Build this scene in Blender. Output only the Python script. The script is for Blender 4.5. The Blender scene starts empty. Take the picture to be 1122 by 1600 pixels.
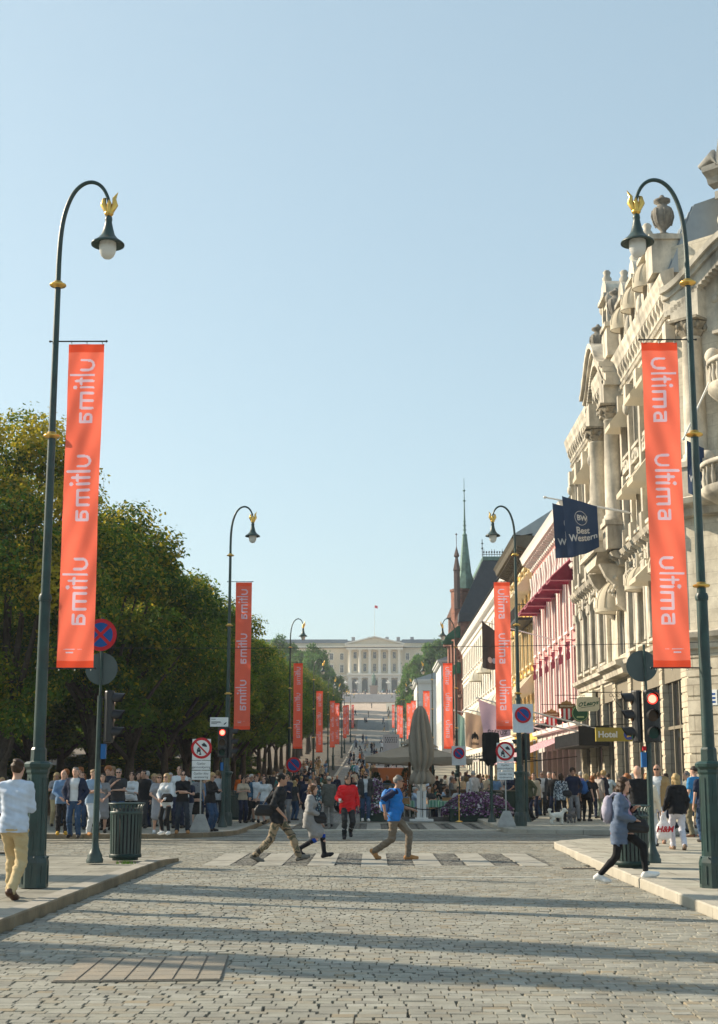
import bpy, math, random
import numpy as np
from mathutils import Vector, Matrix

# ------------------------------------------------------------------ camera, sky, sun, exposure
SC = bpy.context.scene
COL = SC.collection
F = 2222.0
PITCH = math.atan(417 / 2222.0)
CH = 1.62
YAW = math.atan(22 * math.cos(PITCH) / F)
FW = np.array([-math.sin(YAW) * math.cos(PITCH), math.cos(YAW) * math.cos(PITCH), math.sin(PITCH)])
RT = np.array([math.cos(YAW), math.sin(YAW), 0.0])
UP = np.cross(RT, FW)
EYE = np.array([0, 0, CH])
cam_d = bpy.data.cameras.new("camera")
cam = bpy.data.objects.new("camera", cam_d)
COL.objects.link(cam)
cam.matrix_world = Matrix([[RT[0], UP[0], -FW[0], 0], [RT[1], UP[1], -FW[1], 0], [RT[2], UP[2], -FW[2], CH], [0, 0, 0, 1]])
cam_d.sensor_fit = 'VERTICAL'
cam_d.sensor_height = 36
cam_d.lens = 50
cam_d.clip_start = 0.5
cam_d.clip_end = 8000
cam_d.dof.use_dof = True
cam_d.dof.focus_distance = 30
cam_d.dof.aperture_fstop = 4.5
SC.camera = cam
SC.render.resolution_x, SC.render.resolution_y = 718, 1024

SUN_EL, SUN_AHEAD = 29.0, 22.0        # height, and how far ahead of due left
w = bpy.data.worlds.new("World")
SC.world = w
w.use_nodes = True
nt = w.node_tree
nt.nodes.clear()
sky = nt.nodes.new('ShaderNodeTexSky')
sky.sky_type = 'NISHITA'
sky.sun_disc = False
sky.sun_elevation = math.radians(SUN_EL)
sky.sun_rotation = math.radians(270 + SUN_AHEAD)
sky.altitude = 0
sky.air_density = 1.0
sky.dust_density = 1.5
sky.ozone_density = 1.2
bg = nt.nodes.new('ShaderNodeBackground')
bg.inputs['Strength'].default_value = 1.0
wo = nt.nodes.new('ShaderNodeOutputWorld')
tint = nt.nodes.new('ShaderNodeMixRGB'); tint.blend_type = 'MULTIPLY'; tint.inputs['Fac'].default_value = 1; tint.inputs['Color2'].default_value = (.212, .249, .252, 1)
gam = nt.nodes.new('ShaderNodeGamma'); gam.inputs['Gamma'].default_value = .5
nt.links.new(sky.outputs[0], gam.inputs['Color']); hsv = nt.nodes.new('ShaderNodeHueSaturation'); hsv.inputs['Saturation'].default_value = .84; nt.links.new(gam.outputs[0], hsv.inputs['Color']); nt.links.new(hsv.outputs[0], tint.inputs['Color1']); nt.links.new(tint.outputs[0], bg.inputs[0])
nt.links.new(bg.outputs[0], wo.inputs[0])

sd = bpy.data.lights.new("sun", 'SUN')
sd.energy = 5.0
sd.angle = math.radians(0.5)
sd.color = (1.0, 0.86, 0.66)
sun = bpy.data.objects.new("sun", sd)
COL.objects.link(sun)
_e, _a = math.radians(SUN_EL), math.radians(SUN_AHEAD)
S = Vector((-math.cos(_e) * math.cos(_a), math.cos(_e) * math.sin(_a), math.sin(_e)))
sun.rotation_euler = S.to_track_quat('Z', 'Y').to_euler()
sun.location = (0, 0, 60)
SC.view_settings.view_transform = 'Standard'
SC.view_settings.look = 'None'
SC.view_settings.exposure = 0.66
SC.view_settings.gamma = 1.0
SC.render.engine = 'CYCLES'
SC.cycles.max_bounces = 6
SC.cycles.diffuse_bounces = 3
SC.cycles.glossy_bounces = 2
SC.cycles.transmission_bounces = 3
SC.cycles.transparent_max_bounces = 6
SC.cycles.volume_bounces = 0
SC.cycles.use_adaptive_sampling = True
SC.cycles.adaptive_threshold = 0.02
SC.cycles.use_denoising = True
SC.cycles.caustics_reflective = False
SC.cycles.caustics_refractive = False

PI = math.pi
R = math.radians
rnd = random.Random(7)
nrs = np.random.RandomState(11)

def ray(px, py): return FW * F + RT * (px - 561) + UP * (800 - py)
def atY(px, py, Y):
    d = ray(px, py); return EYE + d * (Y / d[1])
def atX(px, py, X):
    d = ray(px, py); return EYE + d * (X / d[0])
def atZ(px, py, z=0.0):
    d = ray(px, py); return EYE + d * ((z - CH) / d[2])

ZP = [(-50, 0), (60, 0), (82, .1), (115, .5), (152, 1.7), (172, 2.5), (220, 4.6), (240, 5.7), (304, 9.0), (350, 13), (400, 19), (437, 24.2), (440, 24.6), (452, 27.9), (470, 28.3), (555, 34.4), (600, 34.6), (3000, 34.6)]
def zt(y): return float(np.interp(y, [a for a, b in ZP], [b for a, b in ZP]))

# ------------------------------------------------------------------ materials
MATS = {}
def _new(name):
    m = bpy.data.materials.new(name); m.use_nodes = True
    n = m.node_tree; b = n.nodes['Principled BSDF']
    return m, n, b
def mat(name, col, rough=.6, metal=0, var=.12, vscale=3.0, bump=0.0, bscale=20, emit=None, es=0, trans=0, spec=.25, col2=None, dirt=0.0):
    """principled with soft tonal variation and optional bump; all object space"""
    if name in MATS: return MATS[name]
    m, n, b = _new(name); L = n.links
    b.inputs['Roughness'].default_value = rough
    b.inputs['Metallic'].default_value = metal
    b.inputs['Specular IOR Level'].default_value = spec
    tc = n.nodes.new('ShaderNodeTexCoord')
    c1 = tuple(max(0, c * (1 - var)) for c in col); c2 = tuple(min(1, c * (1 + var)) for c in (col2 or col))
    if var > 0:
        nz = n.nodes.new('ShaderNodeTexNoise'); nz.inputs['Scale'].default_value = vscale; nz.inputs['Detail'].default_value = 6
        nz.inputs['Roughness'].default_value = .65
        L.new(tc.outputs['Object'], nz.inputs['Vector'])
        rp = n.nodes.new('ShaderNodeValToRGB'); rp.color_ramp.elements[0].position = .32; rp.color_ramp.elements[1].position = .68
        rp.color_ramp.elements[0].color = (*c1, 1); rp.color_ramp.elements[1].color = (*c2, 1)
        L.new(nz.outputs['Fac'], rp.inputs['Fac'])
        out = rp.outputs['Color']
        if dirt > 0:
            n2 = n.nodes.new('ShaderNodeTexNoise'); n2.inputs['Scale'].default_value = .7; n2.inputs['Detail'].default_value = 9
            mp = n.nodes.new('ShaderNodeMapping'); mp.inputs['Scale'].default_value = (1.9, 1.9, .5)
            L.new(tc.outputs['Object'], mp.inputs['Vector']); L.new(mp.outputs[0], n2.inputs['Vector'])
            r2 = n.nodes.new('ShaderNodeValToRGB'); r2.color_ramp.elements[0].position = .42; r2.color_ramp.elements[1].position = .7
            r2.color_ramp.elements[0].color = (0, 0, 0, 1); r2.color_ramp.elements[1].color = (dirt, dirt, dirt, 1)
            L.new(n2.outputs['Fac'], r2.inputs['Fac'])
            mx = n.nodes.new('ShaderNodeMixRGB'); mx.inputs['Color2'].default_value = (.10, .095, .085, 1)
            L.new(r2.outputs['Color'], mx.inputs['Fac']); L.new(out, mx.inputs['Color1']); out = mx.outputs[0]
        L.new(out, b.inputs['Base Color'])
    else:
        b.inputs['Base Color'].default_value = (*col, 1)
    if bump > 0:
        nb = n.nodes.new('ShaderNodeTexNoise'); nb.inputs['Scale'].default_value = bscale; nb.inputs['Detail'].default_value = 5
        L.new(tc.outputs['Object'], nb.inputs['Vector'])
        bp = n.nodes.new('ShaderNodeBump'); bp.inputs['Strength'].default_value = bump; bp.inputs['Distance'].default_value = .02
        L.new(nb.outputs['Fac'], bp.inputs['Height']); L.new(bp.outputs[0], b.inputs['Normal'])
    if emit:
        b.inputs['Emission Color'].default_value = (*emit, 1); b.inputs['Emission Strength'].default_value = es
    if trans > 0:
        tr = n.nodes.new('ShaderNodeBsdfTranslucent')
        if var > 0: L.new(out, tr.inputs['Color'])
        else: tr.inputs['Color'].default_value = (*col, 1)
        ms = n.nodes.new('ShaderNodeMixShader'); ms.inputs['Fac'].default_value = trans
        o = n.nodes['Material Output']
        L.new(b.outputs[0], ms.inputs[1]); L.new(tr.outputs[0], ms.inputs[2]); L.new(ms.outputs[0], o.inputs['Surface'])
    MATS[name] = m
    return m

def mat_stripes(name, cols, width, axis='Y', rough=.75, trans=0.2):
    if name in MATS: return MATS[name]
    m, n, b = _new(name); L = n.links
    tc = n.nodes.new('ShaderNodeTexCoord'); sx = n.nodes.new('ShaderNodeSeparateXYZ'); L.new(tc.outputs['Object'], sx.inputs[0])
    mm = n.nodes.new('ShaderNodeMath'); mm.operation = 'DIVIDE'; mm.inputs[1].default_value = width; L.new(sx.outputs[axis], mm.inputs[0])
    fr = n.nodes.new('ShaderNodeMath'); fr.operation = 'FRACT'; L.new(mm.outputs[0], fr.inputs[0])
    rp = n.nodes.new('ShaderNodeValToRGB'); rp.color_ramp.interpolation = 'CONSTANT'
    for i, (p, c) in enumerate(cols):
        e = rp.color_ramp.elements[i] if i < 2 else rp.color_ramp.elements.new(p)
        e.position = p; e.color = (*c, 1)
    L.new(fr.outputs[0], rp.inputs['Fac']); L.new(rp.outputs['Color'], b.inputs['Base Color'])
    b.inputs['Roughness'].default_value = rough
    if trans:
        tr = n.nodes.new('ShaderNodeBsdfTranslucent'); L.new(rp.outputs['Color'], tr.inputs['Color'])
        ms = n.nodes.new('ShaderNodeMixShader'); ms.inputs['Fac'].default_value = trans
        L.new(b.outputs[0], ms.inputs[1]); L.new(tr.outputs[0], ms.inputs[2]); L.new(ms.outputs[0], n.nodes['Material Output'].inputs['Surface'])
    MATS[name] = m
    return m

def mat_cells(name, cols, scale=9, rough=.8, noise=False):
    """patterned cloth: camouflage patches or printed blots"""
    if name in MATS: return MATS[name]
    m, n, b = _new(name); L = n.links
    tc = n.nodes.new('ShaderNodeTexCoord')
    if noise:
        v = n.nodes.new('ShaderNodeTexNoise'); v.inputs['Scale'].default_value = scale; v.inputs['Detail'].default_value = 1.5; o = v.outputs['Fac']
    else:
        v = n.nodes.new('ShaderNodeTexVoronoi'); v.inputs['Scale'].default_value = scale; s = n.nodes.new('ShaderNodeSeparateColor'); L.new(v.outputs['Color'], s.inputs[0]); o = s.outputs[0]
    L.new(tc.outputs['Object'], v.inputs['Vector'])
    rp = n.nodes.new('ShaderNodeValToRGB'); rp.color_ramp.interpolation = 'CONSTANT'
    for i, (p, c) in enumerate(cols):
        e = rp.color_ramp.elements[i] if i < 2 else rp.color_ramp.elements.new(p)
        e.position = p; e.color = (*c, 1)
    L.new(o, rp.inputs['Fac']); L.new(rp.outputs['Color'], b.inputs['Base Color']); b.inputs['Roughness'].default_value = rough
    MATS[name] = m
    return m

def mat_slabs(name, c1, c2, mortar, bw, bh, rot=0, rough=.75, bump=.35, axis='XY', offs=.5, mort=.012):
    """stone courses or slabs at real size: brick pattern plus stains"""
    if name in MATS: return MATS[name]
    m, n, b = _new(name); L = n.links
    tc = n.nodes.new('ShaderNodeTexCoord')
    sep = n.nodes.new('ShaderNodeSeparateXYZ'); L.new(tc.outputs['Object'], sep.inputs[0])
    cb = n.nodes.new('ShaderNodeCombineXYZ')
    if axis == 'YZ':
        ad = n.nodes.new('ShaderNodeMath'); L.new(sep.outputs['X'], ad.inputs[0]); L.new(sep.outputs['Y'], ad.inputs[1])
        L.new(ad.outputs[0], cb.inputs['X']); L.new(sep.outputs['Z'], cb.inputs['Y'])
    elif axis == 'YX':
        L.new(sep.outputs['Y'], cb.inputs['X']); L.new(sep.outputs['X'], cb.inputs['Y'])
    else:
        L.new(sep.outputs['X'], cb.inputs['X']); L.new(sep.outputs['Y'], cb.inputs['Y'])
    b.inputs['Specular IOR Level'].default_value = .15
    br = n.nodes.new('ShaderNodeTexBrick'); br.offset = offs
    br.inputs['Scale'].default_value = 1; br.inputs['Brick Width'].default_value = bw; br.inputs['Row Height'].default_value = bh
    br.inputs['Mortar Size'].default_value = mort; br.inputs['Color1'].default_value = (*c1, 1); br.inputs['Color2'].default_value = (*c2, 1); br.inputs['Mortar'].default_value = (*mortar, 1)
    L.new(cb.outputs[0], br.inputs['Vector'])
    nz = n.nodes.new('ShaderNodeTexNoise'); nz.inputs['Scale'].default_value = 1.3; nz.inputs['Detail'].default_value = 9; nz.inputs['Roughness'].default_value = .7
    L.new(tc.outputs['Object'], nz.inputs['Vector'])
    rp = n.nodes.new('ShaderNodeValToRGB'); rp.color_ramp.elements[0].color = (.62, .60, .57, 1); rp.color_ramp.elements[1].color = (1.15, 1.15, 1.12, 1)
    rp.color_ramp.elements[0].position = .3; rp.color_ramp.elements[1].position = .62
    L.new(nz.outputs['Fac'], rp.inputs['Fac'])
    mx = n.nodes.new('ShaderNodeMixRGB'); mx.blend_type = 'MULTIPLY'; mx.inputs['Fac'].default_value = 1
    L.new(br.outputs['Color'], mx.inputs['Color1']); L.new(rp.outputs['Color'], mx.inputs['Color2'])
    L.new(mx.outputs[0], b.inputs['Base Color']); b.inputs['Roughness'].default_value = rough
    inv = n.nodes.new('ShaderNodeMath'); inv.operation = 'SUBTRACT'; inv.inputs[0].default_value = 1; L.new(br.outputs['Fac'], inv.inputs[1])
    bp = n.nodes.new('ShaderNodeBump'); bp.inputs['Strength'].default_value = bump; bp.inputs['Distance'].default_value = .02
    ad2 = n.nodes.new('ShaderNodeMath'); ad2.operation = 'MULTIPLY_ADD'; n3 = n.nodes.new('ShaderNodeTexNoise'); n3.inputs['Scale'].default_value = 30
    L.new(tc.outputs['Object'], n3.inputs['Vector']); L.new(n3.outputs['Fac'], ad2.inputs[0]); ad2.inputs[1].default_value = .3; L.new(inv.outputs[0], ad2.inputs[2])
    L.new(ad2.outputs[0], bp.inputs['Height']); L.new(bp.outputs[0], b.inputs['Normal'])
    MATS[name] = m
    return m

# ------------------------------------------------------------------ mesh builder
class MB:
    def __init__(s, T=None): s.v = []; s.f = []; s.m = []; s.sm = []; s.T = T; s.mi = 0; s.smooth = False
    def add(s, vs, fs, smooth=None, mi=None):
        o = len(s.v)
        if s.T: vs = [s.T(p) for p in vs]
        s.v.extend([tuple(map(float, p)) for p in vs])
        for f in fs: s.f.append([o + i for i in f]); s.m.append(s.mi if mi is None else mi); s.sm.append(s.smooth if smooth is None else smooth)
        return s
    def box(s, x0, x1, y0, y1, z0, z1):
        return s.add([(x0, y0, z0), (x1, y0, z0), (x1, y1, z0), (x0, y1, z0), (x0, y0, z1), (x1, y0, z1), (x1, y1, z1), (x0, y1, z1)],
                     [(3, 2, 1, 0), (4, 5, 6, 7), (0, 1, 5, 4), (1, 2, 6, 5), (2, 3, 7, 6), (3, 0, 4, 7)], False)
    def ribbon(s, rows, close=False, smooth=True):
        """rows: list of equal-length point lists"""
        n = len(rows[0]); vs = [p for r in rows for p in r]; fs = []
        for i in range(len(rows) - 1):
            for j in range(n if close else n - 1):
                k = (j + 1) % n
                fs.append((i * n + j, i * n + k, (i + 1) * n + k, (i + 1) * n + j))
        return s.add(vs, fs, smooth)
    def lathe(s, prof, c=(0, 0, 0), n=16, smooth=True, a0=0, a1=2 * PI, cap=True, rot=0, sy=1.0):
        full = abs(a1 - a0 - 2 * PI) < 1e-6
        m = n if full else n + 1
        rows = []
        for r_, z in prof:
            rows.append([(c[0] + r_ * math.cos(rot + a0 + (a1 - a0) * k / n), c[1] + sy * r_ * math.sin(rot + a0 + (a1 - a0) * k / n), c[2] + z) for k in range(m)])
        s.ribbon(rows, full, smooth)
        if cap:
            for row, rev in ((rows[0], True), (rows[-1], False)):
                s.add(row, [tuple(reversed(range(m))) if rev else tuple(range(m))], False)
        return s
    def tube(s, path, rad, n=8, smooth=True, cap=True):
        P = [Vector(p) for p in path]; rows = []
        if not hasattr(rad, '__len__'): rad = [rad] * len(P)
        t0 = (P[1] - P[0]).normalized(); ref = Vector((0, 0, 1)) if abs(t0.z) < .9 else Vector((1, 0, 0))
        u = t0.cross(ref).normalized()
        for i, p in enumerate(P):
            t = ((P[min(i + 1, len(P) - 1)] - P[max(i - 1, 0)])).normalized()
            u = (u - t * u.dot(t)).normalized(); v = t.cross(u)
            rows.append([tuple(p + (u * math.cos(2 * PI * k / n) + v * math.sin(2 * PI * k / n)) * rad[i]) for k in range(n)])
        s.ribbon(rows, True, smooth)
        if cap: s.add(rows[0], [tuple(reversed(range(n)))], False); s.add(rows[-1], [tuple(range(n))], False)
        return s
    def prism(s, poly, fn, d0, d1):
        """poly: 2D outline; fn(a,b,d)->point"""
        n = len(poly)
        vs = [fn(a, b, d0) for a, b in poly] + [fn(a, b, d1) for a, b in poly]
        fs = [tuple(reversed(range(n))), tuple(range(n, 2 * n))] + [(i, (i + 1) % n, n + (i + 1) % n, n + i) for i in range(n)]
        return s.add(vs, fs, False)
    def ell(s, c, r, nu=12, nv=8, rot=None):
        rows = []
        for i in range(nv + 1):
            th = PI * i / nv
            row = []
            for j in range(nu):
                p = Vector((r[0] * math.sin(th) * math.cos(2 * PI * j / nu), r[1] * math.sin(th) * math.sin(2 * PI * j / nu), -r[2] * math.cos(th)))
                if rot: p = rot @ p
                row.append((c[0] + p[0], c[1] + p[1], c[2] + p[2]))
            rows.append(row)
        return s.ribbon(rows, True, True)
    def build(s, name, mats, parent=None, world=False, loc=None, label=None):
        me = bpy.data.meshes.new(name)
        v = s.v
        if world and parent is not None:
            L0 = parent_loc(parent); v = [(p[0] - L0[0], p[1] - L0[1], p[2] - L0[2]) for p in v]
        elif loc is not None and world:
            v = [(p[0] - loc[0], p[1] - loc[1], p[2] - loc[2]) for p in v]
        me.from_pydata(v, [], s.f)
        if not isinstance(mats, (list, tuple)): mats = [mats]
        for m_ in mats: me.materials.append(m_)
        me.polygons.foreach_set('material_index', s.m)
        me.polygons.foreach_set('use_smooth', s.sm)
        me.update()
        return link(name, me, parent, loc, label)
def parent_loc(p):
    L0 = Vector((0, 0, 0))
    while p is not None: L0 += p.location; p = p.parent
    return L0
def link(name, me, parent=None, loc=None, label=None):
    o = bpy.data.objects.new(name, me); COL.objects.link(o)
    if parent is not None: o.parent = parent
    if loc is not None: o.location = loc
    if label: o['label'] = label
    return o
def tag(o, label=None, cat=None, group=None, kind=None):
    if label: o['label'] = label
    if cat: o['category'] = cat
    if group: o['group'] = group
    if kind: o['kind'] = kind
    return o
def thing(name, label, cat, loc=(0, 0, 0), rz=0, group=None):
    o = bpy.data.objects.new(name, None); COL.objects.link(o); o.location = loc; o.rotation_euler = (0, 0, rz); o.empty_display_size = .2
    return tag(o, label, cat, group)
KIDS = {}
def copy_tree(o, parent=None):
    c = o.copy(); COL.objects.link(c); c.parent = parent
    for ch in o.children: copy_tree(ch, c)
    return c
def text_pts(txt, size=1.0, align='CENTER', extrude=0.0, bold=0.0, shear=0.0, spacing=1.0):
    cu = bpy.data.curves.new("lettering", 'FONT'); cu.body = txt; cu.size = size; cu.align_x = align; cu.align_y = 'CENTER'
    cu.offset = bold; cu.shear = shear; cu.space_character = spacing; cu.resolution_u = 3
    o = bpy.data.objects.new("lettering", cu); COL.objects.link(o)
    bpy.context.view_layer.update()
    me = bpy.data.meshes.new_from_object(o.evaluated_get(bpy.context.evaluated_depsgraph_get()))
    vs = [tuple(v.co) for v in me.vertices]; fs = [tuple(p.vertices) for p in me.polygons]
    bpy.data.objects.remove(o); bpy.data.curves.remove(cu); bpy.data.meshes.remove(me)
    return vs, fs
def text_on(mb, txt, size, fn, **kw):
    """fn(a,b)->point on the sign"""
    vs, fs = text_pts(txt, size, **kw)
    mb.add([fn(a, b) for a, b, c in vs], fs, False)
    return mb
# ------------------------------------------------------------------ ground, road, pavements
ysamp = sorted(set([-60, -20, 0] + [y for y in range(40, 620, 6)] + [700, 1200, 3000]))
M_dirt = mat('park_gravel', (.16, .13, .10), .95, var=.3, vscale=.6, bump=.4, bscale=12)
g = MB(); g.ribbon([[(x, y, zt(y) - .06) for x in (-1500, -300, -60, -12, 12, 60, 300, 1500)] for y in ysamp], smooth=False)
g.build('ground', M_dirt); tag(bpy.data.objects['ground'], kind='structure')
M_asph = mat_slabs('sett_bed', (.15, .14, .12), (.19, .18, .155), (.05, .045, .04), .2, .115, bump=.6)
M_avenue = mat_slabs('avenue_setts', (.23, .22, .205), (.29, .28, .26), (.12, .11, .10), .3, .2, bump=.5)
def strip(name, xa, xb, ya, yb, dz, m, step=6, kind='structure'):
    b = MB(); ys = [ya]; y = ya
    while y + step < yb: y += step; ys.append(y)
    ys.append(yb)
    b.ribbon([[(xa, y, zt(y) + dz), (xb, y, zt(y) + dz)] for y in ys], smooth=False)
    o = b.build(name, m); tag(o, kind=kind); return o
b = MB(); b.add([(-60, -30, -.035), (60, -30, -.035), (60, 56, -.035), (-60, 56, -.035)], [(0, 1, 2, 3)]); tag(b.build('road_bed', M_asph), kind='structure')
strip('avenue', -3.95, 3.95, 56, 437, 0.0, M_avenue)
M_rose = mat('rose_gravel', (.50, .40, .32), .95, var=.1, vscale=.5, bump=.2)
strip('palace_path', -9.5, 9.5, 385, 437, .004, M_rose)
strip('ramp', -9.5, 9.5, 439.5, 452, .02, mat('ramp_setts', (.17, .17, .175), .8, var=.15, vscale=1))
strip('palace_square', -60, 60, 452, 620, .03, M_rose)
strip('cross_path', -9, 9, 335, 352, .004, M_rose)
strip('side_path', -14, 3.9, 182, 190, .004, mat('pale_paving', (.42, .38, .33), .9, var=.1))

# ---- real setts over the crossing and the near road
def road_x(y):          # half width of the carriageway between the kerbs
    if y < 28: return -4.0, 4.03
    if y < 30.5: return -4.0 - max(0, y - 29) ** 2 * .4, 4.15
    if y < 31.5: return -20, 4.2
    if y < 35: return -20, 4.28
    if y < 38.5: return -20, 4.3 + (y - 35) * .45
    if y < 40: return -20, 20
    if y < 42.4: return -6.5 + (y - 40) * .7, 20
    if y < 45: return -4.8 + (y - 42.4) * .3, 5.6 + (45 - y) * .3
    return -3.98, 4.1
sv = []; sf = []; smi = []
r_ = np.random.RandomState(3)
STR_X = [-3.0, -2.0, -1.0, 0.02, 1.05, 2.05, 3.08]
def stone(x0, x1, y0, y1, z, mi, ins=.012):
    o = len(sv)
    j = r_.uniform(-.004, .004, 8)
    t = r_.uniform(-.0012, .0012, 4)
    sv.extend([(x0, y0, -.03), (x1, y0, -.03), (x1, y1, -.03), (x0, y1, -.03),
               (x0 + ins + j[0], y0 + .003, z + t[0]), (x1 - ins + j[2], y0 + .003, z + t[1]), (x1 - ins + j[4], y1 - .003, z + t[2]), (x0 + ins + j[6], y1 - .003, z + t[3])])
    sf.extend([(o + 4, o + 5, o + 6, o + 7), (o, o + 1, o + 5, o + 4), (o + 1, o + 2, o + 6, o + 5), (o + 2, o + 3, o + 7, o + 6), (o + 3, o, o + 4, o + 7)])
    smi.extend([mi] * 5)
y = 9.2
while y < 56:
    rh = r_.uniform(.105, .14)
    if 27.7 < y < 32.3: rh = .10
    xa, xb = road_x(y + rh / 2)
    xa = max(xa, -y * .31 - 1.5); xb = min(xb, y * .31 + 1.5)
    x = xa + r_.uniform(0, .1)
    skip = (46.0 < y < 46.7)
    while x < xb and not skip:
        wd = r_.uniform(.12, .21)
        x1 = min(x + wd, xb); mi = int(r_.choice(6, p=[.34, .24, .17, .13, .08, .04]))
        if 27.7 < y < 32.3 and -3.3 < x < 3.4:
            wd = r_.uniform(.09, .13); x1 = x + wd; mi = int(r_.choice([3, 6, 6, 7]))
            if any(abs((x + x1) / 2 - sx) < .27 for sx in STR_X): x = x1; continue
        if 47 < y < 54 and -3.6 < x < 3.6:
            wd = .5; x1 = x + wd; 
            if int((x + 20) / .5) % 2 == 0: x = x1; continue
            wd = r_.uniform(.1, .14); x1 = x + wd; mi = 6
        if x1 - x > .05: stone(x, x1 - (r_.uniform(.008, .022) if r_.rand() < .21 else .001), y, y + rh - .0015, (r_.uniform(-.0008, .0008) if r_.rand() < .8 else r_.uniform(-.004, .002)), mi, .006 if mi < 6 else .008)
        x = x1
    y += rh
me = bpy.data.meshes.new('cobble_road'); me.from_pydata(sv, [], sf)
for nme, c in (('sett_grey', (.265, .255, .21)), ('sett_light', (.29, .28, .235)), ('sett_brown', (.265, .24, .185)), ('sett_dark', (.225, .215, .18)), ('sett_pale', (.315, .305, .26)), ('sett_rust', (.27, .225, .155)), ('sett_small', (.125, .118, .10)), ('sett_small_light', (.17, .16, .14))):
    me.materials.append(mat(nme, c, .72, var=.12, vscale=6, bump=.25, bscale=45, dirt=.38))
me.polygons.foreach_set('material_index', smi); me.update()
o = link('cobble_road', me); tag(o, kind='structure')

M_gran = mat('crossing_granite', (.325, .31, .265), .75, dirt=.35, var=.18, vscale=2.2, bump=.25, bscale=40)
b = MB()
for sx in STR_X:
    yy = 27.7
    while yy < 32.1:
        b.box(sx - .255, sx + .255, yy, yy + .905, -.03, .002 + r_.uniform(0, .004)); yy += .915
for k in range(-8, 8):
    xx = k * 1.0 + .02
    if -3.7 < xx < 3.7: b.box(xx - .24, xx + .24, 47.05, 54, -.03, .006)
tag(b.build('crossing_stripes', M_gran), kind='structure')
b = MB(); x = -4.2
while x < 5.4: b.box(x, x + 1.18, 46.02, 46.65, -.03, .03); x += 1.2
tag(b.build('crossing_kerb_line', mat('line_granite', (.52, .47, .38), .75, var=.12, vscale=2)), kind='structure')
M_rail = mat('rail_steel', (.13, .12, .115), .35, metal=.8, var=.2)
for nme, yr in (('tram_rail', 37.3), ('tram_rail', 38.75), ('tram_rail', 41.3), ('tram_rail', 42.75)):
    b = MB(); b.box(-30, 30, yr, yr + .055, -.02, .012); b.box(-30, 30, yr + .09, yr + .11, -.02, .01)
    tag(b.build(nme, M_rail), kind='structure')
M_line = mat('worn_paint', (.62, .60, .54), .7, var=.2, vscale=14)
b = MB(); b.box(.8, 2.75, 24.55, 24.62, -.02, .0085); b.box(2.85, 4.0, 24.0, 24.07, -.02, .0085); tag(b.build('worn_line', M_line), kind='structure')

# ---- pavements
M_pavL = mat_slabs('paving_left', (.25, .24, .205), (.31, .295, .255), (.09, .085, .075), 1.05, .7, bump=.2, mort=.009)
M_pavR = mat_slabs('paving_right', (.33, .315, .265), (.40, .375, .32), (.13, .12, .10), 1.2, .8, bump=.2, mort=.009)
M_kerbL = mat('kerb_brown', (.23, .175, .11), .85, var=.3, vscale=1.6, bump=.5)
M_kerbR = mat('kerb_pale', (.38, .35, .29), .8, var=.16, vscale=1.6, bump=.3)
M_kerbtopL = mat('kerb_top_grey', (.32, .295, .25), .8, var=.16, vscale=1.6, bump=.3)
def arc(cx, cy, r, a0, a1, n=10): return [(cx + r * math.cos(R(a0 + (a1 - a0) * k / n)), cy + r * math.sin(R(a0 + (a1 - a0) * k / n))) for k in range(n + 1)]
def pavement(name, edge, back, m, mk, mktop, sgn, low=None):
    """edge: kerb line; the kerb is .26 wide stones, the slab field lies inside. sgn +1: slab field lies left of the edge direction"""
    P = [Vector((a, b_)) for a, b_ in edge]
    N = []
    for i in range(len(P)):
        t = (P[min(i + 1, len(P) - 1)] - P[max(i - 1, 0)]).normalized(); N.append(Vector((-t.y, t.x)) * sgn)
    inner = [p + n_ * .26 for p, n_ in zip(P, N)]
    zz = lambda p: .13 if not low else .13 - .09 * max(0, 1 - abs(p.y - low[0]) / low[1]) * (1 if abs(p.x) < 6.5 else 0)
    poly = [(p.x, p.y, zz(p)) for p in inner] + [(a, b_, .13) for a, b_ in back]
    b = MB(); b.add(poly, [tuple(range(len(poly)))], False)
    o = b.build(name, m); tag(o, kind='structure')
    # kerb stones cut along the line
    L = [0]
    for i in range(1, len(P)): L.append(L[-1] + (P[i] - P[i - 1]).length)
    def atl(l):
        for i in range(1, len(L)):
            if l <= L[i] or i == len(L) - 1:
                f = (l - L[i - 1]) / max(1e-6, L[i] - L[i - 1]); return P[i - 1].lerp(P[i], f), N[i - 1].lerp(N[i], f)
    b = MB(); l = 0; rr = random.Random(5)
    while l < L[-1] - .3:
        ln = rr.uniform(.8, 1.25); a, na = atl(l + .006); c, nc = atl(min(l + ln - .006, L[-1]))
        h = .128 + rr.uniform(0, .008)
        za = zz(a) - .13 + h; zc = zz(c) - .13 + h; bev = .018
        q = [(a.x, a.y, -.05), (c.x, c.y, -.05), (a.x, a.y, za - bev), (c.x, c.y, zc - bev), (a.x + na.x * bev, a.y + na.y * bev, za), (c.x + nc.x * bev, c.y + nc.y * bev, zc),
             (a.x + na.x * .262, a.y + na.y * .262, za + .002), (c.x + nc.x * .262, c.y + nc.y * .262, zc + .002), (a.x + na.x * .262, a.y + na.y * .262, -.05), (c.x + nc.x * .262, c.y + nc.y * .262, -.05)]
        b.mi = 0; b.add(q, [(0, 1, 3, 2), (2, 3, 5, 4)])
        b.mi = 1; b.add(q, [(4, 5, 7, 6), (0, 2, 4, 6, 8), (1, 3, 5, 7, 9)])
        l += ln
    ob = b.build(name + '_kerb', [mk, mktop]); tag(ob, kind='structure')
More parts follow.
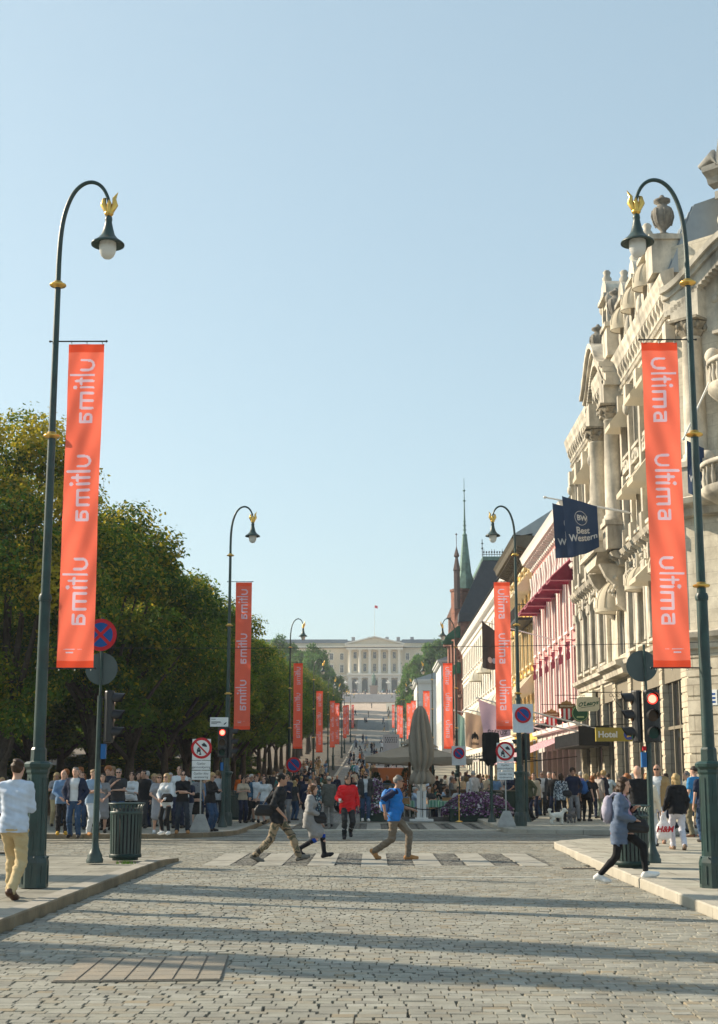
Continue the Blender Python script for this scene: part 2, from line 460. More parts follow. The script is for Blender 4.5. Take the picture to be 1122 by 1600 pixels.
pavement('pavement_near_left', [(-4.0, -20), (-4.0, 5), (-4.0, 15), (-3.98, 22), (-3.97, 28.2)] + arc(-5.2, 28.9, 1.35, -15, 88, 8) + [(-9, 30.4), (-30, 30.6)], [(-60, 30.6), (-60, -20)], M_pavL, M_kerbL, M_kerbtopL, 1, low=(29.8, 2.5))
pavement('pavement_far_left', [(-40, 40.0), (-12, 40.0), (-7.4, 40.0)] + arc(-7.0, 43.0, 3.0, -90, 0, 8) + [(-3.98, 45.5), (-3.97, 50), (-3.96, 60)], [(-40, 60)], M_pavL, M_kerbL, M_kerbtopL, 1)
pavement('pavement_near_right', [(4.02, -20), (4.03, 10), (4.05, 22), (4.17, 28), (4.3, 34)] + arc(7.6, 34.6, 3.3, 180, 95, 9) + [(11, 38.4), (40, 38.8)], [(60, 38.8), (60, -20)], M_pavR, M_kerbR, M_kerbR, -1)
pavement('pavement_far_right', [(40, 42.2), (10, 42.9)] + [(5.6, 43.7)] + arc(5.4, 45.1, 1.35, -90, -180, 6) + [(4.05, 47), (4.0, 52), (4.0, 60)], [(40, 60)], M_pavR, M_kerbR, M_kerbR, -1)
strip('pavement_avenue_left', -8.5, -3.96, 60, 84, .13, M_pavL)
strip('walk_under_trees', -9.5, -3.96, 84, 330, .13, mat('shade_toned_walk', (.12, .108, .09), .9, var=.2, vscale=1))  # tree shade is put into the walk's darker colour
strip('pavement_avenue_right', 3.96, 30, 60, 437, .13, M_pavR)
b = MB()
for yy in range(60, 300, 3):
    for x0, x1 in ((-4.2, -3.94), (3.94, 4.2)):
        z = zt(yy + 1.5); b.add([(x0, yy, zt(yy) - .05), (x1, yy, zt(yy) - .05), (x1, yy + 3, zt(yy + 3) - .05), (x0, yy + 3, zt(yy + 3) - .05), (x0, yy, zt(yy) + .135), (x1, yy, zt(yy) + .135), (x1, yy + 3, zt(yy + 3) + .135), (x0, yy + 3, zt(yy + 3) + .135)],
                    [(4, 5, 6, 7), (0, 1, 5, 4), (1, 2, 6, 5), (3, 0, 4, 7)])
tag(b.build('avenue_kerb', M_kerbR), kind='structure')

# ---- rusty cover plates let into the road
c = atZ(220, 1515, 0)
t = thing('utility_cover', 'long rusty steel cover of ribbed plates let into the cobbles', 'manhole cover', (0, 0, 0))
M_plate = mat('rusty_plate', (.26, .24, .20), .75, metal=.1, var=.12, vscale=3, bump=.5, bscale=70, col2=(.28, .235, .18))
M_slot = mat('plate_gap', (.16, .145, .12), .9)
xs = np.linspace(-2.72, -1.40, 8)
A0 = atZ(80, 1536, 0); A1 = atZ(345, 1533, 0); B0 = atZ(130, 1499, 0); B1 = atZ(358, 1495, 0)
b = MB(); fr = [tuple(A0[:2]), tuple(A1[:2]), tuple(B1[:2]), tuple(B0[:2])]
b.add([(x_, y_, .010) for x_, y_ in fr] + [(x_, y_, -.02) for x_, y_ in fr], [(0, 1, 2, 3), (0, 4, 5, 1), (1, 5, 6, 2), (2, 6, 7, 3), (3, 7, 4, 0)]); b.build('frame', M_slot, t)
for k in range(7):
    b = MB(); f0 = k / 7 + .006; f1 = (k + 1) / 7 - .006
    q = [A0 + (A1 - A0) * f0, A0 + (A1 - A0) * f1, B0 + (B1 - B0) * f1, B0 + (B1 - B0) * f0]; ce = sum(q) / 4
    q = [ce + (p - ce) * .97 for p in q]
    for i_ in range(6):      # ribbed surface
        g0, g1 = i_ / 6 + .004, (i_ + 1) / 6 - .004
        l0 = q[0] + (q[3] - q[0]) * g0; l1 = q[1] + (q[2] - q[1]) * g0; l2 = q[1] + (q[2] - q[1]) * g1; l3 = q[0] + (q[3] - q[0]) * g1
        b.add([(p[0], p[1], .011) for p in (l0, l1, l2, l3)] + [(p[0], p[1], .017) for p in (l0, l1, l2, l3)], [(4, 5, 6, 7), (0, 1, 5, 4), (1, 2, 6, 5), (2, 3, 7, 6), (3, 0, 4, 7)])
    b.build('plate', M_plate, t)
for (px, py, wd, lab) in ((700, 1357, .5, 'small rusty drain grate by the pale kerb where the woman in the cardigan steps up'),):
    p = atZ(905, 1358, 0)
    t = thing('drain_grate', lab, 'drain', (p[0], p[1], 0))
    b = MB(); b.box(-.3, .3, -.02, .0, 0, .02); b.box(-.3, .3, .3, .32, 0, .02); b.box(-.3, -.28, 0, .3, 0, .02); b.box(.28, .3, 0, .3, 0, .02); b.build('frame', M_slot, t)
    b = MB()
    for k in range(8): b.box(-.26 + k * .07, -.22 + k * .07, .005, .295, 0, .018)
    b.build('grille', M_plate, t)

# ------------------------------------------------------------------ trees
M_bark = mat('bark', (.055, .045, .036), .95, var=.35, vscale=7, bump=.8, bscale=14)
def leafmat(nm, c, tr=.42): return mat(nm, c, .7, var=.2, vscale=1.5, trans=tr, spec=.12)
LEAF = {'green': [leafmat('leaf_green', (.080, .160, .017)), leafmat('leaf_deep', (.042, .098, .015)), leafmat('leaf_olive', (.15, .20, .018)), leafmat('leaf_yellow', (.40, .33, .03), .5)],
        'far': [leafmat('far_leaf', (.10, .22, .04)), leafmat('far_leaf_deep', (.06, .15, .03)), leafmat('far_leaf_light', (.15, .26, .04)), leafmat('far_leaf_pale', (.15, .20, .05))]}
def tree_meshes(seed, H, cr, trunk_h, nleaf, lsize, yellow=.08, shape=1.0, skirt=0.0):
    """crown: leaf sprays around many blobs hung on limbs"""
    rs = np.random.RandomState(seed); blobs = []
    cz = trunk_h + (H - trunk_h) * .5; rz = (H - trunk_h) * .5
    n = 96
    while len(blobs) < n:
        d = rs.normal(size=3); d /= np.linalg.norm(d); rr = rs.uniform(.45, 1.0) ** .6
        p = d * rr; zf = p[2]
        taper = 1 - .38 * max(0, zf) ** 1.6 - .12 * max(0, -zf)
        blobs.append((np.array([p[0] * cr * taper * .86, p[1] * cr * taper * .86, cz + zf * rz * .9]), rs.uniform(.5, 1.1) * cr / 4.6))
    # limbs
    tb = MB(); r0 = .024 * H
    tp = [(0, 0, 0)]; ang = rs.uniform(0, 6)
    for k in range(1, 8): tp.append((math.cos(ang) * .1 * k * .3, math.sin(ang) * .1 * k * .3, trunk_h * k / 5.0))
    tb.tube([(0, 0, -.1), (0, 0, .3)] + tp[1:], [r0 * 1.5, r0 * 1.08] + [r0 * (1 - .1 * k) for k in range(1, 8)], 9)
    for k in range(16):
        c_, _ = blobs[rs.randint(len(blobs))]; st = Vector(tp[rs.randint(4, 8)]); e = Vector(c_); mid = st.lerp(e, .5) + Vector((0, 0, -.25))
        tb.tube([st, mid, e], [r0 * .42, r0 * .27, r0 * .08], 6)
    # leaves
    per = nleaf // n; V = []; Fs = []; Mi = []
    for c_, br in blobs:
        k = int(per * (br / .85) ** 1.5 * (4.6 / cr) ** 0 )
        d = rs.normal(size=(k, 3)); d /= np.linalg.norm(d, axis=1)[:, None]
        rad = br * (rs.uniform(.25, 1.0, k) ** .5) * (1 + .13 * rs.normal(size=k))
        P = c_ + d * rad[:, None] * np.array([1.15, 1.15, .8])
        nn = d + rs.normal(size=(k, 3)) * .55 + np.array([0, 0, .5]); nn /= np.linalg.norm(nn, axis=1)[:, None]
        a = np.cross(nn, rs.normal(size=(k, 3))); a /= np.linalg.norm(a, axis=1)[:, None]; bb = np.cross(nn, a)
        sz = lsize * rs.uniform(.55, 1.25, k)[:, None]
        q = np.stack([P - a * sz, P - bb * sz * .55 + a * sz * .1 , P + a * sz, P + bb * sz * .55 - a * sz * .05 - nn * sz * .2], axis=1)
        V.append(q.reshape(-1, 3))
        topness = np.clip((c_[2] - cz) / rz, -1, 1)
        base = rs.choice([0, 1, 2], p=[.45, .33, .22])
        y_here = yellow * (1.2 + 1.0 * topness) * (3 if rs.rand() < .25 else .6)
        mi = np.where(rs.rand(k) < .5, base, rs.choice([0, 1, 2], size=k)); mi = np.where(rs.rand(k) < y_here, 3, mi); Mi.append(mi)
    V = np.concatenate(V); Mi = np.concatenate(Mi); nq = len(V) // 4
    me = bpy.data.meshes.new('crown'); me.vertices.add(len(V)); me.vertices.foreach_set('co', V.astype(np.float32).ravel())
    me.loops.add(nq * 4); me.loops.foreach_set('vertex_index', np.arange(nq * 4, dtype=np.int32)); me.polygons.add(nq)
    me.polygons.foreach_set('loop_start', np.arange(0, nq * 4, 4, dtype=np.int32)); 
    try: me.polygons.foreach_set('loop_total', np.full(nq, 4, dtype=np.int32))
    except Exception: pass
    me.polygons.foreach_set('material_index', Mi.astype(np.int32))
    return tb, me
TREES = []
def make_tree_kind(seed, kind, *a, **k):
    tb, me = tree_meshes(seed, *a, **k)
    for m_ in LEAF[kind]: me.materials.append(m_)
    me.update(calc_edges=True); me.validate()
    t = thing('park_tree', 'x', 'tree'); tb.build('trunk', M_bark, t); link('crown', me, t)
    return t
def place_tree(proto, x, y, s, rz, label, group, used):
    t = proto if proto.name not in used else copy_tree(proto)
    used.add(proto.name)
    t.location = (x, y, zt(y) - .02); t.rotation_euler = (0, 0, rz); t.scale = (s[0], s[0], s[1]); tag(t, label, 'tree', group); return t
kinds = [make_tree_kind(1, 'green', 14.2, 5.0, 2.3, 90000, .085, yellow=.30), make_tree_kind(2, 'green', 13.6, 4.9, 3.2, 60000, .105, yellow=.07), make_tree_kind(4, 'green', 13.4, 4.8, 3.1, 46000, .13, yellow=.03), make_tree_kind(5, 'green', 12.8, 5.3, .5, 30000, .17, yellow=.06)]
fark = [make_tree_kind(6, 'far', 14.0, 6.2, 2.5, 17000, .22, yellow=.1), make_tree_kind(7, 'far', 13.5, 6.0, 2.0, 15000, .24, yellow=.1)]
LEAF['mid'] = [leafmat('sun_toned_leaf', (.10, .19, .018), .5), leafmat('sun_toned_leaf_deep', (.055, .12, .014), .5), leafmat('sun_toned_leaf_light', (.16, .23, .02), .5), leafmat('sun_toned_leaf_gold', (.34, .31, .03), .5)]  # farther lindens: sunlight painted in as a brighter leaf set
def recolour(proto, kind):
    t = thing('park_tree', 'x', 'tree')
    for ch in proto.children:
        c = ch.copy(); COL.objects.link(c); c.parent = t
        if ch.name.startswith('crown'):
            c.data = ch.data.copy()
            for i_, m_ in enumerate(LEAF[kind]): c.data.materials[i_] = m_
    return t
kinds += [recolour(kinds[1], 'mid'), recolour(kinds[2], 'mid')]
used = set(); rt = random.Random(21)
FILL = 'dark linden of the park behind the waiting crowd, one of many in rows'
G1 = 'lindens in rows in the park'
first = [(-13.3, 51.0, (1.06, 1.08), 0, 'tallest linden behind the tall lamp post, its yellowing crown top against the sky'),
         (-11.3, 58.5, (1.0, .98), 2, 'dark green linden just beyond the yellowing one beside the avenue'),
         (-19.5, 50.5, (1.05, 1.04), 1, 'linden at the outer edge with yellow sunlit leaves, left of the tall lamp post')]
for i, (x, y, s, rz, lb) in enumerate(first): place_tree(kinds[(0, 1, 0)[i]], x, y, s, rz, lb, None, used)
y = 67
while y < 318:
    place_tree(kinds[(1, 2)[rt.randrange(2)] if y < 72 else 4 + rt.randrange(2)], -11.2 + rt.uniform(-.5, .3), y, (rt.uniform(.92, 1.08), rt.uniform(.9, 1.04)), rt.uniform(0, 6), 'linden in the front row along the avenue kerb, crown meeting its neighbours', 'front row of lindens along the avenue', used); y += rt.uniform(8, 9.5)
for row, x0 in enumerate((-18, -25, -33, -42, -52, -64, -78)):
    y = 54 + row * 3
    while y < (190 if row < 2 else (130 if row < 4 else 240)):
        if not (row == 0 and y < 58):
            place_tree(kinds[rt.choice([1, 2, 2]) if row < 2 else 3], x0 + rt.uniform(-1, 1), y, (rt.uniform(.95, 1.15), rt.uniform(.88, 1.02)), rt.uniform(0, 6), FILL, G1, used)
        y += rt.uniform(8.5, 11) if row < 4 else rt.uniform(9, 12)
# bigger trees on the slope below the palace
HG = 'big trees on the slope below the palace'
spec = [(-13.5, 330, 1.0, 1.35), (-15.5, 347, 1.15, 1.6), (-11.5, 362, .85, 1.1), (-22, 352, 1.3, 1.75), (-18, 385, 1.15, 1.35), (-24, 405, 1.3, 1.4), (-32, 380, 1.6, 1.6), (-14.5, 415, .8, 1.0), (-42, 380, 1.5, 1.6),
        (11.0, 338, .95, 1.35), (14.8, 346, 1.15, 1.62), (9.2, 326, .75, 1.2), (20.5, 350, 1.3, 1.7), (27, 350, 1.5, 1.75), (12.2, 366, .9, 1.15), (17, 385, 1.2, 1.3), (24, 395, 1.3, 1.4), (35, 375, 1.6, 1.7), (14.5, 418, .8, .95), (29, 420, 1.4, 1.5), (46, 390, 1.6, 1.6), (-19, 305, 1.1, 1.1), (10.8, 312, .7, .85)]
for i, (x, y, s, sz) in enumerate(spec):
    place_tree(fark[i % 2], x, y, (s, sz), rt.uniform(0, 6), 'broad green tree on the slope ' + ('left of the palace steps' if x < 0 else 'right of the palace steps, beyond the white pedimented house'), HG + (' at the left' if x < 0 else ' at the right'), used)
# unseen slim trees added left of the camera to cast shadow bands on the cobbles
for (x, y, s, sz, lb) in ((-16.0, 27.0, .20, 1.05, 'unseen slim columnar tree added as shadow caster beside the near left pavement corner'), (-15.0, 21.0, .13, .98, 'unseen thin columnar tree added as shadow caster midway along the near left pavement'), (-14.0, 18.4, .15, .80, 'unseen columnar tree added as shadow caster nearest the camera on the left pavement')):
    place_tree(kinds[2], x, y, (s, sz), 1.0 + x, lb, None, used)

for i, (x, y, s, sz) in enumerate(((-16, 96, .75, .26), (-23, 92, .8, .24), (-30, 97, .8, .27), (-38, 92, .85, .26), (-20, 118, .8, .28), (-28, 124, .9, .3), (-13.5, 132, .7, .26), (-37, 118, .9, .3), (-46, 105, .9, .3), (-15, 150, .7, .3), (-44, 88, .8, .27), (-20, 160, .9, .35), (-54, 98, 1, .3))):
    t = place_tree(kinds[3], x, y, (s, sz), i * 1.3, 'low dark shrub behind the tree trunks in the park', 'low shrubs in the park', used); t.name = 'shrub'; t['category'] = 'shrub'
# ------------------------------------------------------------------ street furniture
M_green = mat('green_paint', (.009, .038, .034), .42, var=.45, vscale=3.5, dirt=.35, bump=.1, bscale=60, spec=.5)
M_greenD = mat('green_dark', (.010, .030, .027), .5, var=.2)
M_gold = mat('gilding', (.78, .48, .12), .3, metal=.9, var=.15)
M_globe = mat('frosted_glass', (.82, .82, .80), .25, var=.03, trans=.4)
M_ban = mat('banner_cloth', (1.0, .185, .115), .7, var=.10, vscale=.9, trans=.70)
M_banhem = mat('banner_hem', (.98, .10, .04), .7, var=.04, trans=.35)
M_let = mat('banner_letters', (.80, .58, .68), .7, var=.02, trans=.55)
M_black = mat('black_plastic', (.012, .012, .013), .45, var=.1, spec=.5)
M_redlit = mat('lit_red_lamp', (.9, .05, .03), .4, var=0, emit=(1, .05, .03), es=1.1)
M_redcore = mat('lit_red_core', (.9, .2, .15), .4, var=0, emit=(1, .30, .20), es=1.7)
M_lensA = mat('amber_lens', (.06, .03, .012), .2, var=0)
M_lensG = mat('green_lens', (.01, .05, .04), .2, var=0)
M_steel = mat('galvanised', (.38, .39, .39), .45, metal=.6, var=.12)
M_signback = mat('sign_back', (.075, .10, .10), .55, var=.1)
M_white = mat('sign_white', (.72, .73, .72), .5, var=.04)
M_red = mat('sign_red', (.50, .014, .022), .5, var=.04)
M_blue = mat('sign_blue', (.006, .07, .27), .5, var=.04)
M_ink = mat('sign_ink', (.03, .04, .05), .6, var=0)
M_bluebox = mat('blue_box', (.02, .12, .33), .5, var=.1)
M_conc = mat('concrete', (.36, .35, .33), .9, var=.15, vscale=4, bump=.3)

def ribbon2d(pl, w_):
    P = [Vector(p) for p in pl]; out = []
    for i, p in enumerate(P):
        if i == 0: t = (P[1] - P[0]).normalized(); n = Vector((-t.y, t.x)); k = 1
        elif i == len(P) - 1: t = (P[-1] - P[-2]).normalized(); n = Vector((-t.y, t.x)); k = 1
        else:
            a = (P[i] - P[i - 1]).normalized(); c = (P[i + 1] - P[i]).normalized(); n = (Vector((-a.y, a.x)) + Vector((-c.y, c.x))).normalized(); k = 1 / max(.5, n.dot(Vector((-a.y, a.x))))
        out.append(((p + n * w_ / 2 * k), (p - n * w_ / 2 * k)))
    return out
def arc2(cx, cy, r_, a0, a1, n=8): return [(cx + r_ * math.cos(R(a0 + (a1 - a0) * k / n)), cy + r_ * math.sin(R(a0 + (a1 - a0) * k / n))) for k in range(n + 1)]
def ultima_strokes():
    """strokes on a grid of x height 1, returns (polyline, lift), total width"""
    s = []; x = .1
    s.append([(x, 1)] + [(x, .5)] + arc2(x + .42, .42, .42, 180, 270, 5)[1:] + arc2(x + .42, .42, .42, 270, 360, 5)[1:] + [(x + .84, 1)]); x += 1.30
    s.append([(x, 0), (x, .9), (x, 1.85)]); x += .52
    s.append([(x, 0), (x, .7), (x, 1.42)]); s.append([(x - .22, 1.0), (x + .26, 1.0)]); x += .55
    s.append([(x, 0), (x, .5), (x, 1.0)]); s.append('dot%f' % x); x += .5
    s.append([(x, 0), (x, .95), (x + .64, .95), (x + 1.28, .95), (x + 1.28, 0)]); s.append([(x + .64, 0), (x + .64, .5), (x + .64, .86)]); x += 1.72
    s.append([(x + .06, .95), (x + .4, .95), (x + .78, .95), (x + .78, .05), (x + .36, .05)] + arc2(x + .36, .32, .27, 270, 90, 7)[1:] + [(x + .66, .59)]); x += .88
    return s, x
def ripple(z, x, ph): return .014 * math.sin(z * 2.1 + ph) * math.sin(max(0, (z - 3.1)) * .65) + .008 * math.sin(x * 5 + z * 1.3 + ph)
def make_banner(sgn, ph, full=True):
    """cloth hung between z 3.08 and 7.93 above the street; sgn +1 is the right-hand row. The words are printed into the cloth: on the left-hand row they are seen from behind"""
    X = lambda u: -sgn * u
    u0, u1 = .20, .735
    t = thing('banner', 'x', 'banner')
    st, W = ultima_strokes(); xh = .180; sc_ = .99 / W; g = .0105 if full else .022
    nu = int((u1 - u0) / g); nz = int(4.85 / g)
    us = np.linspace(u0, u1, nu + 1); zs = np.linspace(3.08, 7.93, nz + 1)
    UU, ZZ = np.meshgrid((us[1:] + us[:-1]) / 2, (zs[1:] + zs[:-1]) / 2); hit = np.zeros(UU.shape, bool)
    bb = u1 - .150 - UU
    for z0 in (7.70, 6.22, 4.69):
        aa = z0 - ZZ; near_ = (aa > -.1) & (aa < 1.1)
        for pl in st:
            if isinstance(pl, str): hit |= near_ & ((aa - float(pl[3:]) * sc_) ** 2 + (bb - 1.5 * xh) ** 2 < (.030) ** 2); continue
            for (a0, b0), (a1, b1) in zip(pl, pl[1:]):
                p = np.array((a0 * sc_, b0 * xh)); q = np.array((a1 * sc_, b1 * xh)); d = q - p; tt = np.clip(((aa - p[0]) * d[0] + (bb - p[1]) * d[1]) / (d @ d), 0, 1)
                hit |= near_ & ((aa - p[0] - tt * d[0]) ** 2 + (bb - p[1] - tt * d[1]) ** 2 < .0195 ** 2)
    small = np.zeros(UU.shape, bool)
    if full:
        for k, (ua, ub_, za) in enumerate(((.30, .46, 3.345), (.33, .44, 3.30), (.50, .56, 3.345))): small |= (UU > ua) & (UU < ub_) & (abs(ZZ - za) < .007) & (np.sin(UU * 300) > -.5)
    mi = np.where(hit | small, 1, 0); mi = np.where((ZZ > 7.80) | (ZZ < 3.19), 2, mi)
    VU, VZ = np.meshgrid(us, zs); f = (VU - u0) / (u1 - u0)
    sag = .5 - abs((VZ - 5.5) / 4.85); yy = .020 * np.sin(VZ * 2.1 + ph) * np.clip(sag * 4, 0, 1) + .013 * np.sin(f * 5 + VZ * 1.3 + ph) * np.clip(sag * 4, .15, 1) + .005 * np.sin(f * 11 - VZ * 7 + ph)
    xx = VU + .012 * np.sin((VZ - 3.08) / 4.85 * PI) * (.5 - f)
    V = np.stack([-sgn * xx, yy, VZ - .006 * np.sin(f * PI) * (VZ < 3.2)], -1).reshape(-1, 3)
    ii = (np.arange(nz)[:, None] * (nu + 1) + np.arange(nu)[None, :]).ravel(); Q = np.stack([ii, ii + 1, ii + nu + 2, ii + nu + 1], 1)
    me = bpy.data.meshes.new('cloth'); me.from_pydata(V.tolist(), [], Q.tolist())
    for m_ in (M_ban, M_let, M_banhem): me.materials.append(m_)
    me.polygons.foreach_set('material_index', mi.ravel().astype(np.int32)); me.polygons.foreach_set('use_smooth', [True] * len(Q)); me.update(); link('cloth', me, t)
    b = MB()
    for u in (.24, .47, .70):
        for z in (7.93, 3.08): b.tube([(X(u), 0, z - .01), (X(u), .012, z + .02 * (1 if z > 5 else -1)), (X(u), 0, z + .035 * (1 if z > 5 else -1))], .008, 5)
    b.build('eyelets', M_steel, t)
    return t
def ub(bb, xh, sgn):
    # baseline runs along the street-side edge: on the right-hand row letters are read normally, on the left-hand row the print is seen from behind
    return .735 - .155 - bb * xh
def make_lamp(sgn, near=True, goldlow=False):
    t = thing('street_lamp', 'x', 'street lamp'); X = lambda u: -sgn * u
    n = 24 if near else 8
    b = MB()
    b.lathe([(.205, 0), (.205, .34), (.19, .40), (.165, .43)], n=8, smooth=False, rot=PI / 8)
    b.lathe([(.160, .43), (.150, 1.55), (.165, 1.58), (.165, 1.62), (.20, 1.66), (.205, 1.70), (.17, 1.73), (.115, 1.74), (.11, 1.90), (.095, 1.93)], n=8, smooth=False, rot=PI / 8)
    if near:
        for k in range(8):
            a = k * PI / 4
            b.tube([(.150 * math.cos(a), .150 * math.sin(a), .5), (.141 * math.cos(a), .141 * math.sin(a), 1.5)], .009, 4)
            b.tube([(.192 * math.cos(a), .192 * math.sin(a), .05), (.192 * math.cos(a), .192 * math.sin(a), .3)], .012, 4)
        b.box(-.055, .055, -.152, -.142, .75, 1.15); b.box(-.02, .02, -.158, -.148, .93, .97)
        for k in range(8): a = k * PI / 4; b.lathe([(.014, 0), (.014, .018), (.004, .024)], c=(.185 * math.cos(a + .2), .185 * math.sin(a + .2), .40), n=6)
    b.build('pedestal', M_green, t)
    b = MB()
    b.tube([(0, 0, 1.85), (0, 0, 4.1)], [.087, .078], n); b.tube([(0, 0, 4.08), (0, 0, 6.5)], [.065, .056], n); b.tube([(0, 0, 6.5), (0, 0, 8.9)], [.052, .043], n)
    pts = [(0, 8.9), (0.0, 9.25), (.012, 9.6), (.045, 9.9), (.11, 10.15), (.20, 10.34), (.32, 10.46), (.45, 10.50), (.57, 10.46), (.66, 10.36), (.72, 10.22), (.735, 10.13)]
    # smooth the neck
    sm = []
    for i in range(len(pts) - 1):
        p0, p1, p2, p3 = pts[max(0, i - 1)], pts[i], pts[i + 1], pts[min(len(pts) - 1, i + 2)]
        for q in range(3 if near else 1):
            f = q / 3.0
            sm.append(tuple(.5 * ((2 * p1[c]) + (-p0[c] + p2[c]) * f + (2 * p0[c] - 5 * p1[c] + 4 * p2[c] - p3[c]) * f * f + (-p0[c] + 3 * p1[c] - 3 * p2[c] + p3[c]) * f ** 3) for c in (0, 1)))
    sm.append(pts[-1])
    b.tube([(X(u), 0, z) for u, z in sm], [.040 - .016 * i / len(sm) for i in range(len(sm))], 12 if near else 6)
    b.lathe([(.09, 4.03), (.095, 4.08), (.08, 4.13)], n=n)
    b.build('pole', M_green, t)
    for z in ([4.25] if goldlow else []) + [6.50, 8.85]:
        b = MB(); b.lathe([(.05, -.05), (.07, -.035), (.112, -.028), (.127, -.012), (.120, .006), (.07, .016), (.062, .05), (.045, .055)], c=(0, 0, z), n=n); b.build('gilt_ring', M_gold, t)
    # hangers that carry the banner
    b = MB()
    for z in (7.955, 3.055):
        b.tube([(X(-.08), 0, z), (X(.76), 0, z)], .011, 6); b.ell((X(.765), 0, z), (.02, .02, .02), 6, 4); b.ell((X(-.085), 0, z), (.018, .018, .018), 6, 4)
    b.build('banner_rod', M_black, t)
    # gilded bird on the drop
    b = MB(); ux = .735
    b.lathe([(.02, 9.93), (.06, 9.96), (.075, 9.99), (.05, 10.02), (.058, 10.08), (.035, 10.16), (.02, 10.19)], c=(X(ux), 0, 0), n=12)
    if near:
        for s2 in (-1, 1):
            wing = [(X(ux + s2 * .02), 0, 10.0), (X(ux + s2 * .09), 0, 10.13), (X(ux + s2 * .075), 0, 10.23), (X(ux + s2 * (.13 if s2 > 0 else .11)), 0, 10.33 if s2 > 0 else 10.22)]
            b.tube(wing, [.045, .05, .032, .004], 7)
        b.tube([(X(ux), -.03, 10.0), (X(ux + .01), -.05, 10.12), (X(ux), -.03, 10.2)], [.03, .035, .008], 6)
    else: b.tube([(X(ux), 0, 10.0), (X(ux + .08), 0, 10.15), (X(ux + .10), 0, 10.33)], [.05, .05, .01], 5)
    b.build('gilt_bird', M_gold, t)
    b = MB()
    b.lathe([(.03, 9.95), (.052, 9.93), (.058, 9.88), (.05, 9.86), (.062, 9.80), (.075, 9.74), (.105, 9.64), (.16, 9.57), (.225, 9.525), (.252, 9.50), (.25, 9.475), (.20, 9.49), (.12, 9.55), (.05, 9.6)], c=(X(ux), 0, 0), n=28 if near else 12, cap=False)
    b.build('lamp_shade', M_green, t)
    b = MB(); b.lathe([(.125, 9.52), (.13, 9.44), (.122, 9.37), (.10, 9.31), (.06, 9.27), (.005, 9.255)], c=(X(ux), 0, 0), n=22 if near else 10); b.build('globe', M_globe, t)
    return t
LY = [20.5, 47.0, 82, 115, 152, 172, 219, 240, 304]
lampP = {}; banP = {}
ordw = ['nearest', 'second', 'third', 'fourth', 'fifth', 'sixth', 'seventh', 'eighth', 'farthest']
for sgn, side in ((-1, 'park side'), (1, 'hotel side')):
    for i, Y in enumerate(LY):
        near = i < 2
        if near: t = make_lamp(sgn, True, goldlow=(sgn > 0 or i > 0)); bt = make_banner(sgn, i * 1.7 + sgn, True)
        elif i == 2: t = make_lamp(sgn, False, True); bt = make_banner(sgn, .5, False); lampP[sgn] = t; banP[sgn] = bt
        else: t = copy_tree(lampP[sgn]); bt = copy_tree(banP[sgn])
        x = sgn * 4.76; z = zt(Y) + (.13 if Y < 310 else 0)
        t.location = (x, Y, z); bt.location = (x, Y, z)
        if i == 0: bt.location.z -= .02
        wl = 'trees' if sgn < 0 else 'house fronts'
        tag(t, '%s green gooseneck lamp post along the %s' % (ordw[i], wl) + (', gilt bird over its shade' if near else ''), 'street lamp', 'gooseneck lamp posts along the street')
        tag(bt, '%s orange ultima banner along the %s%s' % (ordw[i], wl, ', letters seen reversed' if sgn < 0 else ''), 'banner', 'orange ultima banners on the lamp posts')

def disc(b, c, r_, d, n=28, yo=0.0, th=.004, ry=1.0):
    """disc facing direction d in plan (unit vector), pushed yo along it"""
    ux, uy = -d[1], d[0]
    ring = [(c[0] + ux * r_ * math.cos(2 * PI * k / n) + d[0] * yo, c[1] + uy * r_ * math.cos(2 * PI * k / n) + d[1] * yo, c[2] + r_ * math.sin(2 * PI * k / n)) for k in range(n)]
    back = [(p[0] - d[0] * th, p[1] - d[1] * th, p[2]) for p in ring]
    b.add(ring + back, [tuple(range(n)), tuple(reversed(range(n, 2 * n)))] + [(k, n + k, n + (k + 1) % n, (k + 1) % n) for k in range(n)], False)
def ringf(b, c, r0, r1, d, yo, n=28):
    ux, uy = -d[1], d[0]
    P = lambda r_, k: (c[0] + ux * r_ * math.cos(2 * PI * k / n) + d[0] * yo, c[1] + uy * r_ * math.cos(2 * PI * k / n) + d[1] * yo, c[2] + r_ * math.sin(2 * PI * k / n))
    vs = [P(r0, k) for k in range(n)] + [P(r1, k) for k in range(n)]
    b.add(vs, [(k, (k + 1) % n, n + (k + 1) % n, n + k) for k in range(n)], False)
def bar(b, c, L_, wd, ang, d, yo):
    ux, uy = -d[1], d[0]; ca, sa = math.cos(ang), math.sin(ang)
    vs = [(c[0] + ux * (a * ca - e * sa) + d[0] * yo, c[1] + uy * (a * ca - e * sa) + d[1] * yo, c[2] + a * sa + e * ca) for a, e in ((-L_, -wd), (L_, -wd), (L_, wd), (-L_, wd))]
    b.add(vs, [(0, 1, 2, 3)], False)
CAMD = (0, -1)
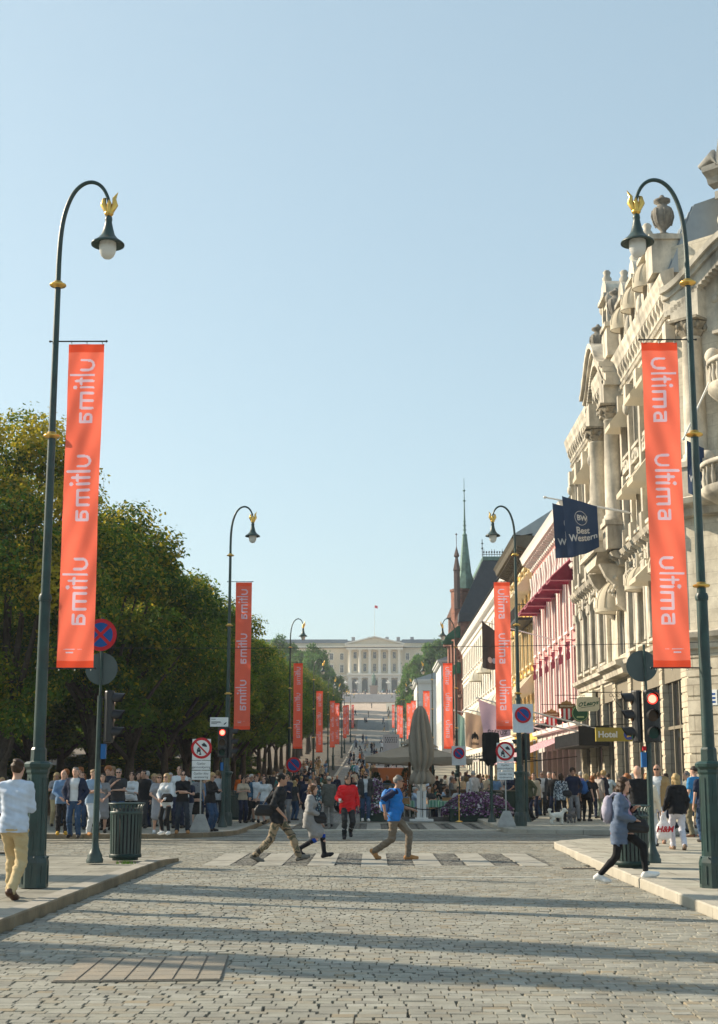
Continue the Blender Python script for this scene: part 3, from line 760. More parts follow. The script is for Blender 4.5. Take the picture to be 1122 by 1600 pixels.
def no_parking_face(parent, c, r_=.28, cross=False):
    b = MB(); disc(b, c, r_, CAMD, yo=.0, th=.012); b.build('sign_plate', M_red, parent)
    b = MB()
    if cross:
        for k in range(4):
            a0 = 45 + 90 * k + 8; a1 = 45 + 90 * (k + 1) - 8
            pl = [(c[0] + r_ * .76 * math.cos(R(a0 + (a1 - a0) * j / 6)), c[1] - .003, c[2] + r_ * .76 * math.sin(R(a0 + (a1 - a0) * j / 6))) for j in range(7)]
            am = R((a0 + a1) / 2); pl.append((c[0] + .04 * math.cos(am), c[1] - .003, c[2] + .04 * math.sin(am))); b.add(pl, [tuple(range(8))], False)
    else:
        disc(b, c, r_ * .74, CAMD, yo=.004, th=.001)
    b.build('blue_field', M_blue, parent)
    if not cross: b = MB(); bar(b, c, r_ * .74, r_ * .085, R(135), CAMD, .007); b.build('red_slash', M_red, parent)
def signal_head(t, c, d, lit=False, L=.95, wd=.27):
    """housing at c (its middle) facing plan direction d"""
    ux, uy = -d[1], d[0]
    def Tf(p): return (c[0] + ux * p[0] + d[0] * p[1], c[1] + uy * p[0] + d[1] * p[1], c[2] + p[2])
    b = MB(Tf)
    b.lathe([(wd * .5, -L / 2), (wd * .56, -L / 2 + .03), (wd * .56, L / 2 - .03), (wd * .5, L / 2)], n=12, smooth=False, rot=PI / 12, sy=.62)
    h = b.build('signal_housing', M_black, t)
    for k, m in enumerate((M_redlit if lit else M_lensA, M_lensA, M_lensG)):
        z = L / 2 - .165 - k * .31
        b = MB(Tf); n = 20; y = wd * .37
        b.add([(.098 * math.cos(2 * PI * j / n), y, z + .098 * math.sin(2 * PI * j / n)) for j in range(n)], [tuple(reversed(range(n)))], False)
        if lit and k == 0:
            b.mi = 1; b.add([(.075 * math.cos(2 * PI * j / n), y + .004, z + .075 * math.sin(2 * PI * j / n)) for j in range(n)], [tuple(reversed(range(n)))], False)
        b.build('lens', [m, M_redcore], h)
        b = MB(Tf); rows = []
        for yy in (y - .04, y + .19):
            rows.append([((.118 if yy < y else .105) * math.cos(R(-25 + 230 * j / 14)), yy - (.07 * (1 - math.sin(max(0, R(-25 + 230 * j / 14)))) if yy > y else 0), z + .01 + (.118 if yy < y else .105) * math.sin(R(-25 + 230 * j / 14))) for j in range(15)])
        b.ribbon(rows); b.build('visor', M_black, h)
def post(t, c, h, r0=.058, base=True):
    b = MB()
    b.tube([(c[0], c[1], c[2] + .1), (c[0], c[1], c[2] + h)], [r0, r0 * .8], 14); b.build('pole', M_green, t)
    if base: b = MB(); b.lathe([(.15, 0), (.155, .06), (.13, .10), (.135, .13), (.10, .19), (.07, .27), (.06, .36)], c=c, n=20); b.build('base', M_green, t)

# near left
p = atZ(148, 1348, .13); c = (p[0], p[1], .13)
t = thing('traffic_light', 'green signal pole on the left corner with a crossed no-stopping disc on top', 'traffic light', c)
b0 = c; c = (0, 0, 0)
post(t, c, 3.0); b = MB(); b.tube([(0, 0, 3.0), (0, 0, 4.45)], .024, 8); b.build('upper_tube', M_green, t)
no_parking_face(t, (-.02, -.06, 4.12), .30, cross=True)
b = MB(); disc(b, (.0, .05, 3.50), .30, (0, 1), th=.01); b.build('round_sign', M_signback, t)
signal_head(t, (.17, .03, 2.62), (1, 0))
b = MB(); b.box(.05, .14, -.05, .05, 1.85, 2.12); b.build('blue_box', M_bluebox, t)
b = MB(); 
for z in (2.95, 2.25): b.box(0, .12, -.015, .015, z, z + .03)
b.build('bracket', M_black, t)
# near right
p = atZ(1020, 1348, .13)
t = thing('traffic_light', 'green signal pole by the right corner bin with lit red lamp and grey disc', 'traffic light', (p[0], p[1], .13))
post(t, c, 3.0); b = MB(); b.tube([(0, 0, 3.0), (-.02, 0, 3.95)], .022, 8); b.build('upper_tube', M_green, t)
b = MB(); disc(b, (-.06, .05, 3.55), .29, (0, 1), th=.01); b.build('round_sign', M_signback, t)
signal_head(t, (.06, -.12, 2.62), (0, -1), lit=True)
signal_head(t, (-.19, .0, 2.62), (-1, 0))
b = MB(); b.box(-.14, -.05, -.06, .05, 1.70, 1.97); b.build('blue_box', M_bluebox, t)
b = MB(); b.box(-.11, -.05, -.05, .03, 2.0, 2.08); b.build('request_box', M_red, t)
# far left
Y = 45.6; p = atY(350, 1155, Y)
t = thing('traffic_light', 'distant signal with lit red lamp at the second lamp post along the trees', 'traffic light', (p[0], Y, .13))
post(t, (0, 0, 0), 3.2); signal_head(t, (-.03, -.12, 2.62), (0, -1), lit=True); signal_head(t, (.19, 0, 2.62), (1, 0))
b = MB(); b.box(-.09, .0, -.06, -.02, 1.75, 2.0); b.build('blue_box', M_bluebox, t)
a0 = atY(329, 1121, Y) - np.array([p[0], Y, .13]); a1 = atY(357, 1135.5, Y) - np.array([p[0], Y, .13])
b = MB(); b.box(a0[0], a1[0], -.10, -.08, a1[2], a0[2]); sp = b.build('camera_notice', M_white, t)
b = MB(); zc = (a0[2] + a1[2]) / 2; xc = (a0[0] + a1[0]) / 2
b.add([(xc + .14, -.104, zc - .07), (xc + .2, -.104, zc - .02), (xc + .24, -.104, zc + .0), (xc + .22, -.104, zc - .05), (xc + .17, -.104, zc - .09)], [(0, 1, 2, 3, 4)], False)
for k, (u, v, l) in enumerate(((-.25, .08, .14), (-.25, .0, .3), (-.25, -.03, .32), (-.25, -.06, .18))): b.add([(xc + u, -.104, zc + v), (xc + u + l, -.104, zc + v), (xc + u + l, -.104, zc + v + .014), (xc + u, -.104, zc + v + .014)], [(0, 1, 2, 3)], False)
b.build('camera_symbol', M_ink, sp)
# far right
p = atZ(824, 1284, .13)
t = thing('traffic_light', 'dark signal pole seen side-on at the second lamp post along the houses', 'traffic light', (p[0], p[1], .13))
post(t, (0, 0, 0), 3.15); signal_head(t, (.02, .14, 2.62), (0, 1)); signal_head(t, (-.20, 0, 2.45), (-1, .25))
b = MB(); b.box(-.24, -.12, -.05, .05, 1.6, 1.95); b.build('blue_box', M_bluebox, t)
# hooded signal
Y = 51; p = atY(767, 1168, Y)
t = thing('hooded_signal', 'traffic signal wrapped in a tied black cloth beside the no-motor-vehicles board', 'traffic signal', (p[0], Y, .13))
post(t, (0, 0, 0), 2.3)
b = MB(); b.lathe([(.14, 2.02), (.25, 2.08), (.30, 2.16), (.32, 2.4), (.32, 3.0), (.29, 3.10), (.05, 3.12)], n=10, sy=.7, smooth=False, rot=.3)
for k in range(8): b.v[k] = (b.v[k][0], b.v[k][1], b.v[k][2] - .10 * (k % 2))
b.build('cloth_hood', mat('black_cloth', (.012, .012, .012), .9, var=.2, bump=.3), t)

# boards "no motor vehicles" on concrete feet
def motor_board(px, pyfoot, Y, label):
    p = atY(px, 1217, Y)
    t = thing('prohibition_board', label, 'road sign', (p[0], Y, .13), 0, 'no-motor-vehicles boards on concrete feet')
    b = MB(); b.box(-.265, .265, -.008, .008, 2.02, 2.62); b.build('sign_plate', M_white, t)
    b = MB(); disc(b, (0, 0, 2.36), .30, CAMD, yo=.016, th=.012); rp_ = b.build('round_sign', M_red, t)
    b = MB(); disc(b, (0, 0, 2.36), .228, CAMD, yo=.020, th=.002); b.build('white_field', M_white, rp_)
    b = MB(); y = -.024
    def F2(pts): b.add([(a, y, 2.36 + z) for a, z in pts], [tuple(range(len(pts)))], False)
    F2([(.03, .05), (.10, .04), (.16, .03), (.15, .08), (.09, .14), (.07, .16), (.045, .13), (.0, .11)])   # motorcycle rider blot
    F2([(-.13, -.11), (-.13, -.03), (-.02, -.03), (-.02, -.11)]); F2([(-.115, -.024), (-.10, .02), (-.05, .02), (-.035, -.024)])
    F2([(-.135, -.15), (-.135, -.115), (-.10, -.115), (-.10, -.15)]); F2([(-.05, -.15), (-.05, -.115), (-.015, -.115), (-.015, -.15)]); F2([(-.06, -.19), (-.07, -.155), (.0, -.155), (.0, -.19)])
    b.build('vehicle_symbols', M_ink, rp_)
    b = MB(); bar(b, (0, 0, 2.36), .235, .022, R(135), CAMD, .027); b.build('red_slash', M_red, rp_)
    for zc, l1, l2 in ((1.875, 'Gjelder', 'gjennomkjøring'), (1.595, 'Gjelder ikke', 'varelevering')):
        b = MB(); b.box(-.265, .265, -.008, .008, zc - .13, zc + .13); pl = b.build('text_plate', M_white, t)
        b = MB(); text_on(b, l1, .085, lambda a, e: (a, -.011, zc + .045 + e)); text_on(b, l2, .085, lambda a, e: (a, -.011, zc - .055 + e)); b.build('lettering', M_ink, pl)
    b = MB(); b.tube([(0, .03, .4), (0, .03, 2.6)], .022, 8); b.build('pole', M_steel, t)
    b = MB(); b.add([(-.27, -.22, 0), (.27, -.22, 0), (.27, .22, 0), (-.27, .22, 0), (-.27, -.22, .08), (.27, -.22, .08), (.27, .22, .08), (-.27, .22, .08), (-.09, -.1, .50), (.12, -.1, .50), (.12, .12, .50), (-.09, .12, .50)],
                    [(3, 2, 1, 0), (0, 1, 5, 4), (1, 2, 6, 5), (2, 3, 7, 6), (3, 0, 4, 7), (4, 5, 9, 8), (5, 6, 10, 9), (6, 7, 11, 10), (7, 4, 8, 11), (8, 9, 10, 11)], False); b.build('concrete_foot', M_conc, t)
motor_board(314, 1295, 41.4, 'no-motor-vehicles board on a concrete foot among the waiting crowd')
motor_board(790, 1283, 45.9, 'no-motor-vehicles board on a concrete foot beside the leaning bicycle')
# no parking boards
def parking_board(px, py, Y, label, w_=.66, pole=False, hgt=.92):
    p = atY(px, py, Y)
    t = thing('no_parking_board', label, 'road sign', (p[0], Y, p[2]))
    b = MB(); b.box(-w_ / 2, w_ / 2, -.01, .01, -hgt * .62, hgt * .38)
    b.build('sign_plate', mat('plastic_sheet', (.62, .66, .70), .35, var=.08, vscale=8, bump=.5, bscale=9), t)
    no_parking_face(t, (0, -.03, 0), w_ * .40)
    if pole: b = MB(); b.tube([(0, .03, .3), (0, .03, -p[2] + zt(Y) + .13)], .03, 8); b.build('pole', M_greenD, t)
parking_board(817, 1117, 46.6, 'white no-parking board with blue disc on the second lamp post along the houses')
parking_board(717, 1177, 61, 'white no-parking board with blue disc beside the open parasol', .60, True, .8)
parking_board(677, 1176, 74, 'half hidden no-parking board behind the closed parasol', .5, True, .6)
Y = 62; p = atY(459, 1195, Y); t = thing('no_parking_sign', 'small round no-parking disc above the heads near the third lamp post', 'road sign', (p[0], Y, p[2]))
no_parking_face(t, (0, -.03, 0), .33); b = MB(); b.tube([(0, .02, 0), (0, .02, -p[2] + .13)], .03, 8); b.build('pole', M_greenD, t)
# white info board far down the street
Y = 112; p = atY(611, 1160, Y); t = thing('notice_board', 'pale notice board with rows of dots standing beyond the parasol', 'board', (p[0], Y, zt(Y)))
b = MB(); b.box(-.62, .62, -.05, .05, p[2] - zt(Y) - .7, p[2] - zt(Y) + .62); b.build('panel', mat('board_grey', (.42, .47, .52), .5, var=.1), t)
b = MB()
for i_ in range(3):
    for k in range(6): disc(b, (-.42 + k * .165 + (i_ % 2) * .05, -.055, p[2] - zt(Y) + .35 - i_ * .16), .055, CAMD, n=8, yo=.002, th=.001)
b.build('dots', M_ink, t)
b = MB(); b.box(-.6, -.52, -.03, .03, 0, 1.5); b.box(.52, .6, -.03, .03, 0, 1.5); b.build('leg', M_greenD, t)

# bins
def make_bin(near=True):
    t = thing('litter_bin', 'x', 'bin'); n = 26
    b = MB()
    for k in range(n):
        a = 2 * PI * k / n; da = .075
        rows = []
        for r_, z in ((.285, .06), (.292, .5), (.30, .86)):
            rows.append([(r_ * math.cos(a - da), r_ * math.sin(a - da), z), (r_ * math.cos(a + da), r_ * math.sin(a + da), z), ((r_ - .012) * math.cos(a + da), (r_ - .012) * math.sin(a + da), z), ((r_ - .012) * math.cos(a - da), (r_ - .012) * math.sin(a - da), z)])
        b.ribbon(rows, True, False)
    b.build('slats', M_green, t)
    b = MB()
    for k in range(n):
        a = 2 * PI * k / n; da = .055
        rows = [[(r_ * math.cos(a - da), r_ * math.sin(a - da), z), (r_ * math.cos(a + da), r_ * math.sin(a + da), z)] for r_, z in ((.30, .86), (.295, .93), (.305, .98), (.335, 1.03))]
        b.ribbon(rows, False, False)
    b.lathe([(.303, .84), (.31, .85), (.31, .885), (.303, .895)], n=n, cap=False); b.lathe([(.335, 1.02), (.35, 1.03), (.35, 1.045), (.335, 1.05), (.32, 1.04)], n=n, cap=False)
    b.build('flared_rim', M_green, t)
    b = MB(); b.lathe([(.296, .05), (.302, .06), (.302, .11), (.29, .12)], n=n, cap=False); b.lathe([(.24, 0), (.24, .055)], n=n); b.build('foot_ring', M_greenD, t)
    b = MB(); b.lathe([(.25, .05), (.262, .95), (.245, .95), (.235, .2)], n=n); b.build('inner_can', M_black, t)
    return t
bt = make_bin(); p = atZ(192, 1345, .13); bt.location = (p[0], p[1] + .25, .13)
tag(bt, 'dark green slatted litter bin beside the signal pole on the left corner', 'bin', 'slatted litter bins')
for (px, py, z, lb) in ((991, 1357, .13, 'dark green slatted litter bin behind the walking woman on the right corner'), (372, 1281, .13, 'slatted litter bin beside the second lamp post of the park side'), (733, 1262, .13, 'litter bin behind the purple flower bed')):
    c_ = copy_tree(bt); p = atZ(px, py, z); c_.location = (p[0], p[1] + .2, z); tag(c_, lb, 'bin', 'slatted litter bins')

# wire
t = thing('overhead_wire', 'thin black wire spanning the whole street above the crossing', 'wire', (0, 45, 0))
b = MB(); a = atY(0, 1011, 45); e = atY(1122, 1003, 45); P_ = []
for k in range(25):
    f = (k - 6) / 12.0; q = a + (e - a) * f; P_.append((q[0], 0, q[2] - .10 * (1 - (2 * f - 1) ** 2)))
b.tube(P_, .010, 5); b.build('cable', M_black, t)
# ------------------------------------------------------------------ buildings
M_glass = mat('window_glass', (.035, .045, .055), .08, var=.3, vscale=.4, spec=.8)
M_glassD = mat('shop_glass', (.02, .022, .024), .12, var=.3, vscale=.5, spec=.6)
M_stone = mat_slabs('sandstone', (.545, .50, .415), (.60, .55, .46), (.36, .325, .27), 1.1, .45, bump=.3, axis='YZ', mort=.006)
M_stoneS = mat('sandstone_carved', (.60, .545, .45), .85, var=.22, vscale=2.0, bump=.3, bscale=10, dirt=.7)
M_stoneD = mat('weathered_stone', (.20, .185, .16), .9, var=.35, vscale=4, bump=.5)
M_rust = mat_slabs('rusticated_stone', (.53, .475, .375), (.59, .53, .43), (.38, .33, .26), 1.4, .55, bump=.5, axis='YZ', mort=.02)
M_zinc = mat('zinc_roof', (.30, .34, .37), .45, metal=.3, var=.12, vscale=1)
M_canvas = mat('cream_canvas', (.66, .59, .46), .8, var=.05, trans=.25)
M_frame = mat('window_frame_cream', (.60, .55, .45), .6, var=.06)
M_dark = mat('shop_dark', (.02, .019, .018), .6, var=.2)
M_iron = mat('wrought_iron', (.018, .02, .02), .5, var=.1)

M_maroon = mat('maroon_canvas', (.20, .028, .055), .8, var=.15, trans=.4)
class Fac:
    """facade frame: u along the wall, v outwards, z up; sits in thing P at origin o, turned th"""
    def __init__(s, P, o=(0, 0, 0), th=0.0, zm=None): s.P = P; s.o = o; s.th = th; s.zm = zm
    def put(s, mb, name, m, parent=None, label=None):
        if s.zm and parent is None: mb.v = [(p[0], p[1], s.zm(p[2])) for p in mb.v]
        ob = mb.build(name, m, parent or s.P, label=label)
        if parent is None: ob.location = s.o; ob.rotation_euler = (0, 0, s.th)
        return ob
    def rep(s, ob, u, z=0.0, v=0.0):
        """place a copy (with its sub-parts) at u,z"""
        c = copy_tree(ob, s.P); s.at(c, u, z, v); return c
    def at(s, c, u, z=0.0, v=0.0):
        c.location = (s.o[0] + u * math.cos(s.th) - v * math.sin(s.th), s.o[1] + u * math.sin(s.th) + v * math.cos(s.th), s.o[2] + z); c.rotation_euler = (0, 0, s.th)

def wall(b, u0, u1, levels, depth=.5):
    for lv in levels:
        n = lv['n']; z0, z1, a, c = lv['z0'], lv['z1'], lv['a'], lv['b']
        cs = centers(lv, u0, u1); ww = lv['w']; x = u0
        for cu in cs:
            b.box(x, cu - ww / 2, -depth, 0, z0, z1)
            if a > z0 + .01: b.box(cu - ww / 2, cu + ww / 2, -depth, 0, z0, a)
            if c < z1 - .01: b.box(cu - ww / 2, cu + ww / 2, -depth, 0, c, z1)
            x = cu + ww / 2
        b.box(x, u1, -depth, 0, z0, z1)
def centers(lv, u0, u1):
    if 'cs' in lv: return lv['cs']
    n = lv['n']; st = (u1 - u0) / n; return [u0 + st * (k + .5) for k in range(n)]
def window_proto(F_, ww, wh, m_fr, kind=2, m_gl=None, arch=False, rec=.13):
    b = MB(); f = .07
    b.box(-ww / 2, -ww / 2 + f, -rec - .05, -rec + .05, 0, wh); b.box(ww / 2 - f, ww / 2, -rec - .05, -rec + .05, 0, wh)
    b.box(-ww / 2 + f, ww / 2 - f, -rec - .05, -rec + .05, 0, f); b.box(-ww / 2 + f, ww / 2 - f, -rec - .05, -rec + .05, wh - f, wh)
    for k in range(1, kind): u = -ww / 2 + ww * k / kind; b.box(u - .035, u + .035, -rec - .03, -rec + .04, f, wh - f)
    zz = wh * .68
    segs = [-ww / 2 + f] + [-ww / 2 + ww * k / kind for k in range(1, kind)] + [ww / 2 - f]
    for i in range(len(segs) - 1):
        b.box(segs[i] + (.035 if i else 0), segs[i + 1] - (.035 if i < len(segs) - 2 else 0), -rec - .028, -rec + .035, zz - .03, zz + .03)
    w = F_.put(b, 'window', m_fr)
    b = MB(); b.add([(-ww / 2 + .02, -rec - .02, .02), (ww / 2 - .02, -rec - .02, .02), (ww / 2 - .02, -rec - .02, wh - .02), (-ww / 2 + .02, -rec - .02, wh - .02)], [(0, 1, 2, 3)])
    b.build('pane', m_gl or M_glass, w)
    return w
def windows(F_, lv, u0, u1, m_fr, kind=2, m_gl=None):
    zz = F_.zm or (lambda q: q); keep = F_.zm; F_.zm = None
    w = window_proto(F_, lv['w'], zz(lv['b']) - zz(lv['a']), m_fr, kind, m_gl)
    for i, cu in enumerate(centers(lv, u0, u1)):
        (F_.at if i == 0 else F_.rep)(w, cu, zz(lv['a']))
    F_.zm = keep
def surround(b, cu, ww, a, c, t=.18, d=.08, sill=True, hood=None):
    b.box(cu - ww / 2 - t, cu - ww / 2, .003, d, a, c); b.box(cu + ww / 2, cu + ww / 2 + t, .003, d, a, c)
    b.box(cu - ww / 2 - t, cu + ww / 2 + t, .003, d + .02, c, c + t)
    if sill: b.box(cu - ww / 2 - t - .06, cu + ww / 2 + t + .06, .003, d + .14, a - .14, a)
    if hood == 'flat': b.box(cu - ww / 2 - t - .12, cu + ww / 2 + t + .12, .003, d + .25, c + t + .12, c + t + .28)
    if hood == 'tri':
        w2 = ww / 2 + t + .16; z = c + t + .1
        b.prism([(cu - w2, z), (cu + w2, z), (cu + w2, z + .12), (cu, z + .62), (cu - w2, z + .12)], lambda p, q, dd: (p, dd, q), .003, d + .14)
    if hood == 'arc':
        w2 = ww / 2 + t + .14; z = c + t + .1; pl = [(cu - w2, z)] + [(cu - w2 * math.cos(PI * k / 10), z + .1 + .45 * math.sin(PI * k / 10)) for k in range(11)] + [(cu + w2, z)]
        b.prism(pl[::-1], lambda p, q, dd: (p, dd, q), .003, d + .15)
def cornice(b, u0, u1, z, prof, ends=True):
    """prof: list of (v, dz) from the wall outwards and up"""
    rows = [[(u0, v, z + dz), (u1, v, z + dz)] for v, dz in prof]
    b.ribbon([list(reversed(r_)) for r_ in rows], smooth=False)
    for u, rev in ((u0, False), (u1, True)):
        pl = [(u, v, z + dz) for v, dz in prof]; b.add(pl if not rev else pl[::-1], [tuple(range(len(pl)))], False)
def brackets(b, u0, u1, z, h, d, w_, step):
    n = max(1, int(round((u1 - u0) / step))); st = (u1 - u0) / n
    for k in range(n):
        c = u0 + st * (k + .5)
        pl = [(.005, z), (d, z), (d, z - h * .25), (d * .75, z - h * .42), (d * .42, z - h * .6), (d * .3, z - h), (.005, z - h)]
        b.prism(pl, lambda p, q, dd: (dd, p, q), c - w_ / 2, c + w_ / 2)
def column(b, u, v, z0, z1, r_, cap=None, n=14):
    b.lathe([(r_ * 1.35, 0), (r_ * 1.35, .14), (r_ * 1.15, .18), (r_ * 1.2, .28), (r_, .36), (r_ * 1.0, (z1 - z0) * .33), (r_ * .86, z1 - z0 - .75), (r_ * .95, z1 - z0 - .72), (r_ * .88, z1 - z0 - .66)], c=(u, v, z0), n=n)
    (cap or b).lathe([(r_ * .9, 0), (r_ * 1.25, .22), (r_ * 1.05, .26), (r_ * 1.5, .52), (r_ * 1.2, .56)], c=(u, v, z1 - .66), n=8, smooth=False)
    for k in range(8):
        a = k * PI / 4 + .2; (cap or b).ell((u + r_ * 1.25 * math.cos(a), v + r_ * 1.25 * math.sin(a), z1 - .34 + .12 * (k % 2)), (r_ * .28, r_ * .28, r_ * .36), 6, 4)
    (cap or b).box(u - r_ * 1.45, u + r_ * 1.45, v - r_ * 1.45, v + r_ * 1.45, z1 - .10, z1)
def dome_awning(F_, u, z, ww, h=1.25, d=1.0, m=None, label=None):
    b = MB(); rows = []
    for i in range(7):
        th = PI / 2 * i / 6
        rows.append([(u + ww / 2 * math.cos(th) * math.cos(PI * j / 12), .05 + d * math.cos(th) * math.sin(PI * j / 12), z + h * math.sin(th)) for j in range(13)])
    b.ribbon(rows); b.ribbon([[(u + ww / 2 * math.cos(PI * j / 12), .05 + d * math.sin(PI * j / 12), z - .22) for j in range(13)], rows[0]])
    aw = F_.put(b, 'awning', m or M_canvas, label=label)
    b = MB(F_.zm and (lambda p: (p[0], p[1], F_.zm(p[2]))))
    for j in range(1, 12, 2):
        b.tube([(u + ww / 2 * math.cos(PI / 2 * i / 6) * math.cos(PI * j / 12) * 1.01, .05 + d * 1.01 * math.cos(PI / 2 * i / 6) * math.sin(PI * j / 12), z + h * math.sin(PI / 2 * i / 6)) for i in range(7)], .018, 4)
    b.tube([(u + ww / 2 * 1.01 * math.cos(PI * j / 12), .05 + d * 1.01 * math.sin(PI * j / 12), z - .22) for j in range(13)], .025, 4)
    b.build('rib', mat('canvas_rib', (.42, .37, .28), .8), aw); return aw
def slope_awning(F_, u, z, ww, h=1.1, d=1.0, m=None, val=.2, label=None):
    b = MB()
    v = [(u - ww / 2, .04, z + h), (u + ww / 2, .04, z + h), (u + ww / 2, d, z), (u - ww / 2, d, z), (u - ww / 2, .04, z), (u + ww / 2, .04, z), (u - ww / 2, d, z - val), (u + ww / 2, d, z - val), (u - ww / 2, .04, z - val), (u + ww / 2, .04, z - val)]
    b.add(v, [(0, 3, 2, 1), (0, 4, 3), (1, 2, 5), (3, 6, 7, 2), (4, 8, 6, 3), (2, 7, 9, 5)], False)
    aw = F_.put(b, 'awning', m or M_canvas, label=label)
    if m is M_maroon:
        b = MB(); b.tube([(u - ww / 2, .05, z + h), (u - ww / 2, d, z), (u - ww / 2, d, z - val), (u + ww / 2, d, z - val), (u + ww / 2, d, z), (u + ww / 2, .05, z + h)], .035, 4); b.tube([(u - ww / 2, .05, z - val), (u - ww / 2, d, z - val)], .035, 4); b.build('piping', mat('rose_piping', (.55, .22, .26), .8), aw)
    return aw
def urn(F_, u, v, z, s=1.0, m=None, parent=None):
    b = MB(); b.box(u - .42 * s, u + .42 * s, v - .42 * s, v + .42 * s, z, z + .2 * s)
    b.lathe([(.32, .2), (.3, .3), (.14, .36), (.16, .5), (.40, .75), (.52, 1.1), (.54, 1.4), (.46, 1.6), (.26, 1.72), (.24, 1.85), (.42, 1.95), (.42, 2.05), (.2, 2.12), (.08, 2.3)], c=(u, v, z), n=16) if s == 1 else b.lathe([(a * s, c_ * s) for a, c_ in [(.32, .2), (.3, .3), (.14, .36), (.16, .5), (.40, .75), (.52, 1.1), (.54, 1.4), (.46, 1.6), (.26, 1.72), (.24, 1.85), (.42, 1.95), (.42, 2.05), (.2, 2.12), (.08, 2.3)]], c=(u, v, z), n=16)
    for k in range(8):
        a = k * PI / 4; b.tube([(u + .42 * s * math.cos(a), v + .42 * s * math.sin(a), z + .75 * s), (u + .55 * s * math.cos(a), v + .55 * s * math.sin(a), z + 1.2 * s), (u + .5 * s * math.cos(a), v + .5 * s * math.sin(a), z + 1.5 * s)], .05 * s, 5)
    F_.put(b, 'urn', m or M_stoneD)
def scroll_gable(F_, u, v, z, w_, h, m, d=.35):
    """shaped gable: S curves up to a round head, a window and a flat crown"""
    pl = []
    for k in range(9): f = k / 8; pl.append((u - w_ / 2 + w_ * .22 * (f ** .6), z + h * .5 * f ** 1.8))
    for k in range(11): a = PI - PI * k / 10; pl.append((u + w_ * .30 * math.cos(a), z + h * .66 + h * .30 * math.sin(a)))
    for k in range(9): f = 1 - k / 8; pl.append((u + w_ / 2 - w_ * .22 * (f ** .6), z + h * .5 * f ** 1.8))
    b = MB(); b.prism(pl[::-1], lambda p, q, dd: (p, dd, q), v - d, v)
    rim = [(p, v - .05, q) for p, q in pl]; b.tube(rim, .10, 6)
    b.box(u - w_ * .32, u + w_ * .32, v - d * .5, v + .14, z + h * .60, z + h * .66)
    return F_.put(b, 'gable', m)
def balusters(b, u0, u1, v, z, h=.8, step=.26):
    n = int((u1 - u0) / step)
    for k in range(n):
        c = u0 + (u1 - u0) * (k + .5) / n; b.lathe([(.05, 0), (.085, h * .3), (.04, h * .6), (.06, h - .16)], c=(c, v, z + .1), n=6)
    b.box(u0, u1, v - .12, v + .12, z, z + .1); b.box(u0, u1, v - .13, v + .13, z + h - .06, z + h + .06)

# ---- the ornate hotel
HX, HY = 11.5, 52.0
hotel = thing('hotel', 'ornate cream stone hotel with carved columns, urns and round awnings, nearest house of the row', 'building', (HX, HY, 0.0), PI / 2)
ZM = lambda z: z if z < 6.95 else (6.95 + (z - 6.95) * .80 if z < 12.8 else 11.63 + (z - 12.8) * 1.03)
A = Fac(hotel, zm=ZM)
def hotel_levels(cs1, cs2, w1, w2):
    return [dict(z0=6.9, z1=12.2, a=7.3, b=11.5, w=w1, n=1, cs=cs1), dict(z0=12.2, z1=16.3, a=13.3, b=15.9, w=w2, n=1, cs=cs2), dict(z0=16.3, z1=19.7, a=16.9, b=19.2, w=w2, n=1, cs=cs2)]
segA = (0.0, 11.2); segB = (11.2, 16.6); segC = (16.6, 27.4)
csA = [2.6, 5.2, 7.8, 10.2]; csB = [13.9]; csC = [18.2, 20.8, 23.4, 26.0]
b = MB()
wall(b, 0, 11.2, hotel_levels(csA, csA, 1.5, 1.35)); wall(b, 11.2, 16.6, hotel_levels(csB, csB, 1.9, 1.4)); wall(b, 16.6, 27.4, hotel_levels([18.2, 20.8, 23.4, 26.0], [18.2, 20.8, 23.4, 26.0], 1.5, 1.35))
b.box(0, 27.4, -.5, 0, 19.7, 21.6)
b.box(0, 27.4, -.5, 0, 6.1, 6.9)
A.put(b, 'wall', M_stone)
b = MB(); b.box(-.2, 27.4, -13, -.55, 0, 21.5); A.put(b, 'rear_block', M_stone)
for u0, u1 in ((0, 1.1), (4.6, 5.1), (8.5, 9.0), (11.5, 12.2), (15.6, 16.3), (19.4, 19.9), (23.6, 24.1), (26.8, 27.4)):
    b = MB(); b.box(u0, u1, -.22, .05, 0, 6.1)
    z = .9
    while z < 6: b.box(u0 - .02, u1 + .02, -.20, .08, z, z + .47); z += .55
    A.put(b, 'pier', M_rust)
b = MB()
for u0, u1 in ((1.1, 4.6), (5.1, 8.5), (9.0, 11.5), (12.2, 15.6), (16.3, 19.4), (19.9, 23.6), (24.1, 26.8)):
    b.box(u0, u1, -.3, -.02, 5.3, 6.1); b.box(u0, u1, -.17, -.06, 0, .5)
    for k in (1, 2): c_ = u0 + (u1 - u0) * k / 3; b.box(c_ - .05, c_ + .05, -.17, -.08, .5, 5.3)
    b.box(u0, u1, -.17, -.09, 3.5, 3.62)
A.put(b, 'shopfront', mat('shopfront_frame', (.23, .20, .15), .6, var=.1))
b = MB(); b.add([(1, -.16, 0), (27.2, -.16, 0), (27.2, -.16, 5.4), (1, -.16, 5.4)], [(0, 1, 2, 3)]); A.put(b, 'shop_glazing', M_glassD)
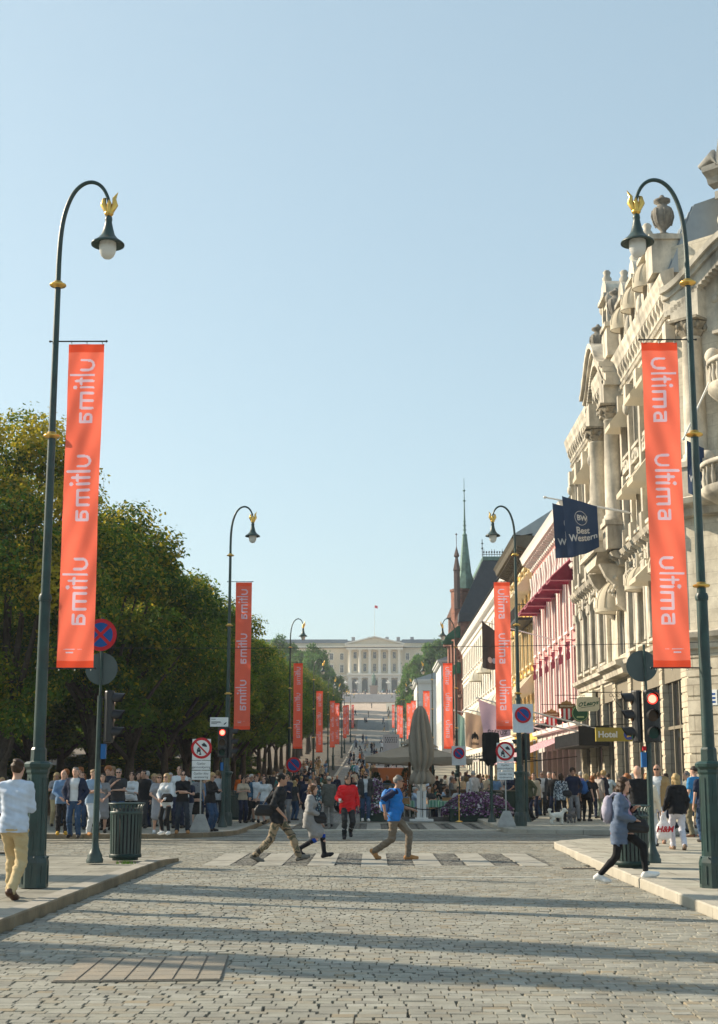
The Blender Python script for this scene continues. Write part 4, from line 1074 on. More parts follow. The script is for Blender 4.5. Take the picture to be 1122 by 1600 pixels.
# ledges and main cornice
for seg, dv in ((segA, 0), (segB, .32), (segC, 0)):
    b = MB()
    cornice(b, seg[0], seg[1], 6.2, [(.003, 0), (.12 + dv, .05), (.18 + dv, .3), (.42 + dv, .42), (.46 + dv, .6), (.2 + dv, .68), (.003, .75)])
    cornice(b, seg[0], seg[1], 12.1, [(.003, 0), (.1 + dv, .03), (.14 + dv, .35), (.4 + dv, .5), (.5 + dv, .72), (.3 + dv, .8), (.003, .84)])
    cornice(b, seg[0] if seg != segA else -.3, seg[1], 19.75, [(.003, 0), (.14 + dv, .04), (.16 + dv, .5), (.22 + dv, .55), (.24 + dv, .95), (.4 + dv, 1.12), (.44 + dv, 1.35), (.5 + dv, 1.5), (.54 + dv, 1.72), (.4 + dv, 1.82), (.003, 1.95)])
    brackets(b, seg[0], seg[1], 20.85, .95, .38 + dv, .2, .62); 
    brackets(b, seg[0], seg[1], 12.55, .42, .42 + dv, .16, .7)
    u = seg[0] + .1
    while u < seg[1] - .2: b.box(u, u + .1, .17 + dv, .26 + dv, 19.95, 20.12); u += .22
    A.put(b, 'cornice', M_stoneS)
# window dressings: pilasters, hoods, carved lumps
b = MB(); rs = np.random.RandomState(8)
for seg, cs in ((segA, csA), (segC, [18.2, 20.8, 23.4, 26.0])):
    for c_ in cs:
        surround(b, c_, 1.5, 7.3, 11.3, .10, .08, True, None); surround(b, c_, 1.35, 13.3, 15.9, .12, .09, True, 'arc'); surround(b, c_, 1.35, 16.9, 19.0, .10, .08, True, None)
        for q in range(14):      # garlands and brackets over the arched windows
            b.ell((c_ + rs.uniform(-.75, .75), .12 + rs.uniform(0, .12), 11.55 + rs.uniform(-.2, .35)), (.13, .12, .13), 6, 4)
        for q in range(7): b.ell((c_ + rs.uniform(-.5, .5), .22, 16.35 + rs.uniform(-.12, .28)), (.12, .10, .12), 6, 4)
        b.box(c_ - .16, c_ + .16, .003, .34, 11.3, 12.05)
        for s2 in (-1, 1):
            b.lathe([(.12, 0), (.10, .3), (.09, 3.3), (.15, 3.5), (.15, 3.6)], c=(c_ + s2 * .80, .14, 7.4), n=8)
            b.box(c_ + s2 * .80 - .15, c_ + s2 * .80 + .15, .003, .28, 11.0, 11.35)
    edges = [seg[0] + .25] + [(a + c2) / 2 for a, c2 in zip(cs, cs[1:])] + [seg[1] - .25]
    for e in edges:
        b.box(e - .22, e + .22, .003, .20, 7.0, 12.0); b.box(e - .19, e + .19, .003, .24, 12.95, 19.3); b.box(e - .3, e + .3, .003, .36, 18.95, 19.7)
        b.box(e - .27, e + .27, .003, .34, 12.95, 13.7); b.box(e - .26, e + .26, .003, .3, 10.9, 11.5); b.ell((e, .28, 18.7), (.26, .2, .3), 7, 5)
for c_ in csB: surround(b, c_, 1.4, 13.3, 15.9, .2, .2, True, 'tri'); surround(b, c_, 1.4, 16.9, 19.2, .16, .16)
A.put(b, 'window_dressing', M_stoneS)
# central pavilion and corner: free columns, arched heads
b = MB(); cp = MB()
def pavilion(b, cp, u0, u1, dv, top, rise):
    for u in (u0 + .5, u1 - .5):
        b.box(u - .62, u + .62, .004, dv + .45, 12.95, 14.1); b.box(u - .7, u + .7, .006, dv + .55, 14.0, 14.2)
        column(b, u, dv - .02, 14.2, 19.5, .42, cp, 18)
        b.box(u - .6, u + .6, .004, dv + .42, 19.5, 20.6)
    pl = []; n = 22; w2 = (u1 - u0) / 2 + .4; c_ = (u0 + u1) / 2
    def crv(f): return top + rise * (0.5 - .5 * math.cos(2 * PI * min(1, max(0, f)))) ** .85
    up_ = [(c_ - w2 + 2 * w2 * k / n, crv(k / n)) for k in range(n + 1)]
    for (va, vb, da, db) in ((.003, dv + .35, -.75, -.35), (.003, dv + .5, -.34, -.12), (.003, dv + .66, -.115, .12)):
        poly = [(p, q + da) for p, q in up_] + [(p, q + db) for p, q in reversed(up_)]
        for i in range(n):
            p0, p1 = up_[i], up_[i + 1]
            v = [(p0[0], va, p0[1] + da), (p1[0], va, p1[1] + da), (p1[0], vb, p1[1] + da), (p0[0], vb, p0[1] + da), (p0[0], va, p0[1] + db), (p1[0], va, p1[1] + db), (p1[0], vb, p1[1] + db), (p0[0], vb, p0[1] + db)]
            b.add(v, [(0, 1, 2, 3), (4, 7, 6, 5), (3, 2, 6, 7)] + ([(0, 3, 7, 4)] if i == 0 else []) + ([(1, 5, 6, 2)] if i == n - 1 else []), False)
    for i in range(n * 2):
        f = (i + .5) / (n * 2); b.box(c_ - w2 + 2 * w2 * f - .07, c_ - w2 + 2 * w2 * f + .07, .2, dv + .42, crv(f) - .95, crv(f) - .745)
    poly = [(c_ - w2 + .3, top - 1.6)] + [(p, q - .75) for p, q in up_ if abs(p - c_) < w2 - .3] + [(c_ + w2 - .3, top - 1.6)]
    b.prism(poly[::-1], lambda p, q, dd: (p, dd, q), .002, dv - .25)
    for q in range(46): b.ell((c_ + rs.normal() * .9, dv - .2, top - .6 + abs(rs.normal()) * .6), (.2, .16, .17), 7, 5)
pavilion(b, cp, 11.2, 16.6, .5, 21.2, 1.7)
A.put(b, 'pavilion', M_stoneS); A.put(cp, 'column_capital', mat('dark_capital', (.30, .26, .20), .9, var=.35, vscale=5, bump=.4))
b = MB(); b.box(11.7, 16.1, .02, 1.5, 12.9, 13.05); balusters(b, 11.8, 16.0, 1.35, 13.05, .85)
b.prism([(11.9, 12.9), (15.9, 12.9), (15.2, 12.3), (12.6, 12.3)][::-1], lambda p, q, dd: (p, dd, q), .05, 1.3)
for s2 in (12.2, 15.6):
    b.prism([(.05, 12.3), (1.2, 12.3), (.95, 11.6), (.5, 11.0), (.45, 10.0), (.05, 9.6)], lambda p, q, dd: (dd, p, q), s2 - .22, s2 + .22)
    for q in range(14): b.ell((s2 + rs.normal() * .12, .45 + rs.uniform(0, .3), 11.9 - rs.uniform(0, 1.5)), (.13, .11, .14), 6, 4)
A.put(b, 'balcony', M_stoneS)
for lv, cs in ((dict(w=1.5, a=7.3, b=11.3), csA + [18.2, 20.8, 23.4, 26.0]), (dict(w=1.35, a=13.3, b=15.9), csA + [18.2, 20.8, 23.4, 26.0]), (dict(w=1.35, a=16.9, b=19.2), csA + [18.2, 20.8, 23.4, 26.0]), (dict(w=1.9, a=7.3, b=11.5), csB), (dict(w=1.4, a=13.3, b=15.9), csB), (dict(w=1.4, a=16.9, b=19.2), csB)):
    lv['cs'] = cs; windows(A, lv, 0, 0, M_frame, 2)
# awnings
for u, z, k in ((5.2, 15.0, 's'), (2.6, 18.4, 's'), (5.2, 18.4, 's'), (7.8, 15.0, 's'), (10.2, 18.4, 's'), (20.8, 18.3, 's')): slope_awning(A, u, z - .2, 1.35, 1.15, .95)
for u, z in ((13.9, 9.7), (7.8, 10.0), (2.6, 10.0)): dome_awning(A, u, z + .3, 1.7 if u == 13.9 else 1.3, 1.7 if u == 13.9 else 1.1, 1.1 if u == 13.9 else .8)
slope_awning(A, 5.2, 10.2, 1.5, 1.2, 1.0)
# mansard with dormers and urns
b = MB(); ue = 20.5; rows = [[(-.2, .2, 21.55), (ue, .2, 21.55)], [(-.2, -.9, 24.2), (ue, -.9, 24.2)], [(-.2, -3.2, 25.0), (ue, -3.2, 25.0)], [(-.2, -12, 25.4), (ue, -12, 25.4)]]
b.ribbon([r_[::-1] for r_ in rows], smooth=False)
b.add([(-.2, .2, 21.55), (-.2, -.9, 24.2), (-.2, -3.2, 25), (-.2, -12, 25.4), (-.2, -12, 21.5)], [(0, 1, 2, 3, 4)]); b.add([(ue, .2, 21.55), (ue, -.9, 24.2), (ue, -3.2, 25), (ue, -12, 25.4), (ue, -12, 21.5)], [(4, 3, 2, 1, 0)])
b.ribbon([[(27.4, .1, 21.56), (ue, .1, 21.56)], [(27.4, -3.5, 23.2), (ue, -3.5, 23.2)], [(27.4, -12, 23.4), (ue, -12, 23.4)]], smooth=False)
u = 0
while u < 20.5: b.tube([(u, .22, 21.55), (u, -.88, 24.22)], .025, 4); u += .6
A.put(b, 'mansard_roof', M_zinc)
def dormer(F_, u, z, w_, h, awn=True):
    b = MB(); b.box(u - w_ / 2, u - w_ / 2 + .25, -1.2, .28, z, z + h); b.box(u + w_ / 2 - .25, u + w_ / 2, -1.2, .28, z, z + h); b.box(u - w_ / 2 + .25, u + w_ / 2 - .25, -1.2, .2, z + h - .3, z + h)
    b.box(u - w_ / 2 - .15, u + w_ / 2 + .15, -1.3, .45, z + h, z + h + .18)
    pl = [(u - w_ / 2 - .1, z + h + .18)] + [(u - (w_ / 2 + .05) * math.cos(PI * k / 10), z + h + .25 + .75 * math.sin(PI * k / 10)) for k in range(11)] + [(u + w_ / 2 + .1, z + h + .18)]
    b.prism(pl[::-1], lambda p, q, dd: (p, dd, q), -1.6, .3); b.lathe([(.2, 0), (.24, .2), (.14, .35), (.2, .5), (.12, .6)], c=(u, .1, z + h + .95), n=8)
    for s2 in (-1, 1): b.ell((u + s2 * (w_ / 2 + .22), .12, z + .5), (.2, .18, .55), 8, 6); b.ell((u + s2 * (w_ / 2 + .12), .2, z + h - .1), (.2, .2, .3), 7, 5)
    d_ = F_.put(b, 'dormer', M_stoneS)
    b = MB(); b.add([(u - w_ / 2 + .2, -.02, z + .1), (u + w_ / 2 - .2, -.02, z + .1), (u + w_ / 2 - .2, -.02, z + h - .2), (u - w_ / 2 + .2, -.02, z + h - .2)], [(0, 1, 2, 3)]); F_.put(b, 'dormer_pane', M_glass)
    if awn: dome_awning(F_, u, z + h * .46, w_ * .85, h * .5, .75)
for u in (3.9, 6.7, 9.4): dormer(A, u, 21.7, 1.2, 1.8)
dormer(A, 18.6, 21.7, 1.2, 1.5, True)
dormer(A, 13.9, 22.9, 1.5, 2.2, False)
for u in (.6, 11.3, 16.7): b = MB(); b.box(u - .6, u + .6, -.5, .75, 21.6, 22.9); b.box(u - .7, u + .7, -.6, .85, 22.9, 23.1); A.put(b, 'urn_pedestal', M_stoneS); urn(A, u, .15, 23.1, .78)
# chamfered corner
L_ = 6.4; ca = Fac(hotel, (0, 0, 0), 0)
# world: from the corner (11.5,52) the chamfer runs to the right and toward the crossing
CH_ = Fac(hotel, (0, 0, 0), R(45), ZM); CH_.o = (-L_ * math.cos(R(45)), -L_ * math.sin(R(45)), 0)
b = MB()
lvc = [dict(z0=6.9, z1=12.2, a=7.2, b=11.3, w=2.2, n=1, cs=[3.2]), dict(z0=12.2, z1=19.7, a=13.4, b=18.4, w=2.0, n=1, cs=[3.2])]
wall(b, 0, L_, lvc); b.box(0, L_, -.5, 0, 19.7, 22.6); b.box(0, L_, -.5, 0, 5.3, 6.9)
CH_.put(b, 'wall', M_stone)
for u0, u1 in ((0, 1.5), (4.9, 6.4)):
    b = MB(); b.box(u0, u1, -.5, .08, 0, 6.2); z = .5
    while z < 6: b.box(u0 - .02, u1 + .04, -.45, .13, z, z + .62); z += .68
    CH_.put(b, 'pier', M_rust)
b = MB(); b.add([(1.5, -.4, 0), (4.9, -.4, 0), (4.9, -.4, 5.3), (1.5, -.4, 5.3)], [(0, 1, 2, 3)]); CH_.put(b, 'shop_glazing', M_glassD)
b = MB(); cp = MB(); pavilion(b, cp, .1, 6.1, .15, 20.7, 1.7)
cornice(b, -.4, L_ + .35, 6.2, [(.003, 0), (.3, .05), (.36, .3), (.6, .42), (.66, .6), (.3, .68), (.003, .75)]); cornice(b, -.4, L_ + .4, 12.1, [(.003, 0), (.4, .03), (.5, .35), (.9, .5), (1.0, .72), (.8, .8), (.003, .84)])
surround(b, 3.2, 2.0, 13.4, 18.4, .25, .2, True, 'arc'); surround(b, 3.2, 2.2, 7.2, 11.3, .25, .2, True, 'flat')
CH_.put(b, 'pavilion', M_stoneS); CH_.put(cp, 'column_capital', MATS['dark_capital'])
windows(CH_, lvc[0], 0, 0, M_frame, 2); windows(CH_, lvc[1], 0, 0, M_frame, 2)
b = MB(); n = 16
for (z, r_, h) in ((12.9, 1.9, .9), (16.6, 1.5, .9)):
    b.lathe([(r_ * .3, -.9), (r_ * .8, -.5), (r_, -.25), (r_ + .12, -.1), (r_ + .12, .08)], c=(3.2, 0, z), n=n, a0=0, a1=PI, cap=False)
    b.lathe([(r_ + .12, .08), (.01, .08)], c=(3.2, 0, z), n=n, a0=0, a1=PI, cap=False)
    for k in range(15): a = PI * (k + .5) / 15; b.lathe([(.06, .1), (.1, .35), (.05, .6), (.07, .8)], c=(3.2 + r_ * math.cos(a), r_ * math.sin(a), z), n=6)
    b.lathe([(r_ - .13, .8), (r_ + .13, .8), (r_ + .13, .95), (r_ - .13, .95), (r_ - .13, .8)], c=(3.2, 0, z), n=n, a0=0, a1=PI, cap=False)
    for a in (.15, PI - .15, PI / 2): b.box(3.2 + r_ * math.cos(a) - .2, 3.2 + r_ * math.cos(a) + .2, r_ * math.sin(a) - .2, r_ * math.sin(a) + .2, z + .1, z + 1.0); b.ell((3.2 + r_ * math.cos(a), r_ * math.sin(a), z + 1.35), (.3, .3, .32), 12, 8)
CH_.put(b, 'round_balcony', M_stoneS)
dome_awning(CH_, 3.2, 18.0, 2.1, 1.4, 1.1); dome_awning(CH_, 3.2, 10.6, 2.3, 1.5, 1.2)
# corner tower head above the arched pediment
TWR = Fac(hotel, (0, 0, 0), R(45), lambda z: z - 3.1); TWR.o = (CH_.o[0] - 1.25 * math.cos(R(45)) , CH_.o[1] - 1.25 * math.sin(R(45)), 0); TWR.o = (TWR.o[0] + .9 * math.cos(R(-45)), TWR.o[1] + .9 * math.sin(R(-45)), 0)
b = MB(); b.box(.9, 5.5, -2.2, .25, 22.6, 27.0); TWR.put(b, 'tower', M_stone)
b = MB(); b.box(.7, 1.25, .0, .55, 22.7, 26.9); b.box(5.15, 5.7, .0, .55, 22.7, 26.9); b.box(.6, 1.35, -.05, .65, 26.3, 26.6); b.box(5.05, 5.8, -.05, .65, 26.3, 26.6)
b.ell((.98, .5, 25.4), (.38, .35, .35), 10, 8); b.ell((5.42, .5, 25.4), (.38, .35, .35), 10, 8)
cornice(b, .3, 6.1, 26.9, [(.2, 0), (.6, .08), (.7, .3), (1.0, .45), (1.05, .65), (.2, .75)])
for s2 in (-1, 1):
    for k in range(2):
        pts = [(3.2 + s2 * (3.1 - k * .25), .8 - k * .3, 27.65), (3.2 + s2 * (2.5 - k * .25), .8 - k * .3, 27.95), (3.2 + s2 * (2.15 - k * .2), .8 - k * .3, 27.4), (3.2 + s2 * (1.8 - k * .15), .8 - k * .3, 29.2), (3.2 + s2 * 1.2, .8 - k * .3, 29.55 - k * .1), (3.2 + s2 * .85, .8 - k * .3, 29.4), (3.2 + s2 * .9, .8 - k * .3, 29.15)]
        b.tube(pts, [.12, .26, .30, .28, .24, .2, .12], 8)
b.prism([(.8, 27.6), (5.6, 27.6), (5.0, 28.4), (4.4, 29.2), (3.2, 29.6), (2.0, 29.2), (1.4, 28.4)][::-1], lambda p, q, dd: (p, dd, q), -.6, .45)
for k in range(7): a = PI * k / 6; b.tube([(3.2, .5, 29.5), (3.2 + .45 * math.cos(a), .5, 29.7 + .45 * math.sin(a))], [.12, .06], 6)
TWR.put(b, 'tower_gable', mat('grey_carving', (.33, .32, .29), .85, var=.25, vscale=3, bump=.3))
b = MB(); b.box(2.3, 4.1, .252, .26, 23.4, 26.0); TWR.put(b, 'tower_window', M_glass); dome_awning(TWR, 3.2, 24.6, 1.9, 1.2, 1.2)
b = MB(); b.box(-1.3, 3.4, -10, -.6, 22, 25.2); CH_.put(b, 'corner_roof', M_zinc)
b = MB(); b.lathe([(1.7, 27.0), (1.6, 28.4), (1.0, 30), (.3, 31.5), (.05, 32.4)], c=(3.2, -1.2, 0), n=8, smooth=False); TWR.put(b, 'tower_cap', M_zinc)
# side wall along the cross street
SW = Fac(hotel, (-L_ * math.cos(R(45)), -L_ * math.sin(R(45)), 0), R(90)); SW.o = (SW.o[0], SW.o[1] - 16, 0)
b = MB(); lvs = [dict(z0=0, z1=6.9, a=.4, b=5.2, w=3.0, n=4), dict(z0=6.9, z1=12.2, a=7.3, b=11.3, w=1.4, n=6), dict(z0=12.2, z1=19.7, a=13.3, b=18.8, w=1.3, n=6)]
wall(b, 0, 16, lvs); b.box(0, 16, -.5, 0, 19.7, 21.6); cornice(b, 0, 16.4, 20.3, [(.003, 0), (.3, .3), (1.0, .6), (1.2, 1.1), (.003, 1.3)]); SW.put(b, 'wall', M_stone)
for lv in lvs: windows(SW, lv, 0, 16, M_frame, 2)
b = MB(); b.box(.2, 15.8, -9, -.6, 0, 21.5); SW.put(b, 'rear_block', M_stone)
# street name plate
b = MB(); b.box(5.2, 5.75, .14, .16, 4.2, 4.75); pl_ = CH_.put(b, 'name_plate', M_white); b = MB()
for k in range(3): b.box(5.27, 5.68, .161, .166, 4.28 + k * .14, 4.35 + k * .14)
CH_.put(b, 'name_plate_lines', M_blue)
# signs on the ground floor of the hotel
M_cream = mat('sign_cream', (.62, .58, .42), .6, var=.06); M_yel = mat('sign_yellow', (.36, .28, .05), .5, var=.08)
b = MB(); b.box(21.5, 27.2, .08, .26, 5.45, 6.1); A.put(b, 'name_board', mat('pale_board', (.66, .62, .48), .7, var=.06))
# dark pleated canopy
def hang_sign(name, label, cat, Y, x, z, mk):
    t = thing(name, label, cat, (x, Y, z)); mk(t); return t
t = thing('shop_canopy', 'dark pleated canopy over the shop entrance where the cream hotel meets the pink house', 'canopy', (11.5, 70, 3.25))
b = MB()
for k in range(30):
    y0 = k * .31; b.add([(-.05, y0, .95), (-.05, y0 + .29, .95), (-1.5, y0 + .29, .62), (-1.5, y0, .62), (-1.5, y0, .0), (-1.5, y0 + .29, .0), (-1.53, y0 + .145, .64), (-1.53, y0 + .145, .0)], [(0, 3, 2, 1), (3, 4, 7, 6), (6, 7, 5, 2)], False)
b.build('pleats', mat('pleated_grey', (.03, .031, .033), .9, var=.25, vscale=2, spec=0.0), t)
b = MB(); b.box(-1.5, 0, 0, 9.3, -.04, -.005); b.box(-1.52, -.02, -.03, -.0, -.02, .9); b.build('underside', M_dark, t)
Y = 61.5; p = atY(967, 1148, Y)
t = thing('hotel_sign', 'yellow hotel sign with a round blue crest, jutting from the stone front', 'sign', (11.5, Y, p[2]))
b = MB(); b.box(-2.0, -.02, -.12, .12, -.28, .30); s_ = b.build('sign_plate', M_yel, t)
b = MB(); text_on(b, 'Hotel', .36, lambda a, e: (-1.5 + a, -.125, e), bold=.012); b.build('lettering', M_white, s_)
b = MB(); disc(b, (-.6, -.12, 0), .22, CAMD, yo=.01); disc(b, (-.6, -.12, 0), .0, CAMD, yo=.01); b.build('crest', mat('crest_blue', (.05, .08, .35), .5), s_)
b = MB(); bar(b, (-.6, -.12, .06), .13, .04, 0, CAMD, .02); bar(b, (-.6, -.12, -.06), .10, .03, .3, CAMD, .02); b.build('crest_mark', mat('crest_gold', (.7, .45, .1), .5), s_)
b = MB(); b.tube([(-2.3, 0, .33), (0, 0, .5)], .02, 5); b.build('stay_rod', M_iron, t)

def fancy_bracket(b, L_, z):
    b.tube([(0, 0, z), (-L_, 0, z)], .03, 6); b.tube([(0, 0, z - 1.1), (0, 0, z + .1)], .03, 6)
    b.tube([(-.05, 0, z - 1.0), (-.4, 0, z - .6), (-.6, 0, z - .15)], .022, 5)
    for k in range(3): c_ = -.25 - k * .22; b.tube([(c_ + .1 * math.cos(a), 0, z - .18 - k * .0 + .1 * math.sin(a)) for a in np.linspace(0, 5.4, 10)], .014, 4)
M_dgreen = mat('sign_dark_green', (.015, .09, .04), .5, var=.1); M_orange = mat('sign_orange', (.65, .12, .02), .5, var=.05); M_wood = mat('varnished_wood', (.20, .09, .03), .45, var=.3, vscale=6)
def oleary(Y, z, label):
    t = thing('pub_sign', label, 'sign', (11.45, Y, z))
    b = MB(); fancy_bracket(b, 2.7, .75); b.build('bracket', M_iron, t)
    pl = [(-1.55, -.45), (-1.65, -.3), (-1.65, .3), (-1.5, .45), (-.35, .45), (-.2, .3), (-.2, -.3), (-.35, -.45)]
    pl = [(a * 1.0 - 1.25, c_) for a, c_ in pl]
    b = MB(); b.prism(pl[::-1], lambda a, c_, d: (a, d, c_), -.07, .07); s_ = b.build('sign_plate', M_cream, t)
    b = MB(); text_on(b, "O'Learys", .36, lambda a, e: (-2.18 + a, -.075, e + .02 + a * .14), shear=.35, bold=.012); b.add([(-2.65, -.075, -.26), (-1.75, -.075, -.12), (-1.75, -.075, -.10), (-2.64, -.075, -.22)], [(0, 1, 2, 3)]); b.build('lettering', M_dgreen, s_)
    t.scale = (.72, .72, .72)
    return t
oleary(66.0, 5.0, "cream O'Learys sign with green script hanging out over the pavement")
t = thing('pub_sign', 'round dark green pub sign with a pale band, behind the cream one', 'sign', (11.45, 72.5, 4.95)); t.scale = (.66, .66, .66)
b = MB(); fancy_bracket(b, 2.3, 1.0); b.build('bracket', M_iron, t)
b = MB(); disc(b, (-1.5, 0, -.1), .66, CAMD, th=.1, n=32); s_ = b.build('sign_plate', M_dgreen, t)
b = MB(); ringf(b, (-1.5, 0, -.1), .57, .61, CAMD, .006, 32); bar(b, (-1.5, 0, -.40), .28, .06, 0, CAMD, .006); text_on(b, 'Pub', .32, lambda a, e: (-1.5 + a, -.008, .18 + e), shear=.3); b.build('pale_marks', mat('sign_pale_green', (.45, .55, .25), .5), s_)
def shield_sign(Y, z, label, k):
    t = thing('tavern_sign', label, 'sign', (11.45, Y, z)); X = -2.0
    b = MB(); fancy_bracket(b, 3.0, 1.05); b.build('bracket', M_iron, t)
    b = MB(); b.box(X - .75, X + .75, -.06, .06, -.12, .30); s_ = b.build('name_board', M_wood, t)
    b = MB(); text_on(b, 'RESTAURANT', .19, lambda a, e: (X + a, -.064, .09 + e), bold=.006); b.build('lettering', M_cream, s_)
    b = MB(); pl = [(X - .48, .30), (X - .44, .44), (X - .16, .50), (X, .66), (X + .16, .50), (X + .44, .44), (X + .48, .30)]; b.prism(pl, lambda a, c_, d: (a, d, c_), -.05, .05); b.build('arched_top', mat('sign_tan', (.34, .20, .08), .5, var=.15), t)
    for i in range(5):
        x0 = X - .5 + i * .2; hh = (.85, 1.05, 1.25, 1.05, .85)[i]
        b = MB(); b.add([(x0, -.03, -.12), (x0 + .2, -.03, -.12), (x0 + .2, -.03, -hh + (.1 if i > 1 else 0)), (x0 + .1, -.03, -hh), (x0, -.03, -hh + (.1 if i < 3 else 0)), (x0, .03, -.12), (x0 + .2, .03, -.12), (x0 + .2, .03, -hh + (.1 if i > 1 else 0)), (x0 + .1, .03, -hh), (x0, .03, -hh + (.1 if i < 3 else 0))], [(0, 1, 2, 3, 4), (9, 8, 7, 6, 5)], False)
        b.build('shield_stripe', M_red if i % 2 == 0 else M_white, t)
    t.scale = (.6, .6, .6)
shield_sign(76, 5.35, 'tavern sign with red and white striped shield nearer the cream hotel', 0)
shield_sign(82.5, 5.2, 'tavern sign with red and white striped shield farther along the pink house', 1)
p = atY(836, 1137, 96); t = thing('round_sign', 'small round lilac sign on scrolled iron at the far end of the pink house', 'sign', (11.45, 96, p[2]))
b = MB(); fancy_bracket(b, 1.4, .7); b.build('bracket', M_iron, t); b = MB(); disc(b, (-1.1, 0, 0), .42, CAMD, th=.08); b.build('sign_plate', mat('sign_lilac', (.5, .45, .55), .5), t)

# ---- pink house
def simple_house(name, label, Y0, Y1, z0, m_wall, levels, x=11.5, depth=12, top=None, kind=2, m_fr=None, extras=None, glass=None):
    t = thing(name, label, 'building', (x, Y0, z0), PI / 2); F_ = Fac(t); L_ = Y1 - Y0
    b = MB(); wall(b, 0, L_, levels)
    if top: b.box(0, L_, -.5, 0, levels[-1]['z1'], top)
    F_.put(b, 'wall', m_wall)
    b = MB(); b.box(.01, L_ - .01, -depth, -.52, -1, (top or levels[-1]['z1']) - .05); F_.put(b, 'rear_block', m_wall)
    for lv in levels:
        if lv.get('win', True): windows(F_, lv, 0, L_, m_fr or M_whitef, kind, glass)
    return t, F_
M_whitef = mat('white_joinery', (.74, .71, .64), .6, var=.05)
M_pink = mat('pink_render', (.74, .33, .31), .85, var=.08, vscale=.6, bump=.1)
M_pinkpale = mat('pale_pink_render', (.78, .55, .53), .85, var=.05, vscale=.6)
lv = [dict(z0=4.9, z1=9.6, a=5.6, b=9.0, w=1.0, n=8), dict(z0=9.6, z1=13.6, a=10.1, b=13.0, w=1.0, n=8), dict(z0=13.6, z1=16.2, a=14.0, b=15.7, w=.9, n=8)]
pink, P_ = simple_house('pink_house', 'pink and white striped house with maroon awnings beside the cream hotel', 79.5, 101, 0, M_pink, lv, top=16.6)
b = MB(); L_ = 21.5; st = L_ / 8
for k in range(9):
    u = k * st; b.box(u - .17 if k else 0, u + .17 if k < 8 else L_, .003, .10, 4.9, 13.5)
for l in lv[:2]:
    for c_ in centers(l, 0, L_): surround(b, c_, l['w'], l['a'], l['b'], .12, .05, True, None)
cornice(b, 0, L_, 13.4, [(.003, 0), (.2, .05), (.3, .25), (.003, .3)]); cornice(b, 0, L_ + .2, 16.1, [(.003, 0), (.2, .1), (.25, .4), (.75, .55), (.85, .85), (.95, 1.05), (.003, 1.15)])
brackets(b, 0, L_, 16.6, .5, .6, .14, .8)
for c_ in centers(lv[2], 0, L_):
    for s2 in (-1, 1): b.lathe([(.1, 0), (.16, .4), (.09, .9), (.14, 1.3), (.18, 1.8)], c=(c_ + s2 * .8, .16, 13.8), n=8)
cornice(b, 0, L_, 4.5, [(.003, 0), (.3, .05), (.35, .3), (.003, .4)])
P_.put(b, 'white_trim', mat('white_stucco', (.74, .69, .64), .8, var=.06, vscale=1))
for k, c_ in enumerate(centers(lv[2], 0, L_)[::1]):
    if k < 5: slope_awning(P_, 2.1 + k * 4.1, 12.95, 1.75, 1.2, 1.35, M_maroon, .18)
for k in range(6):
    if True:
        c_ = 1.5 + 3.4 * k
        b = MB(); rows = []
        for i in range(5): z = 9.3 - i * .24; rows.append([(c_ + .3 - .15 * j + .02 * (j % 2), .35 + .12 * (j % 2) + .05 * math.sin(i * 2 + j), z - (.1 if i == 4 and j % 2 else 0)) for j in range(5)])
        b.ribbon(rows, smooth=False); b.tube([(c_ - .6, .05, 9.4), (c_ + .6, .05, 9.4)], .03, 4); b.tube([(c_, .05, 9.4), (c_, .5, 9.4)], .02, 4); P_.put(b, 'flag_awning', M_maroon)
b = MB(); rows = [[(0, .5, 17.2), (L_, .5, 17.2)], [(0, -2.2, 20.4), (L_, -2.2, 20.4)], [(0, -12, 20.8), (L_, -12, 20.8)]]; b.ribbon([r_[::-1] for r_ in rows], smooth=False); b.add([(0, .5, 17.2), (0, -2.2, 20.4), (0, -12, 20.8), (0, -12, 16)], [(0, 1, 2, 3)]); b.add([(L_, .5, 17.2), (L_, -2.2, 20.4), (L_, -12, 20.8), (L_, -12, 16)], [(3, 2, 1, 0)])
P_.put(b, 'roof', mat('grey_sheet_roof', (.27, .29, .27), .6, var=.1))
b = MB()
for k in range(9): u = k * st; b.box(u - .2 if k else 0, u + .2 if k < 8 else L_, -.4, .0, 0, 4.5)
b.box(0, L_, -.42, -.05, 3.4, 4.5); P_.put(b, 'shopfront', mat('shop_white', (.55, .50, .46), .7, var=.1))
b = MB(); b.add([(.1, -.3, 0), (L_ - .1, -.3, 0), (L_ - .1, -.3, 3.4), (.1, -.3, 3.4)], [(0, 1, 2, 3)]); P_.put(b, 'shop_glazing', M_glassD)
for k in range(8):      # wall lanterns under the sill line
    u = k * st + .1 if k else .3
    b = MB(); b.box(u - .06, u + .06, .0, .5, 5.05, 5.1); b.lathe([(.06, 0), (.19, .1), (.22, .3), (.26, .34), (.05, .42)], c=(u, .5, 4.75), n=6, smooth=False); P_.put(b, 'wall_lantern', M_iron)

